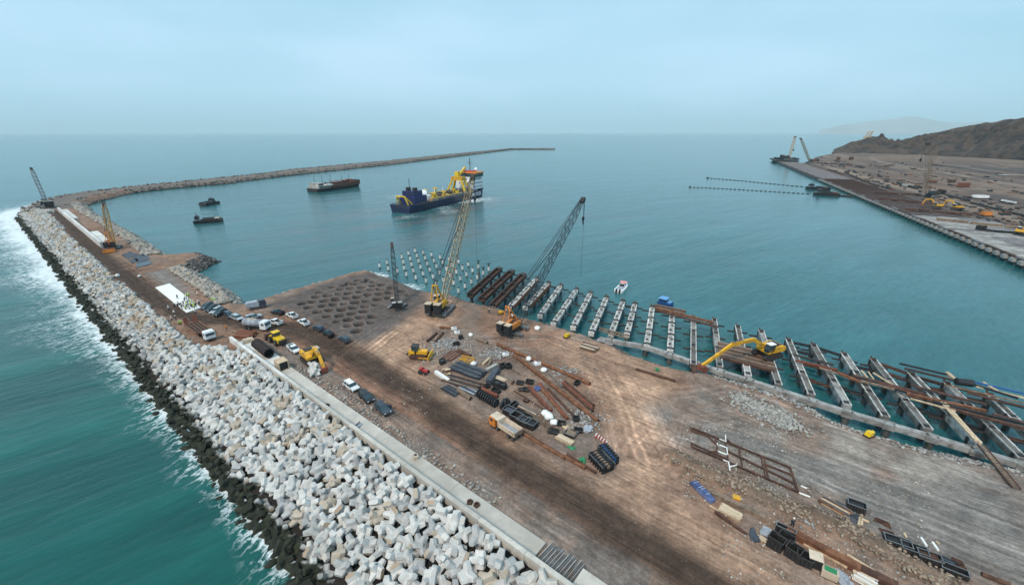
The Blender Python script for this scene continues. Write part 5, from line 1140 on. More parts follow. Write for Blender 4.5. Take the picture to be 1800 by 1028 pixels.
CR = [(ZY(467, 55), .4, (1.5, 1.5, 1.2), 'black open box with slanted corner, left of a pair', None), (ZY(540, 55), .4, (1.5, 1.5, 1.2), 'black open box, right of a pair', None), (ZY(265, 300), .3, (1.3, 1.0, .7), 'small black box at the end of the brown beams', None),
 (ZY(400, 285), 1.0, (1.4, 1.9, 1.3), 'black box at the top of the cluster of three', 'slate'), (ZY(465, 310), 1.0, (1.2, 1.8, 1.3), 'black box at the right of the cluster of three', 'slate'), (ZY(380, 365), YB, (2.0, 1.4, .9), 'black box at the bottom of the cluster of three', None),
 (ZY(692, 245), -.3, (1.7, 1.4, .3), 'flat dark brown tray beside the pair of boxes', None), (ZY(815, 240), -.3, (1.8, 1.3, .6), 'dark brown tray under the red pipe end', None), (ZY(770, 335), -.1, (1.7, 1.4, .4), 'dark brown tray below the other tray', None), (ZY(770, 478), -.5, (1.1, .9, .35), 'small brown tray near the thin rod', 'rust'),
 (ZY(555, 640), YB, (2.6, 1.9, 1.3), 'black crate at the head of the crate line behind the dump truck', 'slate'), (ZY(605, 560), .9, (2.4, 1.0, 1.1), 'black crate set across the head of the crate line', None), (ZY(648, 710), YB, (2.6, 1.9, 1.2), 'black crate second in the line behind the dump truck', None), (ZY(690, 650), YB, (1.8, 1.2, 1.0), 'small black crate beside the second in the line', 'black_steel'), (ZY(740, 770), YB, (2.5, 1.9, 1.2), 'black crate third in the line behind the dump truck', 'slate'), (ZY(790, 705), YB, (1.8, .9, .9), 'small black crate beside the third in the line', None), (ZY(832, 805), YB, (2.4, 2.0, 1.3), 'ribbed black crate at the end of the line', 'black_steel'), (ZY(1120, 875), -.4, (2.0, 1.5, .4), 'flat black tray after the rebar frames', None),
 (Z3(540, 612), -.3, (1.6, 1.3, .7), 'dark crate between the white bags and the planks', None), (Z3(632, 585), .1, (1.3, 1.2, .9), 'dark box by the grey tarp, upper', None), (Z3(648, 655), -.2, (1.7, 1.2, .6), 'dark tray by the grey tarp, lower', None), (Z3(600, 675), -.6, (2.4, 1.9, .6), 'scaffold crate filled with loose steel', 'old_timber'),
 (Z5(900, 700), -.9, (2.0, 1.5, 2.0), 'rusty black crate first of the five near the bottom', None), (Z5(980, 690), -.9, (2.0, 1.5, 2.0), 'black crate second of the five near the bottom', None), (Z5(1050, 785), -.9, (1.9, 1.6, 1.9), 'black crate third of the five near the bottom', None), (Z5(1145, 840), -.6, (2.0, 1.6, 1.6), 'black crate fourth of the five near the bottom', None),
 (Z5(985, 580), -.7, (2.6, .8, 1.2), 'long black crate behind the five near the bottom', None), (Z6(465, 335), -.6, (2.4, 1.5, 1.2), 'black box on the grey ground by the timber pile', 'black_steel'), (Z6(790, 620), -.5, (3.2, 1.5, 1.0), 'navy black crate first in the row on the grey ground', 'black_steel'), (Z6(920, 680), -.5, (3.0, 1.6, 1.0), 'navy black crate second in the row on the grey ground', None), (Z6(1040, 740), -.5, (2.6, 1.5, 1.0), 'navy black crate third in the row on the grey ground', 'dark_rust'), (Z6(1240, 840), -.6, (2.8, 1.2, .8), 'brown black crate last in the row on the grey ground', None),
 (Z2(400, 510), .5, (1.5, 1.4, 1.2), 'dark box with blue side left of the slate planks', 'slate'), (Z2(565, 285), .3, (1.3, 1.0, 1.0), 'small black box in the gravel', None), (Z2(525, 342), .6, (1.8, 1.2, .8), 'black bin on the gravel heap', None), (Z3(640, 350), .9, (1.6, 1.0, .8), 'dark bin at the pipe ends by the yard edge', None)]
for (uv, rz, d, lb_, fl) in CR: crate('steel_crate', lb_, *uv, rz, d, 'black_steel', 4 if d[0] < 2.4 else 6, 'crate', fl)
bxx = thing('tool_chest', 'pale topped dark box, last of the five near the bottom', 'box', gp(*Z5(1232, 855)), -.5); MB().box((0, 0, .9), (1.6, 1.5, 1.8)).build('body', 'black_steel', bxx); MB().box((0, 0, 1.86), (1.7, 1.6, .12)).build('lid', 'cream', bxx)
# rebar frames lying flat
def grid(name, label, corners, nx, ny, r, mat, z=.15, group=None):
    P_ = [gp(u, v, PZ + z) for u, v in corners]; c0 = sum(P_, Vector()) / 4; T = thing(name, label, 'steel frame', c0, 0, group)
    for k in range(nx + 1): f = k / nx; MB().bar(P_[0].lerp(P_[1], f) - c0, P_[3].lerp(P_[2], f) - c0, r).build('cross_bar', mat, T)
    for k in range(ny + 1): f = k / ny; MB().bar(P_[0].lerp(P_[3], f) - c0 + Vector((0, 0, r)), P_[1].lerp(P_[2], f) - c0 + Vector((0, 0, r)), r).build('long_bar', mat, T)
    return T
for k, (x, y) in enumerate([(735, 610), (800, 650), (865, 690), (935, 720), (1000, 765), (1060, 815)]):
    c = [ZY(x - 10, y - 45), ZY(x + 45, y - 12), ZY(x + 8, y + 45), ZY(x - 45, y + 12)]
    grid('rebar_grid', f'{["first", "second", "third", "fourth", "fifth", "sixth"][k]} of six flat rusty bar frames beside the crate line', c, 3, 2, .13, 'old_timber', group='flat bar frames')
grid('steel_mesh', 'dark steel mesh panel near the row of dark crates', [Z6(625, 405), Z6(735, 450), Z6(750, 495), Z6(610, 425)], 5, 3, .14, 'dark_rust')
grid('steel_mesh', 'dark mesh panel at the far end of the dark crates', [Z6(1230, 720), Z6(1310, 755), Z6(1375, 860), Z6(1265, 800)], 4, 4, .14, 'dark_rust')
grid('steel_mesh', 'bent dark mesh panel touching the first dark crate', [Z6(650, 490), Z6(770, 530), Z6(775, 560), Z6(690, 545)], 4, 3, .16, 'dark_rust')
grid('open_grid', 'open dark frame beside the flat brown trays', [ZY(665, 320), ZY(715, 310), ZY(735, 345), ZY(680, 355)], 2, 1, .16, 'black_steel')
# big rusty frame on the grey ground
Z4 = lambda x, y: (1180 + x * .214, 680 + y * .214)
bf = thing('steel_grillage', 'large rusty rectangular steel frame lying flat on the grey ground', 'steel frame', gp(1310, 810))
def fb(n_, a, b_, w_=.3, mat='dark_rust', z=.35):
    p, q = gp(*Z4(*a), PZ + z), gp(*Z4(*b_), PZ + z); MB().bar(p - bf.location, q - bf.location, w_, w_).build(n_, mat, bf)
for a, b_ in [((160, 332), (978, 662)), ((165, 488), (1042, 860)), ((978, 660), (1042, 862)), ((450, 520), (1020, 795)), ((760, 630), (1000, 725)), ((780, 745), (795, 740))]: fb('long_member', a, b_)
for a, b_ in [((555, 490), (583, 658)), ((735, 562), (775, 745)), ((762, 572), (798, 750)), ((368, 420), (385, 580)), ((445, 455), (470, 620)), ((160, 332), (165, 350)), ((165, 462), (168, 490)), ((275, 375), (370, 470)), ((280, 540), (385, 525)), ((450, 425), (500, 465)), ((165, 462), (460, 590)), ((160, 355), (290, 400))]: fb('cross_member', a, b_, .24)
for a, b_ in [((445, 392), (448, 450)), ((395, 425), (440, 443)), ((375, 460), (380, 475)), ((395, 475), (455, 497)), ((455, 495), (462, 555)), ((382, 525), (455, 555)), ((425, 597), (470, 615)), ((470, 612), (482, 685)), ((482, 655), (540, 640))]: fb('white_fitting', a, b_, .17, 'white_bag', .5)
# black racks at the yard tip
ZT = lambda x, y: (960 + x * .1265, 720 + y * .1265)
def rack(label, a, b_, wd, fill):
    p, rz, L = head(ZT(*a), ZT(*b_)); T = thing('formwork_rack', label, 'rack', (p.x, p.y, PZ), rz)
    n = 7
    for k in range(n):
        x = -L / 2 + L * (k + .5) / n
        MB().box((x, -wd / 2, .8), (.14, .14, 1.6)).box((x, wd / 2, .8), (.14, .14, 1.6)).box((x, 0, 1.62), (.14, wd, .14)).box((x, 0, .1), (.14, wd, .14)).build('upright_frame', 'black_steel', T)
    for z in (.25, .65, 1.05, 1.45):
        for s in (-1, 0, 1): MB().box((0, s * wd * .3, z), (L * .97, wd * .24, .16)).build('form_panel', fill if s == 0 and z > 1 else 'black_steel', T)
    for s in (-1, 1): MB().box((0, s * wd / 2 * 1.04, 1.6), (L, .1, .12)).build('rail', 'grey_steel', T)
rack('black formwork rack at the yard tip, the one with brown panels', (655, 650), (870, 880), 2.6, 'old_timber')
rack('black formwork rack at the yard tip, the one with blue panels', (760, 560), (955, 780), 1.9, 'blue')
# odds and ends
def bag(label, u, v, r, mat='white_bag', cat='bag', sq=.8):
    T = thing(cat.replace(' ', '_'), label, cat, gp(u, v)); MB().blob((0, 0, r * .75), (r, r, r), int(u * 7 + v), sq, 1).build('sack', mat, T, True)
    MB().tube((0, 0, r * 1.25), (.08, .05, r * 1.6), .16 * r, 7, .3 * r).build('tied_neck', mat, T); return T
for lb_, uv, r in [('white bulk bag, first of three by the rebar frames', ZY(1008, 660), .85), ('white bulk bag, middle of three by the rebar frames', ZY(1065, 705), 1.0), ('white bulk bag, last of three by the rebar frames', ZY(1127, 778), .8), ('white bag beside the yellow frame', Z2(680, 528), .8), ('white bag on the gravel at the back of the yard', Z2(655, 262), .7), ('white bag under the longest pipe, left', Z3(328, 197), .8), ('white bag between the two long pipes', Z3(425, 272), .85), ('white sack alone at the bank edge', Z2(1255, 205), .9), ('small white sack in the road verge by the breakwater', (207, 487), .9), ('white sack on the grey patch beside the breakwater road', (245, 487), .6)]: bag(lb_, *uv, r)
for lb_, uv, mt in [('crumpled grey tarp heap at the pipe ends', Z3(700, 640), 'tarp_grey'), ('grey sacking between the two long pipes', Z3(375, 215), 'tarp_grey'), ('dark tarp next to the crates near the bottom', Z5(700, 600), 'slate'), ('bright green netting at the long plank stack', Z3(604, 762), 'green'), ('bright green netting at the shore edge', (1155, 650), 'green'), ('green scrap by the boundary pipe', Z3(678, 845), 'green'), ('pale green scrap heap by the crates near the bottom', Z5(830, 570), 'tarp_grey'), ('grey hose heap at the bottom edge', (1482, 1020), 'tarp_grey'), ('blue sheet scrap under the red pipe', ZY(930, 310), 'tarp_blue')]:
    T = thing('tarp_heap', lb_, 'tarp', gp(*uv), rnd.random() * 3); m_ = MB()
    for k in range(5): m_.blob((rnd.uniform(-.9, .9), rnd.uniform(-.6, .6), .25), (rnd.uniform(.5, .95), rnd.uniform(.35, .7), .42), k + int(uv[0]), 1, 1)
    m_.build('folds', mt, T); MB().box((0, 0, .06), (2.0, 1.5, .1), .3).build('spread_sheet', mt, T)
    if mt == 'green': T.scale = (.6, .6, .6)
for k, (lb_, uv) in enumerate([('blue tarp covered bundle, outer of two beside the tan track', Z5(238, 195)), ('blue tarp covered bundle, inner of two at the brown beam', Z5(300, 252))]):
    T = thing('tarp_bundle', lb_, 'tarp', gp(*uv), -1.25); MB().side([(-1.6, 0), (1.6, 0), (1.5, .5), (.6, .8), (-.9, .75), (-1.5, .45)], -.6, .6, -.4, .4).build('cover', 'tarp_blue', T)
    for x in (-.8, .3): MB().box((x, 0, .8), (.1, 1.0, .06)).build('strap', 'tarp_grey', T)
T = thing('orange_bin', 'small orange bin standing by the long brown beam', 'bin', gp(*Z5(560, 300)), -.5); MB().box((0, 0, .45), (1.0, .8, .8), taper=1.1).build('bin_body', 'orange', T); MB().box((0, 0, .92), (1.15, .95, .1)).build('bin_rim', 'yellow', T)
gsx = thing('generator', 'pale green generator box at the bottom edge', 'generator', gp(1456, 1013), -.6); MB().box((0, 0, .7), (1.9, 1.2, 1.2)).build('housing', 'cream', gsx); MB().box((0, 0, 1.36), (1.4, .8, .12)).build('lid', 'green', gsx); MB().box((0, 0, .08), (2.1, 1.3, .16)).build('skid', 'dark_steel', gsx)
T = thing('striped_barrier', 'red and white striped barrier board at the yard tip', 'barrier', gp(*ZT(760, 440)), -1.0)
for k in range(9): MB().box((-1.4 + k * .35, 0, .75), (.3, .12, .9), 0, .35).build('stripe_board', 'red' if k % 2 else 'white_bag', T)
for x in (-1.2, 1.2): MB().box((x, 0, .2), (.15, .9, .4)).build('foot', 'red', T)
# yellow spreader frame
T = thing('lifting_spreader', 'yellow open steel frame box beside the brown pipe', 'steel frame', gp(*Z2(620, 492)), -.35); f_ = MB()
for s in (-1, 1): f_.box((0, s * .95, .3), (3.6, .22, .55)).box((0, s * .95, 1.1), (3.6, .18, .2))
for x in (-1.7, -.3, 1.7): f_.box((x, 0, .3), (.22, 1.9, .5)); 
f_.build('base_frame', 'yellow', T)
for x in (-1.7, 1.7):
    for s in (-1, 1): MB().box((x, s * .95, .75), (.2, .2, 1.1)).build('post', 'yellow', T)
MB().box((.7, 0, .4), (1.6, 1.6, .08)).build('tray', 'old_timber', T)
for k, (lb_, uv) in enumerate([('white machine cover near the pipe trestles', Z2(505, 203)), ('pale flat unit in the gravel by the longest pipe', Z2(970, 437)), ('small white cabinet near the pipe trestles', Z2(532, 238)), ('grey pump under the longest pipe', Z3(385, 225))]):
    T = thing('equipment_unit', lb_, 'machine', gp(*uv), .4); MB().box((0, 0, .45), (1.7, 1.1, .8), taper=.9).build('housing', 'white_bag', T); MB().box((.2, 0, .9), (.8, .7, .12)).build('lid', 'tarp_grey', T); MB().box((0, 0, .06), (1.9, 1.2, .12)).build('skid', 'dark_steel', T)
for k in (0, 1):
    u, v = Z2(395 + 60 * k, 200); T = thing('pipe_trestle', 'low steel trestle under the rusty pipe, ' + ['left one', 'right one'][k], 'trestle', gp(u, v)); MB().bar((-.6, 0, 0), (0, 0, .5), .12).bar((.6, 0, 0), (0, 0, .5), .12).build('legs', 'dark_steel', T); MB().bar((-.5, 0, .5), (.5, 0, .5), .15).build('saddle', 'rust', T)
heap = []
hr = np.random.RandomState(21)
for (u, v, s, n_) in [(*Z2(450, 330), 2.6, 420), (*Z2(870, 420), 2.4, 300), (*Z3(690, 570), 2.2, 200), (*Z3(560, 270), 1.8, 160), (*Z5(1180, 430), 1.5, 120)]:
    c_ = gp(u, v)
    for k in range(n_): heap.append((c_.x + hr.normal() * s, c_.y + hr.normal() * s * .8))
scatter_rocks('gravel_heaps', 'grey gravel and broken stone dumped between the yard stacks', heap, hr.uniform(.08, .34, len(heap)), [(.34, .33, .32), (.26, .25, .245), (.44, .43, .42)], seed=22, zoff=.05)
# on the wall slab: rolled mesh form, cabin, odds
p, rz, L_ = head((447, 606), (481, 634), 4.5); T = thing('rolled_mesh_form', 'long dark barrel of rebar mesh lying on the wall slab', 'steel form', (p.x, p.y, 4.55), rz)
MB().pipe((-4.6, 0, 1.35), (4.6, 0, 1.35), 1.3, .12, 14).build('barrel', 'black_steel', T)
for k in range(12): x = -4.4 + k * .8; MB().pipe((x - .08, 0, 1.35), (x + .08, 0, 1.35), 1.42, .1, 14).build('hoop', 'dark_rust', T)
for k in range(8):
    a = math.pi * k / 7; MB().bar((-4.6, 1.4 * math.cos(a), 1.35 + 1.4 * math.sin(a)), (4.6, 1.4 * math.cos(a), 1.35 + 1.4 * math.sin(a)), .12).build('long_bar', 'dark_steel', T)
p, rz, L_ = head((490, 641), (503, 652), 4.5); T = thing('site_cabin', 'cream open-ended box cabin on the wall slab', 'cabin', (p.x, p.y, 4.53), rz)
for s in (-1, 1): MB().box((0, s * 1.15, 1.15), (3.0, .1, 2.1)).build('wall', 'cream', T)
MB().box((0, 0, 2.25), (3.1, 2.5, .12)).build('roof', 'timber', T); MB().box((0, 0, .06), (3.1, 2.4, .12)).build('floor', 'old_timber', T); MB().box((-1.45, 0, 1.15), (.1, 2.2, 2.1)).build('wall', 'cream', T); MB().box((1.15, 0, 1.15), (.06, 2.18, 2.0)).build('opening_shade', 'black_steel', T)  # black sheet inside the open end stands in for the interior shade
for s in (-1, 1): MB().box((1.5, s * 1.1, 1.15), (.14, .2, 2.1)).build('post', 'timber', T)
for k, (u, v) in enumerate(((433, 602), (440, 600))):
    T = thing('stone_block', ['squared beige stone block on the slab, left of two', 'squared beige stone block on the slab, right of two'][k], 'stone block', gp(u, v, 4.4), .5); MB().box((0, 0, .55), (1.7, 1.4, 1.1), .1, .08, taper=.9).build('block', 'cream', T)
for k, (u, v) in enumerate(((575, 713), (630, 749), (731, 805), (826, 883), (838, 888))):
    T = thing('slab_fitting', ['dark tyre half on the wall slab near the parked cars', 'rusty bent plate on the wall slab', 'small concrete block at the slab edge', 'rusty bollard base on the slab, left of two', 'rusty bollard base on the slab, right of two'][k], 'fitting', gp(u, v, 4.5), k)
    if k == 2: MB().box((0, 0, .35), (1.1, .9, .7)).build('block', 'cream', T); MB().box((.1, 0, .73), (.5, .5, .06)).build('recess', 'dark_steel', T)
    elif k == 1: MB().box((0, 0, .2), (2.0, .9, .12), .2, .15).build('plate', 'tarp_grey', T); MB().bar((-.9, .3, .3), (.9, .5, .45), .15).build('edge', 'dark_steel', T)
    else: MB().pipe((0, 0, 0), (0, 0, .35), .5, .4, 12).build('ring', 'rubber' if k == 0 else 'dark_rust', T); MB().box((0, 0, .05), (.9, .9, .08)).build('base', 'dark_steel', T)
# armour blocks waiting beside the excavator, stray stones
for k, (u, v, z) in enumerate(((550, 648, 1.0), (556, 652, 1.2), (552, 655, .9), (558, 659, 1.0), (551, 661, 1.0))):
    o = bpy.data.objects.new('armour_block', bpy.data.meshes['armour_block']); COL.objects.link(o); q = gp(u, v)
    o.matrix_world = Matrix.Translation((q.x, q.y, PZ + z)) @ Euler((k * 1.3, .7 * k, k)).to_matrix().to_4x4() @ Matrix.Scale(.95, 4)
    tag(o, 'pale armour block in the loose pile ' + ['farthest from', 'under the arm of', 'in the middle beside', 'at the bucket of', 'nearest the wall by'][k] + ' the excavator', 'armour block', 'loose armour blocks')
vg = np.vstack([along([tuple(gp(u, v)[:2]) for u, v in ((505, 640), (560, 668), (600, 695), (640, 722), (740, 800), (800, 840), (880, 880))], 420, -1.5, 1.5, 31)])
scatter_rocks('verge_stones', 'line of broken stones beside the wall slab', vg, hr.uniform(.08, .42, len(vg)), [(.34, .31, .28), (.26, .23, .21), (.42, .39, .35)], seed=32)

# ---------------------------------------------------------------- breakwater road: white slab, sheets
p4 = [gp(u, v, PZ + .35) for u, v in ((273, 505), (298, 498), (353, 540), (328, 549))]; c0 = sum(p4, Vector()) / 4
ws = thing('white_slab', 'bright white concrete slab with workers beside the breakwater road', 'concrete slab', (c0.x, c0.y, PZ))
MB().prism([((v - c0).x, (v - c0).y) for v in p4], -.3, .35).build('slab', 'white_bag', ws)
for e in ((0, 1), (1, 2), (2, 3), (3, 0)): MB().bar((p4[e[0]] - c0) * 1.0 + Vector((0, 0, .12)), (p4[e[1]] - c0) + Vector((0, 0, .12)), .25, .3).build('edge_form', 'concrete', ws)
for k, (pts_, mt, lb_) in enumerate([(((232, 452), (252, 447), (266, 455), (243, 462)), 'slate', 'grey mat square, upper right of the mats on the breakwater'), (((214, 449), (230, 443), (243, 448), (226, 456)), 'slate', 'dark crumpled mat, upper left of the mats on the breakwater'), (((240, 463), (262, 458), (268, 464), (240, 471)), 'black_paint', 'dark mat square nearest the road on the breakwater'), (((245, 446), (258, 443), (264, 447), (252, 450)), 'tarp_grey', 'small pale grey mat farthest from the road'), (((226, 458), (240, 455), (244, 459), (232, 463)), 'slate', 'grey mat between the dark ones on the breakwater')]):
    q = [gp(u, v, PZ + .1) for u, v in pts_]; cc = sum(q, Vector()) / 4; T = thing('ground_mat', lb_, 'mat', (cc.x, cc.y, PZ)); MB().prism([((v - cc).x, (v - cc).y) for v in q], .02, .3).build('sheet', mt, T); MB().bar(q[0] - cc + Vector((0, 0, .25)), q[1] - cc + Vector((0, 0, .25)), .4, .25).build('folded_edge', mt, T)

# ---------------------------------------------------------------- people
def make_person(top, helmet, trousers, stride):
    T = thing('person', '', 'person', group='workers on the site')
    bpy_me = bpy.data.meshes.new('body')
    J = [(0, 0, .95), (0, 0, 1.2), (0, 0, 1.42), (.01, 0, 1.53), (.02, 0, 1.68), (0, .19, 1.40), (.05, .25, 1.13), (.14, .24, .90), (0, -.19, 1.40), (-.04, -.25, 1.13), (.08, -.24, .90), (0, .1, .90), (stride * .5, .11, .5), (stride * .6, .11, .07), (stride * .6 + .14, .11, .04), (0, -.1, .90), (-stride * .5, -.11, .5), (-stride * .7, -.11, .07), (-stride * .7 + .14, -.11, .04)]
    E_ = [(0, 1), (1, 2), (2, 3), (3, 4), (2, 5), (5, 6), (6, 7), (2, 8), (8, 9), (9, 10), (0, 11), (11, 12), (12, 13), (13, 14), (0, 15), (15, 16), (16, 17), (17, 18)]
    rad = [.15, .15, .16, .06, .105, .075, .05, .04, .075, .05, .04, .095, .07, .05, .045, .095, .07, .05, .045]
    bpy_me.from_pydata(J, E_, []); o = bpy.data.objects.new('body', bpy_me); COL.objects.link(o)
    md = o.modifiers.new('skin', 'SKIN'); sv = bpy_me.skin_vertices[0].data
    for k, r_ in enumerate(rad): sv[k].radius = (r_, r_ * (.8 if k < 3 else 1)); sv[k].use_root = (k == 0)
    s_ = o.modifiers.new('sub', 'SUBSURF'); s_.levels = 1; s_.render_levels = 1
    dg = bpy.context.evaluated_depsgraph_get(); me = bpy.data.meshes.new_from_object(o.evaluated_get(dg)); o.modifiers.clear(); o.data = me
    me.materials.clear(); me.materials.append(MATS['skin']); o.parent = T
    jk = MB().tube((0, 0, .88), (0, 0, 1.22), .205, 10, .20).tube((0, 0, 1.22), (0, 0, 1.48), .20, 10, .12)
    for a, b_, c_ in ((5, 6, 7), (8, 9, 10)): jk.tube(J[a], J[b_], .1, 8, .075).tube(J[b_], Vector(J[b_]).lerp(Vector(J[c_]), .75), .078, 8, .06)
    jk.build('jacket', top, T)
    tr = MB()
    for a, b_, c_ in ((11, 12, 13), (15, 16, 17)): tr.tube(J[a], J[b_], .125, 8, .095).tube(J[b_], J[c_], .095, 8, .075)
    tr.build('trousers', trousers, T)
    hm = MB().tube((.02, 0, 1.70), (.02, 0, 1.80), .145, 10, .11).tube((.02, 0, 1.80), (.02, 0, 1.845), .11, 10, .04).box((.13, 0, 1.70), (.12, .2, .03)).build('helmet', helmet, T)
    return T
PT = [make_person('hiviz', 'white_bag', 'black_paint', .16), make_person('white_bag', 'white_bag', 'navy_paint', .1), make_person('navy_paint', 'white_bag', 'black_paint', .2), make_person('orange', 'orange', 'navy_paint', .12)]
PEO = [(770, 490), (960, 500), (955, 570), (1010, 545), (1000, 440), (1060, 450), (690, 700), (790, 660), (785, 720), (850, 700), (890, 680), (930, 650), (890, 760), (925, 715), (985, 780), (1000, 690), (1030, 650), (1075, 770), (1060, 720), (1095, 600), (1110, 700), (1140, 720), (1165, 690), (1150, 650), (1210, 750), (1215, 680), (1250, 700), (1300, 640), (1340, 660), (1120, 640), (1180, 720), (1070, 560), (1040, 600), (1020, 740), (1190, 640)]
LP = ['worker in yellow green vest and white helmet in the group on the white slab', 'worker in white shirt and helmet in the group on the white slab', 'worker in dark clothes and white helmet in the group on the white slab']
for k, (x, y) in enumerate(PEO):
    q = gp(260 + x * .0681, 490 + (y + 22) * .0681, PZ + .35); t_ = (0, 2, 1, 2, 0)[k % 5] if x > 980 else (2, 1, 2)[k % 3]
    lb_ = LP[t_]
    if k == 0: lb_ = 'worker in dark clothes standing alone on the white slab'; t_ = 2
    put(PT[t_], USED, lb_, (q.x, q.y, PZ + .35 if k not in (4, 6) else PZ), rnd.uniform(0, 6.3), 'workers gathered on the white slab')
for (u, v, t_, lb_) in [(297, 545, 1, 'person in white top walking on the road beside the slab, farther one'), (307, 553, 1, 'person in white top walking on the road beside the slab, nearer one'), (344, 552, 1, 'person in white top at the near corner of the white slab'), (348, 520, 1, 'person in white top alone on the red soil behind the slab'), (373, 530, 0, 'person in yellow vest behind the parked row, left of two'), (378, 531, 0, 'person in yellow vest behind the parked row, right of two'), (302, 564, 1, 'person in white at the road edge above the armour, left of two'), (310, 563, 2, 'person in dark clothes at the road edge above the armour, right of two'), (316, 572, 0, 'person in yellow green vest beside the truck ramps'), (319, 571, 0, 'second person in yellow green vest beside the truck ramps'), (398.5, 580, 3, 'person in orange at the end of the crown wall'), (860, 551, 2, 'person in dark clothes at the bank near the trough forms'), (1392, 925, 2, 'person in dark clothes by the wide rusty beam')]:
    q = gp(u, v); put(PT[t_], USED, lb_, (q.x, q.y, PZ + .02), rnd.uniform(0, 6.3), 'people about the site')
for o in PT:
    if id(o) not in USED:
        for c_ in list(o.children): bpy.data.objects.remove(c_)
        bpy.data.objects.remove(o)
# ---------------------------------------------------------------- vessels
def hull(L, B, H, bow=.16, stern=.03, sheer=1.0, rake=.0):
    n = 22; mb = MB(); vs = []
    for k in range(n + 1):
        f = k / n; x = -L / 2 + L * f
        wd = B / 2 * (min(1, .86 + .14 * f / max(stern, .01)) if f < stern else 1) * (math.sqrt(max(0.0, 1 - ((f - (1 - bow)) / bow) ** 2)) if f > 1 - bow else 1)
        wd = max(wd, .05); zt = H + sheer * max(0, (f - .78) / .22) ** 2
        vs += [(x - rake * (f > .9), -wd * .82, -1.5), (x, -wd, zt), (x, wd, zt), (x - rake * (f > .9), wd * .82, -1.5)]
    fs = []
    for k in range(n):
        a, b_ = k * 4, k * 4 + 4
        fs += [(a, b_, b_ + 1, a + 1), (a + 1, b_ + 1, b_ + 2, a + 2), (a + 2, b_ + 2, b_ + 3, a + 3), (a + 3, b_ + 3, b_, a)]
    fs += [(0, 1, 2, 3), (n * 4 + 3, n * 4 + 2, n * 4 + 1, n * 4)]
    return mb.add(vs, fs)
def vessel(name, label, stern, bow_, cat='ship'):
    p, q = gp(*stern, 0), gp(*bow_, 0); d = q - p; T = thing(name, label, cat, ((p + q) / 2).to_tuple(), math.atan2(d.y, d.x)); return T, d.length
# trailing suction dredger
M('ship_navy', (.010, .018, .062), .45, 0, .3, .2, (.02, .022, .03))
D, L = vessel('dredger', 'blue hulled suction dredger with yellow gantry and white bridge in the harbour', (704, 374), (842, 342)); B = 25
h_ = hull(L, B, 6.2, .16, .06, 4.5).build('hull', 'ship_navy', D)
for s in (-1, 1): MB().box((L * .285, s * B * .5, 4.4), (20, .14, 4.6)).build('bow_plating', 'ship_blue', D)
MB().box((-L * .02, 0, 6.4), (L * .78, B * .9, .5)).build('deck', 'dark_steel', D)
MB().box((-L * .46, 0, 5.0), (L * .08, B * .84, .6)).build('stern_deck', 'grey_steel', D)
for s in (-1, 1):
    r_ = MB()
    for k in range(34): r_.box((-L * .30 + k * L * .0185, s * B * .492, 7.4), (.35, .3, 2.2))
    r_.box((0, s * B * .492, 8.6), (L * .62, .3, .3)).build('side_frame', 'tarp_grey', D)
    MB().box((L * .03, s * B * .3, 8.0), (L * .52, 3.4, 2.0)).build('hopper_coaming', 'slate', D)
    MB().tube((-L * .27, s * B * .44, 8.2), (L * .10, s * B * .44, 8.2), .9, 10).build('suction_pipe', 'yellow', D)
    for k in range(3):
        x = -L * .24 + k * L * .12; g_ = MB().bar((x - 3, s * B * .35, 6.5), (x, s * B * .46, 13), 1.0).bar((x + 3, s * B * .35, 6.5), (x, s * B * .46, 13), 1.0); g_.bar((x, s * B * .3, 12.6), (x, s * B * .52, 12.6), 1.0).build('pipe_gantry', 'bright_yellow', D)
MB().box((L * .03, 0, 7.2), (L * .50, B * .4, .4)).build('hopper_load', 'old_timber', D)
for k in range(7): MB().box((-L * .2 + k * L * .075, 0, 8.6), (.8, B * .78, .8)).build('hopper_beam', 'dark_rust' if k % 2 else 'grey_steel', D)
a_ = MB().box((-L * .36, 0, 8.6), (16, B * .66, 7.0)).box((-L * .365, 0, 14.0), (11, B * .5, 4.2)).build('aft_house', 'ship_blue', D)
MB().box((-L * .37, -3.5, 17.2), (3.4, 2.6, 3)).box((-L * .37, 3.5, 17.2), (3.4, 2.6, 3)).build('funnel', 'ship_dark', D); MB().tube((-L * .39, 0, 17), (-L * .39, 0, 26), .25, 6).build('aft_mast', 'dark_steel', D)
MB().box((-L * .265, 0, 8.6), (9, B * .6, 5)).build('pump_house', 'white_paint', D); MB().blob((-L * .255, 0, 12), (4.2, 4.2, 3.2), 4, 1, 1).build('white_dome', 'white_paint', D, True)
for s in (-1, 1): MB().bar((-L * .47, s * 6, 5.5), (-L * .485, s * 4, 13), 1.0).bar((-L * .43, s * 6, 6), (-L * .485, s * 4, 13), .9).build('stern_gallows', 'bright_yellow', D)
MB().bar((-L * .485, -4.2, 13), (-L * .485, 4.2, 13), 1.0).build('gallows_beam', 'bright_yellow', D)
G_ = MB()
for x in (L * .155, L * .235):
    for s in (-1, 1): G_.bar((x, s * B * .44, 6.5), ((x + L * .195) / 2, s * B * .2, 19), 1.7)
G_.build('gantry_leg', 'bright_yellow', D); MB().box((L * .195, 0, 20), (7, B * .5, 3.6)).build('gantry_house', 'yellow', D); MB().bar((L * .195, 0, 22), (L * .335, 3, 29), 1.8, 2.0).build('gantry_jib', 'bright_yellow', D); MB().box((L * .185, 0, 24), (4, 4, 5)).build('gantry_tower', 'bright_yellow', D)
br = MB().box((L * .36, 0, 12.5), (20, B * .78, 8)).box((L * .365, 0, 18.3), (17, B * .74, 3.6)).build('bridge_house', 'white_paint', D)
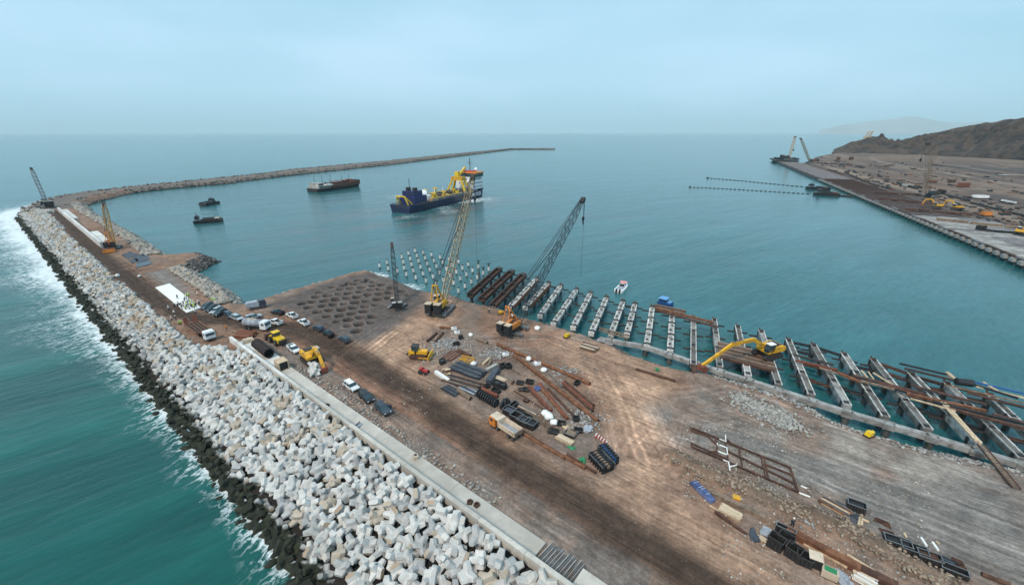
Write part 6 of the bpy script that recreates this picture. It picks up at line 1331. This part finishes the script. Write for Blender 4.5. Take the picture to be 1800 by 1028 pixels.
MB().box((L * .37, 0, 22.0), (13, B * .92, 3.4)).build('wheelhouse', 'glass', br); MB().box((L * .37, 0, 24.3), (14, B * .95, 1.3)).build('wheelhouse_roof', 'orange', br); MB().box((L * .36, 0, 25.4), (8, 12, 1.0)).build('roof_band', 'red', br)
for k in range(6):
    for z in (11, 14.5, 18.3): MB().box((L * .36 - 7 + k * 2.8, -B * .375 - (.3 if z < 17 else -.1), z), (1.3, .5, 1.2)).build('window', 'glass', br)
for k in range(8): MB().box((L * .36 - 10.1 + (1.6 if k % 2 else 0), -8.6 + k * 2.4, 14.5 if k % 2 == 0 else 18.3), (.4, 1.2, 1.1)).build('window', 'glass', br)
MB().tube((L * .37, 0, 25), (L * .37, 0, 38), .4, 7).bar((L * .37, -3, 33), (L * .37, 3, 33), .4).build('mast', 'dark_steel', D)
for s in (-1, 1): MB().blob((L * .37, s * 7, 27.2), (1.7, 1.7, 1.7), 2, 1, 1).build('radome', 'white_paint', D, True)
MB().box((L * .30, -B * .28, 11), (5, 4, 4)).build('lifeboat', 'red', D); MB().box((L * .33, 0, 8), (36, B * .6, 3)).build('fore_deck_house', 'slate', D)
pl = MB()                                         # white name lettering on the bow plating
gl = {'M': [((0, 0), (0, 1)), ((0, 1), (.5, .4)), ((.5, .4), (1, 1)), ((1, 1), (1, 0))], 'E': [((0, 0), (0, 1)), ((0, 1), (1, 1)), ((0, .5), (.8, .5)), ((0, 0), (1, 0))], 'I': [((.5, 0), (.5, 1))], 'C': [((1, 1), (0, 1)), ((0, 1), (0, 0)), ((0, 0), (1, 0))], 'O': [((0, 0), (0, 1)), ((0, 1), (1, 1)), ((1, 1), (1, 0)), ((1, 0), (0, 0))]}
for k, ch in enumerate('MEICO'):
    for (x0, z0), (x1, z1) in gl[ch]: pl.bar((L * .235 + k * 3.2 + x0 * 2.3, -B * .5 - .16, 3.0 + z0 * 2.6), (L * .235 + k * 3.2 + x1 * 2.3, -B * .5 - .16, 3.0 + z1 * 2.6), .5, .5)
pl.build('name_lettering', 'white_paint', D)
for k in range(9): MB().box((-L * .26 + k * L * .045, -B * .40, 7.6 + (k % 3) * .8), (3.0, 2.6, 2.6 + (k % 2) * 1.6)).build('deck_machinery', ['yellow', 'bright_yellow', 'dark_steel'][k % 3], D)
for k in range(8): MB().tube((-L * .22 + k * L * .05, -B * .2, 8), (-L * .22 + k * L * .05, -B * .2, 12 + 3 * (k % 2)), .3, 6).build('vent_post', 'white_paint' if k % 2 else 'dark_steel', D)
# split hopper barge
H_, L = vessel('hopper_barge', 'rusty hopper barge with a grey deckhouse and thin masts anchored behind the dredger', (549, 338), (627, 327), 'barge'); B = 20
hull(L, B, 3.6, .12, .06, 1.2).build('hull', 'ship_dark', H_)
for s in (-1, 1):
    MB().side([(-L * .18, 3.4), (L * .46, 3.4), (L * .46, 8.6), (L * .2, 6.6), (-L * .1, 6.8), (-L * .18, 5.4)], s * B * .40 - 1, s * B * .40 + 1).build('hopper_wall', 'dark_rust', H_)
    for k in range(8): MB().bar((L * (-.14 + k * .075), s * B * .463, 3.6), (L * (-.09 + k * .075), s * B * .463, 6.6), .35).build('wall_rib', 'rust', H_)
MB().box((L * .13, 0, 3.9), (L * .6, B * .6, .6)).build('hopper_floor', 'rust', H_); MB().box((L * .44, 0, 6), (2.5, B * .7, 5)).build('bow_wall', 'dark_rust', H_)
for k in range(4): MB().bar((L * (-.08 + k * .13), -B * .4, 8.6), (L * (-.02 + k * .13), B * .4, 8.6), .8).build('cross_brace', 'red_rust', H_)
dh = MB().box((-L * .34, 0, 5.0), (L * .25, B * .84, 2.6)).box((-L * .40, 0, 7.6), (L * .09, B * .74, 2.6)).box((-L * .28, B * .2, 7.4), (L * .10, B * .3, 2.2)).build('deckhouse', 'concrete', H_)
for k in range(9): MB().box((-L * .45 + k * L * .033, -B * .3 + (k % 3) * B * .22, 7.0 + k % 2), (1.8, 2.2, 1.6), k).build('deck_gear', ['white_concrete', 'ship_dark', 'dark_steel'][k % 3], H_)
for k in range(7): MB().box((-L * .43 + k * 2.6, -B * .43, 5.1), (1.3, .4, 1.5)).build('window', 'ship_dark', dh)
for k in range(6): MB().box((-L * .44 + k * 1.2, -B * .375, 7.8), (.8, .3, 1.1)).build('window', 'ship_dark', dh)
MB().box((-L * .40, 0, 9.05), (L * .1, B * .78, .3)).build('deckhouse_roof', 'concrete', dh); MB().box((-L * .2, 0, 5.5), (6, B * .8, 3)).build('winch_deck', 'white_concrete', H_)
for x in (-.40, -.24, -.06, .2, .36): MB().tube((L * x, 2, 5), (L * x, 2, 17 if x < 0 else 15), .22, 6).build('mast', 'dark_steel', H_)
def small_barge(label, stern, bow_, B, house, extra=None, hh=2.0):
    T, L = vessel('work_barge', label, stern, bow_, 'barge')
    hull(L, B, hh, .1, .05, .7).build('hull', 'ship_dark', T)
    MB().box((L * .08, 0, hh + .1), (L * .6, B * .6, .3)).build('hold', 'dark_rust' if extra else 'slate', T)
    for s in (-1, 1): MB().box((L * .08, s * B * .4, hh + .5), (L * .62, .6, 1.0)).build('coaming', 'black_steel', T)
    w_ = MB().box((L * house, 0, hh + 1.8), (L * .13, B * .55, 1.8)).box((L * house, 0, hh + 2.9), (L * .07, B * .4, .8)).build('wheelhouse', 'ship_dark', T); MB().box((L * house, 0, hh + 3.4), (L * .08, B * .45, .2)).build('wheelhouse_roof', 'slate', w_)
    MB().box((L * house + L * .067, 0, hh + 2.4), (.2, B * .5, 1.0)).build('window', 'glass', w_)
    if extra: MB().box((L * .3, 0, hh + .6), (L * .16, B * .5, 1.0)).build('deck_cargo', extra, T)
    MB().tube((L * house, 0, hh + 3), (L * house, 0, hh + 6), .12, 6).build('mast', 'dark_steel', T); return T
small_barge('small dark workboat farthest left in the harbour, upper of two', (381, 357), (355, 363), 8, -.2)
small_barge('low dark barge near the breakwater spur, lower of two', (342, 392.5), (393, 389), 9, -.38, 'cream')
small_barge('dark workboat with low house off the opposite quay, farther of two', (1420, 331.5), (1457, 336), 11, -.36, 'dark_rust', 2.6)
small_barge('dark barge with orange cargo off the opposite quay, nearer of two', (1429, 342), (1477, 345), 12, -.3, 'rust', 2.6)
T, L = vessel('flat_pontoon', 'dark pontoon at the foot of the opposite quay right of the barges', (1478, 345), (1500, 347), 'pontoon'); hull(L, 6, 1.0, .08, .05, 0).build('hull', 'ship_dark', T); MB().box((0, 0, 1.2), (L * .8, 4, .3)).build('deck', 'dark_rust', T)
# floating pipelines
for (a, b_, lb_, n_) in [((1213, 329.5), (1428, 341), 'nearer string of dark floats stretched over the harbour', 28), ((1244, 313.5), (1420, 329), 'farther string of dark floats stretched over the harbour', 24)]:
    p, q = gp(*a, 0), gp(*b_, 0); T = thing('float_line', lb_, 'float line', p.to_tuple()); d = q - p; nn = Vector((-d.y, d.x, 0)).normalized(); me = None
    for k in range(n_):
        c_ = d * (k / n_) + nn * (3 * math.sin(k / n_ * 5)); dd = d.normalized() * (d.length / n_ * .26)
        o = MB().tube(c_ - dd + Vector((0, 0, .25)), c_ + dd + Vector((0, 0, .25)), .5 if k else 1.3, 8).build('float', 'black_steel', T)
    ln = MB()
    for k in range(n_): ln.bar(d * (k / n_) + nn * (3 * math.sin(k / n_ * 5)) + Vector((0, 0, .1)), d * ((k + 1) / n_) + nn * (3 * math.sin((k + 1) / n_ * 5)) + Vector((0, 0, .1)), .12, .12)
    ln.build('cable', 'black_steel', T)
# white launch
T, L = vessel('launch', 'white motor launch with pink canopy and twin outboards off the cross beams', (1086, 515), (1099, 502), 'boat'); s_ = L / 7.5; T.scale = (s_,) * 3
hull(7.2, 2.7, .8, .4, .05, .5).build('hull', 'white_paint', T); MB().box((-.9, 0, .9), (3.2, 1.9, .12)).build('cockpit', 'tarp_grey', T)
MB().box((.8, 0, 1.25), (1.6, 1.7, .9), taper=.8).build('cabin', 'white_paint', T); MB().box((.05, 0, 1.3), (.1, 1.4, .7)).build('cabin_door', 'black_paint', T); MB().box((1.0, -.5, 1.5), (.9, .6, .5)).build('window', 'glass', T)
M('pink', (.75, .30, .27), .7, 0, .2, 2); MB().box((1.5, 0, 1.85), (1.7, 1.9, .14)).build('canopy', 'pink', T)
for s in (-1, 1): MB().box((-3.7, s * .5, .6), (.6, .45, 1.2)).build('outboard', 'black_paint', T)
T, L = vessel('ferry_boat', 'blue wooden boat with light blue roof moored at the timber raft', (1157, 533), (1183, 539.5), 'boat')
hull(L, 3.2, 1.3, .3, .05, .6).build('hull', 'blue', T); MB().box((-L * .16, 0, 2.0), (L * .5, 2.5, 1.2)).build('cabin', 'blue', T); MB().side([(-L * .44, 2.6), (L * .12, 2.6), (L * .1, 2.85), (-L * .42, 2.85)], -1.7, 1.7).build('roof', 'sky_blue_roof', T); MB().box((L * .25, 0, 1.55), (L * .25, 2.2, .3)).build('fore_deck', 'sky_blue_roof', T)
for k in range(4): MB().box((-L * .34 + k * L * .12, -1.28, 2.05), (L * .06, .1, .6)).build('window', 'glass', T)

# ---------------------------------------------------------------- opposite quay deck
Q0, Q1 = Vector((245.0, 193.0, 0)), Vector((608.0, 1047.0, 0)); qd = (Q1 - Q0).normalized(); qn = Vector((qd.y, -qd.x, 0)); QL = (Q1 - Q0).length; QW = 37.0
M('far_beam', (.20, .185, .19), .85, 0, .3, .3, (.12, .10, .095)); M('far_beam_pale', (.34, .325, .31), .85, 0, .3, .25, (.18, .16, .15))
def make_far(mat):
    T = thing('deck_beam', '', 'deck beam', group='cross beams of the opposite quay deck')
    MB().box((0, QW / 2, 3.1), (2.4, QW, 1.3)).build('beam', mat, T); MB().box((0, .1, 2.5), (3.2, 2.2, 1.6)).build('head_block', 'far_beam_pale', T)
    for y in (1.5, 12, 24): MB().tube((0, y, -3), (0, y, 2.5), .8, 8).build('pile', 'wet_concrete', T)
    MB().box((1.4, QW / 2, 3.95), (.3, QW * .97, .35)).build('edge_strip', 'dark_rust', T); return T
far = [make_far('far_beam'), make_far('far_beam_pale')]
rq = math.atan2(-qd.x, qd.y); n_b = int(QL / 6.9)
bulkf = MB()
for k in range(-6, n_b):
    s_ = k * 6.9; c_ = Q0 + qd * s_
    if k < 64:
        pale = (-6 <= k <= 18 and k % 5 != 2) or k % 9 == 0
        ang = math.atan2(-qd.x, qd.y)
        put(far[1 if pale else 0], USED, 'pale concrete cross beam of the opposite quay deck' if pale else 'dark cross beam of the opposite quay deck', (c_.x, c_.y, 0), math.atan2(qn.y, qn.x) - math.pi / 2)
    else:
        bulkf.bar(c_ + Vector((0, 0, 3.1)), c_ + qn * QW + Vector((0, 0, 3.1)), 2.4, 1.3); bulkf.tube(c_ + qn * 1.5 + Vector((0, 0, -3)), c_ + qn * 1.5 + Vector((0, 0, 2.5)), .8, 6)
tag(bulkf.build('deck_beams_far', 'far_beam'), 'distant cross beams at the far end of the opposite quay deck', 'deck beams', kind='stuff')
T = thing('quay_edge_beam', 'long dark edge beam along the water side of the opposite quay', 'quay beam', Q0)
for k in range(-3, 68): MB().bar(qd * (k * 13.8 + .1) + qn * .9 + Vector((0, 0, 4.0)), qd * ((k + 1) * 13.8 - .1) + qn * .9 + Vector((0, 0, 4.0)), 1.2, .7).build('edge_segment', 'dark_rust' if k % 3 else 'far_beam', T)
dk = MB().box((0, 0, 0), (1, 1, 1))
T = thing('quay_deck_slab', 'slab panels of the opposite quay deck, pale at the right and dark farther off', 'quay deck', Q0)
for k in range(-3, 68):
    if k <= 9:
        for w0, w1 in ((2.2, 13.6), (14, 25), (25.4, QW + 6)):
            for h0, h1 in ((.9, 5.9), (7.8, 12.8)): MB().prism([(v.x, v.y) for v in (qd * (k * 13.8 + h0) + qn * w0, qd * (k * 13.8 + h1) + qn * w0, qd * (k * 13.8 + h1) + qn * w1, qd * (k * 13.8 + h0) + qn * w1)], 3.2, 4.15 + rnd.uniform(0, .12)).build('deck_panel', 'far_beam_pale' if rnd.random() < .8 else 'far_beam', T)
    else: MB().prism([(v.x, v.y) for v in (qd * (k * 13.8) + qn * 3, qd * (k * 13.8 + 13.7) + qn * 3, qd * (k * 13.8 + 13.7) + qn * QW, qd * (k * 13.8) + qn * QW)], 2.6, 3.5).build('deck_panel', 'far_beam', T)
T = thing('pier_head_platform', 'black cluttered work platform at the far tip of the opposite quay', 'work platform', Q1 - qd * 62 + qn * 16)
MB().box((0, 0, 5.4), (90, 44, 2.2), math.atan2(qd.y, qd.x)).build('deck', 'black_steel', T)
for k in range(12): MB().box((rnd.uniform(-20, 22), rnd.uniform(-24, 24), 8), (rnd.uniform(3, 9), rnd.uniform(3, 9), rnd.uniform(3, 6))).build('deck_gear', 'black_steel' if k % 2 else 'dark_steel', T)

# ---------------------------------------------------------------- reclaimed ground behind it
def build_right():
    ys = [90.0]
    while ys[-1] < 1500: ys.append(ys[-1] * 1.007)
    ss = np.linspace(.42, 2.1, 420); Y = np.repeat(np.array(ys)[:, None], len(ss), 1); X = ss[None, :] * Y
    P = np.stack([X.ravel(), Y.ravel()], 1); x, y = P.T
    a = np.array([Q0.x, Q0.y]); qn2 = np.array([qn.x, qn.y]); qd2 = np.array([qd.x, qd.y])
    wq = (P - a) @ qn2; sq = (P - a) @ qd2
    coast = np.array([tuple(gp(u, v, 0)[:2]) for u, v in ((1417, 288), (1440, 276), (1470, 271), (1520, 268), (1560, 266))])
    fy = np.interp(x / y, coast[:, 0] / coast[:, 1], coast[:, 1])
    edge = np.minimum(wq - (QW - 5), (fy - y) * .25)
    f1, f2 = fbm(x, y, 60, 11), fbm(x, y, 14, 12)
    z = np.clip(edge * .5, -3, PZ - .3) + (f2 - .5) * .9 * (edge > 2)
    rel = wq - QW
    c = np.tile(np.array([.225, .155, .125]), (len(P), 1))
    c = mixa(c, sstep(.4, .62, f1), (.30, .22, .175)); c = mixa(c, sstep(.5, .7, f2) * .6, (.15, .125, .115))
    st = fbm(rel, sq * .06, 9, 13); c = mixa(c, sstep(.5, .66, st) * .75, (.12, .105, .105)); c = mixa(c, sstep(.62, .74, 1 - st) * .7, (.38, .29, .225))
    c = mixa(c, np.exp(-((rel - 26) / 5) ** 2) * .8, (.42, .33, .26)); c = mixa(c, np.exp(-((rel - 150 - 20 * f1) / 6) ** 2) * .8, (.43, .34, .27))
    c = mixa(c, np.exp(-((rel - 8) / 4) ** 2) * .7, (.08, .07, .068))
    blk = ((rel > 210) & (rel < 330) & (sq > 200) & (sq < 760)); c = mixa(c, blk * sstep(.3, .6, vnoise(rel, sq * .08, 12, 5)) * .8, (.10, .10, .105))
    z = z + blk * sstep(.35, .6, vnoise(rel, sq * .08, 12, 5)) * 2.0
    hp = np.exp(-((x - 1150) / 120) ** 2 - ((y - 800) / 90) ** 2) * 16 + np.exp(-((x - 900) / 150) ** 2 - ((y - 1010) / 60) ** 2) * 9; z = z + hp; c = mixa(c, np.clip(hp / 8, 0, 1), (.27, .205, .16))
    o = mesh_grid('reclaimed_ground', X, Y, z.reshape(X.shape), (edge > -4).reshape(X.shape), {'Col': np.clip(c * .62, .01, 1), 'track': np.full(len(P), .25)}, MATS['site_ground'])
    tag(o, 'brown reclaimed yard behind the opposite quay', kind='structure')
build_right()
# dark girders, sheds, machines and piles on the far yard
G8 = lambda x, y: (1180 + x * .3444, 200 + y * .3444)
FB = [((1035, 405), (1250, 415), 2.6, 'dark_rust', 'brown girder line on the far yard beside the deck, uppermost'), ((1060, 435), (1340, 462), 2.8, 'dark_rust', 'long dark girder lying over the opposite deck left of the brown crane'), ((1190, 490), (1535, 520), 2.8, 'dark_rust', 'long dark girder crossing the opposite deck below the crane'), ((1350, 545), (1790, 590), 3.2, 'old_timber', 'longest tan girder crossing the opposite deck'), ((1030, 235), (1235, 242), 3.5, 'black_steel', 'dark pipe stack in front of the headland'), ((1330, 262), (1510, 285), 3.2, 'black_steel', 'dark pipe stack right of the far crane'), ((1520, 455), (1800, 525), 2.2, 'black_steel', 'dark fence-like girder along the pale yard road'), ((1400, 415), (1520, 445), 2.0, 'black_steel', 'short dark girder at the start of the pale yard road'), ((1690, 445), (1760, 458), 2.0, 'white_bag', 'white strip of sheets on the far yard'), ((1035, 268), (1115, 274), 3.0, 'rust', 'rusty sheet row in the middle of the far yard'), ((1150, 355), (1260, 385), 3.5, 'black_steel', 'dark scrap row between deck and far yard road'), ((880, 300), (1060, 375), 2.4, 'dark_rust', 'rust coloured pipe row along the inner deck edge'), ((800, 285), (880, 312), 2.4, 'dark_rust', 'rust coloured pipe row near the quay tip'), ((740, 255), (930, 262), 3.0, 'black_steel', 'dark material row near the quay tip'), ((1410, 320), (1700, 345), 1.6, 'old_timber', 'thin brown pipe row across the middle of the far yard'), ((1600, 600), (1800, 618), 2.6, 'black_steel', 'dark girder on the pale deck at the right edge')]
for a, b_, w_, mt, lb_ in FB:
    p, q = gp(*G8(*a)), gp(*G8(*b_)); mid = (p + q) / 2; d = (q - p).normalized(); nn = Vector((-d.y, d.x, 0)); T = thing('girder_row', lb_, 'girders', mid)
    n_ = 5
    for k in range(n_):
        f0, f1 = k / n_ + rnd.uniform(0, .02), (k + 1) / n_ - rnd.uniform(0, .02); MB().bar(p.lerp(q, f0) - mid + nn * rnd.uniform(-.4, .4) * w_ + Vector((0, 0, w_ * .3)), p.lerp(q, f1) - mid + nn * rnd.uniform(-.4, .4) * w_ + Vector((0, 0, w_ * .3)), w_ * .7, w_ * .5).build('girder', mt, T)
for (x, y, d, mt, lb_) in [(1575, 430, (11, 6, 2.4), 'white_bag', 'white sheeted stack in the far yard'), (1490, 373, (12, 5, 4.5), 'red_rust', 'red brown truck-like box in the far yard'), (895, 303, (5, 4, 3), 'black_steel', 'small dark cabin beside the inner deck edge'), (1205, 372, (9, 6, 3), 'concrete', 'white and dark scrap pile on the far yard'), (1330, 352, (9, 4, 3), 'rust', 'rusty box left of the red brown one'), (915, 240, (7, 5, 8), 'dark_rust', 'rusty rig tower near the quay tip'), (850, 240, (6, 4, 8), 'dark_rust', 'rusty rig nearest the quay tip'), (1430, 350, (8, 4, 3), 'dark_rust', 'dark box between the crane and the red brown one'), (1577, 595, (4, 3, 3), 'black_steel', 'black container on the pale deck'), (1605, 520, (5, 4, 3), 'orange', 'orange machine on the gravel beside the deck'), (1740, 316, (34, 8, 1.2), 'concrete', 'long pale stockpile at the foot of the headland')]:
    T = thing('yard_unit', lb_, 'yard unit', gp(*G8(x, y)), rnd.uniform(-.3, .3)); MB().box((0, 0, d[2] / 2), d).build('body', mt, T); MB().box((d[0] * .1, 0, d[2] + .3), (d[0] * .6, d[1] * .7, .6)).build('top', 'old_timber' if mt != 'white_bag' else 'concrete', T); MB().box((0, 0, .2), (d[0] * 1.06, d[1] * 1.1, .4)).build('skid', 'black_steel', T)

cr_ = random.Random(5); cl1, cl2 = MB(), MB()
for k in range(420):
    u = cr_.uniform(1430, 1800); lo = 288 + (u - 1430) * .22; v = cr_.uniform(lo - 6, lo + 40) if cr_.random() < .75 else cr_.uniform(275 + (u - 1430) * .05, lo)
    p = gp(u, v, 3.9)
    if (p - Q0).dot(qn) < QW + 3: continue
    s0 = p.y / 420; a = math.atan2(qd.y, qd.x) + cr_.choice([0, 0, .15, -.2, 1.5]); L0 = cr_.uniform(1, 9) * s0; h0 = cr_.uniform(.3, 1.3) * s0 ** .5
    (cl1 if cr_.random() < .7 else cl2).box((p.x, p.y, 4.0 + h0 / 2), (L0, cr_.uniform(.5, 1.6) * s0, h0), a)
tag(cl1.build('yard_debris', 'black_steel'), 'dark steel scrap and short pipes strewn over the far yard', 'debris', kind='stuff')
tag(cl2.build('yard_debris', 'rust'), 'rusty offcuts strewn over the far yard', 'debris', kind='stuff')

# ---------------------------------------------------------------- headland and distant hills
m, t, b = nodes_of('headland_rock')
pos = t.nodes.new('ShaderNodeNewGeometry').outputs['Position']
n1 = noise(t, .035, 10, .72, pos); n2 = noise(t, .006, 5, .6, pos)
c = mixc(t, ramp(t, n1, .42, .60), (.009, .008, .008), (.12, .078, .055)); c = mixc(t, ramp(t, n2, .45, .65), c, mixc(t, .55, c, (.115, .070, .047)))
t.links.new(c, b.inputs['Base Color']); b.inputs['Roughness'].default_value = .95; bump(t, b, n1, 1.0, 16); MATS['headland_rock'] = m
M('desert_hill', (.31, .30, .29), .95, 0, .2, .001)
def build_headland():
    us = np.concatenate([np.linspace(1462, 1830, 330), np.linspace(1833, 2200, 60)]); n_r = 110; NU = len(us)
    crest = np.interp(us, [1462, 1475, 1490, 1510, 1532, 1545, 1560, 1580, 1600, 1640, 1700, 1800, 2000, 2200], [268, 258, 250, 245, 241, 244, 248, 246.5, 241, 230, 217, 203, 185, 175])
    base = np.interp(us, [1462, 1500, 1560, 1600, 1700, 1800, 2200], [268.5, 270, 271, 272, 277, 284, 300])
    X = np.zeros((n_r, NU)); Y = X.copy(); Z = X.copy()
    for j, u in enumerate(us):
        pb = gp(u, base[j], 3); pc = gy(u, crest[j], pb.y + 190); s = pb.x / pb.y
        for i in range(n_r):
            f = i / (n_r - 1) * 1.9
            yy = pb.y + (190) * f; X[i, j], Y[i, j] = s * yy, yy
            k = min(f, 1.0); prof = (k ** .62) if f <= 1 else max(0.0, 1 - (f - 1) * .5)
            Z[i, j] = 2 + (pc.z - 2) * prof
    nz = fbm(X.ravel(), Y.ravel(), 70, 21, 5).reshape(X.shape); n3 = fbm(X.ravel(), Y.ravel(), 25, 22, 4).reshape(X.shape)
    fr_ = np.linspace(0, 1.9, n_r)[:, None]; amp = np.clip(1 - np.abs(fr_ - .5) / .55, 0, 1)
    n4 = fbm(X.ravel(), Y.ravel(), 9, 23, 3).reshape(X.shape)
    Z += (np.abs(nz - .5) * -100 + 14 + (n3 - .5) * 40 + (n4 - .5) * 14) * amp * np.clip((us - 1462)[None, :] / 60, .15, 1)
    gl = np.abs(fbm(X.ravel() * .6, X.ravel() * 0 + Y.ravel() * .12, 34, 31, 4).reshape(X.shape) - .5) * 2
    Z -= (1 - np.clip(gl * 3.2, 0, 1)) * Z * .34 * np.clip(1.1 - fr_, 0, 1)
    Z += (n3 - .5) * 5 * (fr_ > .1)
    o = mesh_grid('headland_hill', X, Y, Z, np.ones(X.shape, bool), {}, MATS['headland_rock']); tag(o, 'dark rocky headland behind the opposite yard', kind='structure')
    us = np.linspace(1440, 1760, 120); cr = np.interp(us, [1440, 1480, 1520, 1560, 1600, 1625, 1650, 1690, 1760], [228, 219, 213, 209, 203, 206, 212, 215, 212])
    X = np.zeros((12, 120)); Y = X.copy(); Z = X.copy()
    for j, u in enumerate(us):
        pc = gy(u, cr[j], 20000)
        for i in range(12):
            f = i / 11; yy = 18500 + 3000 * f; X[i, j], Y[i, j] = pc.x / 20000 * yy, yy; Z[i, j] = -2 + (pc.z + 2) * max(0, 1 - abs(f - .5) * 2) ** .7
    Z += (fbm(X.ravel(), Y.ravel(), 900, 25).reshape(X.shape) - .5) * 60 * (Z > 5)
    o = mesh_grid('distant_hills', X, Y, Z, np.ones(X.shape, bool), {}, MATS['desert_hill']); tag(o, 'faint blue hills beyond the sea', kind='structure')
build_headland()
# ---------------------------------------------------------------- the hazy air
m = bpy.data.materials.new('hazy_air'); m.use_nodes = True; t = m.node_tree; t.nodes.clear()
o_ = t.nodes.new('ShaderNodeOutputMaterial'); pv = t.nodes.new('ShaderNodeVolumePrincipled')
pv.inputs['Color'].default_value = (.80, .95, 1.0, 1); pv.inputs['Density'].default_value = HAZE
pv.inputs['Anisotropy'].default_value = 0.0
t.links.new(pv.outputs[0], o_.inputs['Volume'])
hz = MB().box((0, 14000, 424.0), (130000, 60000, 856.0)).build('haze', m)
tag(hz, 'pale sea haze over the whole harbour', kind='stuff')
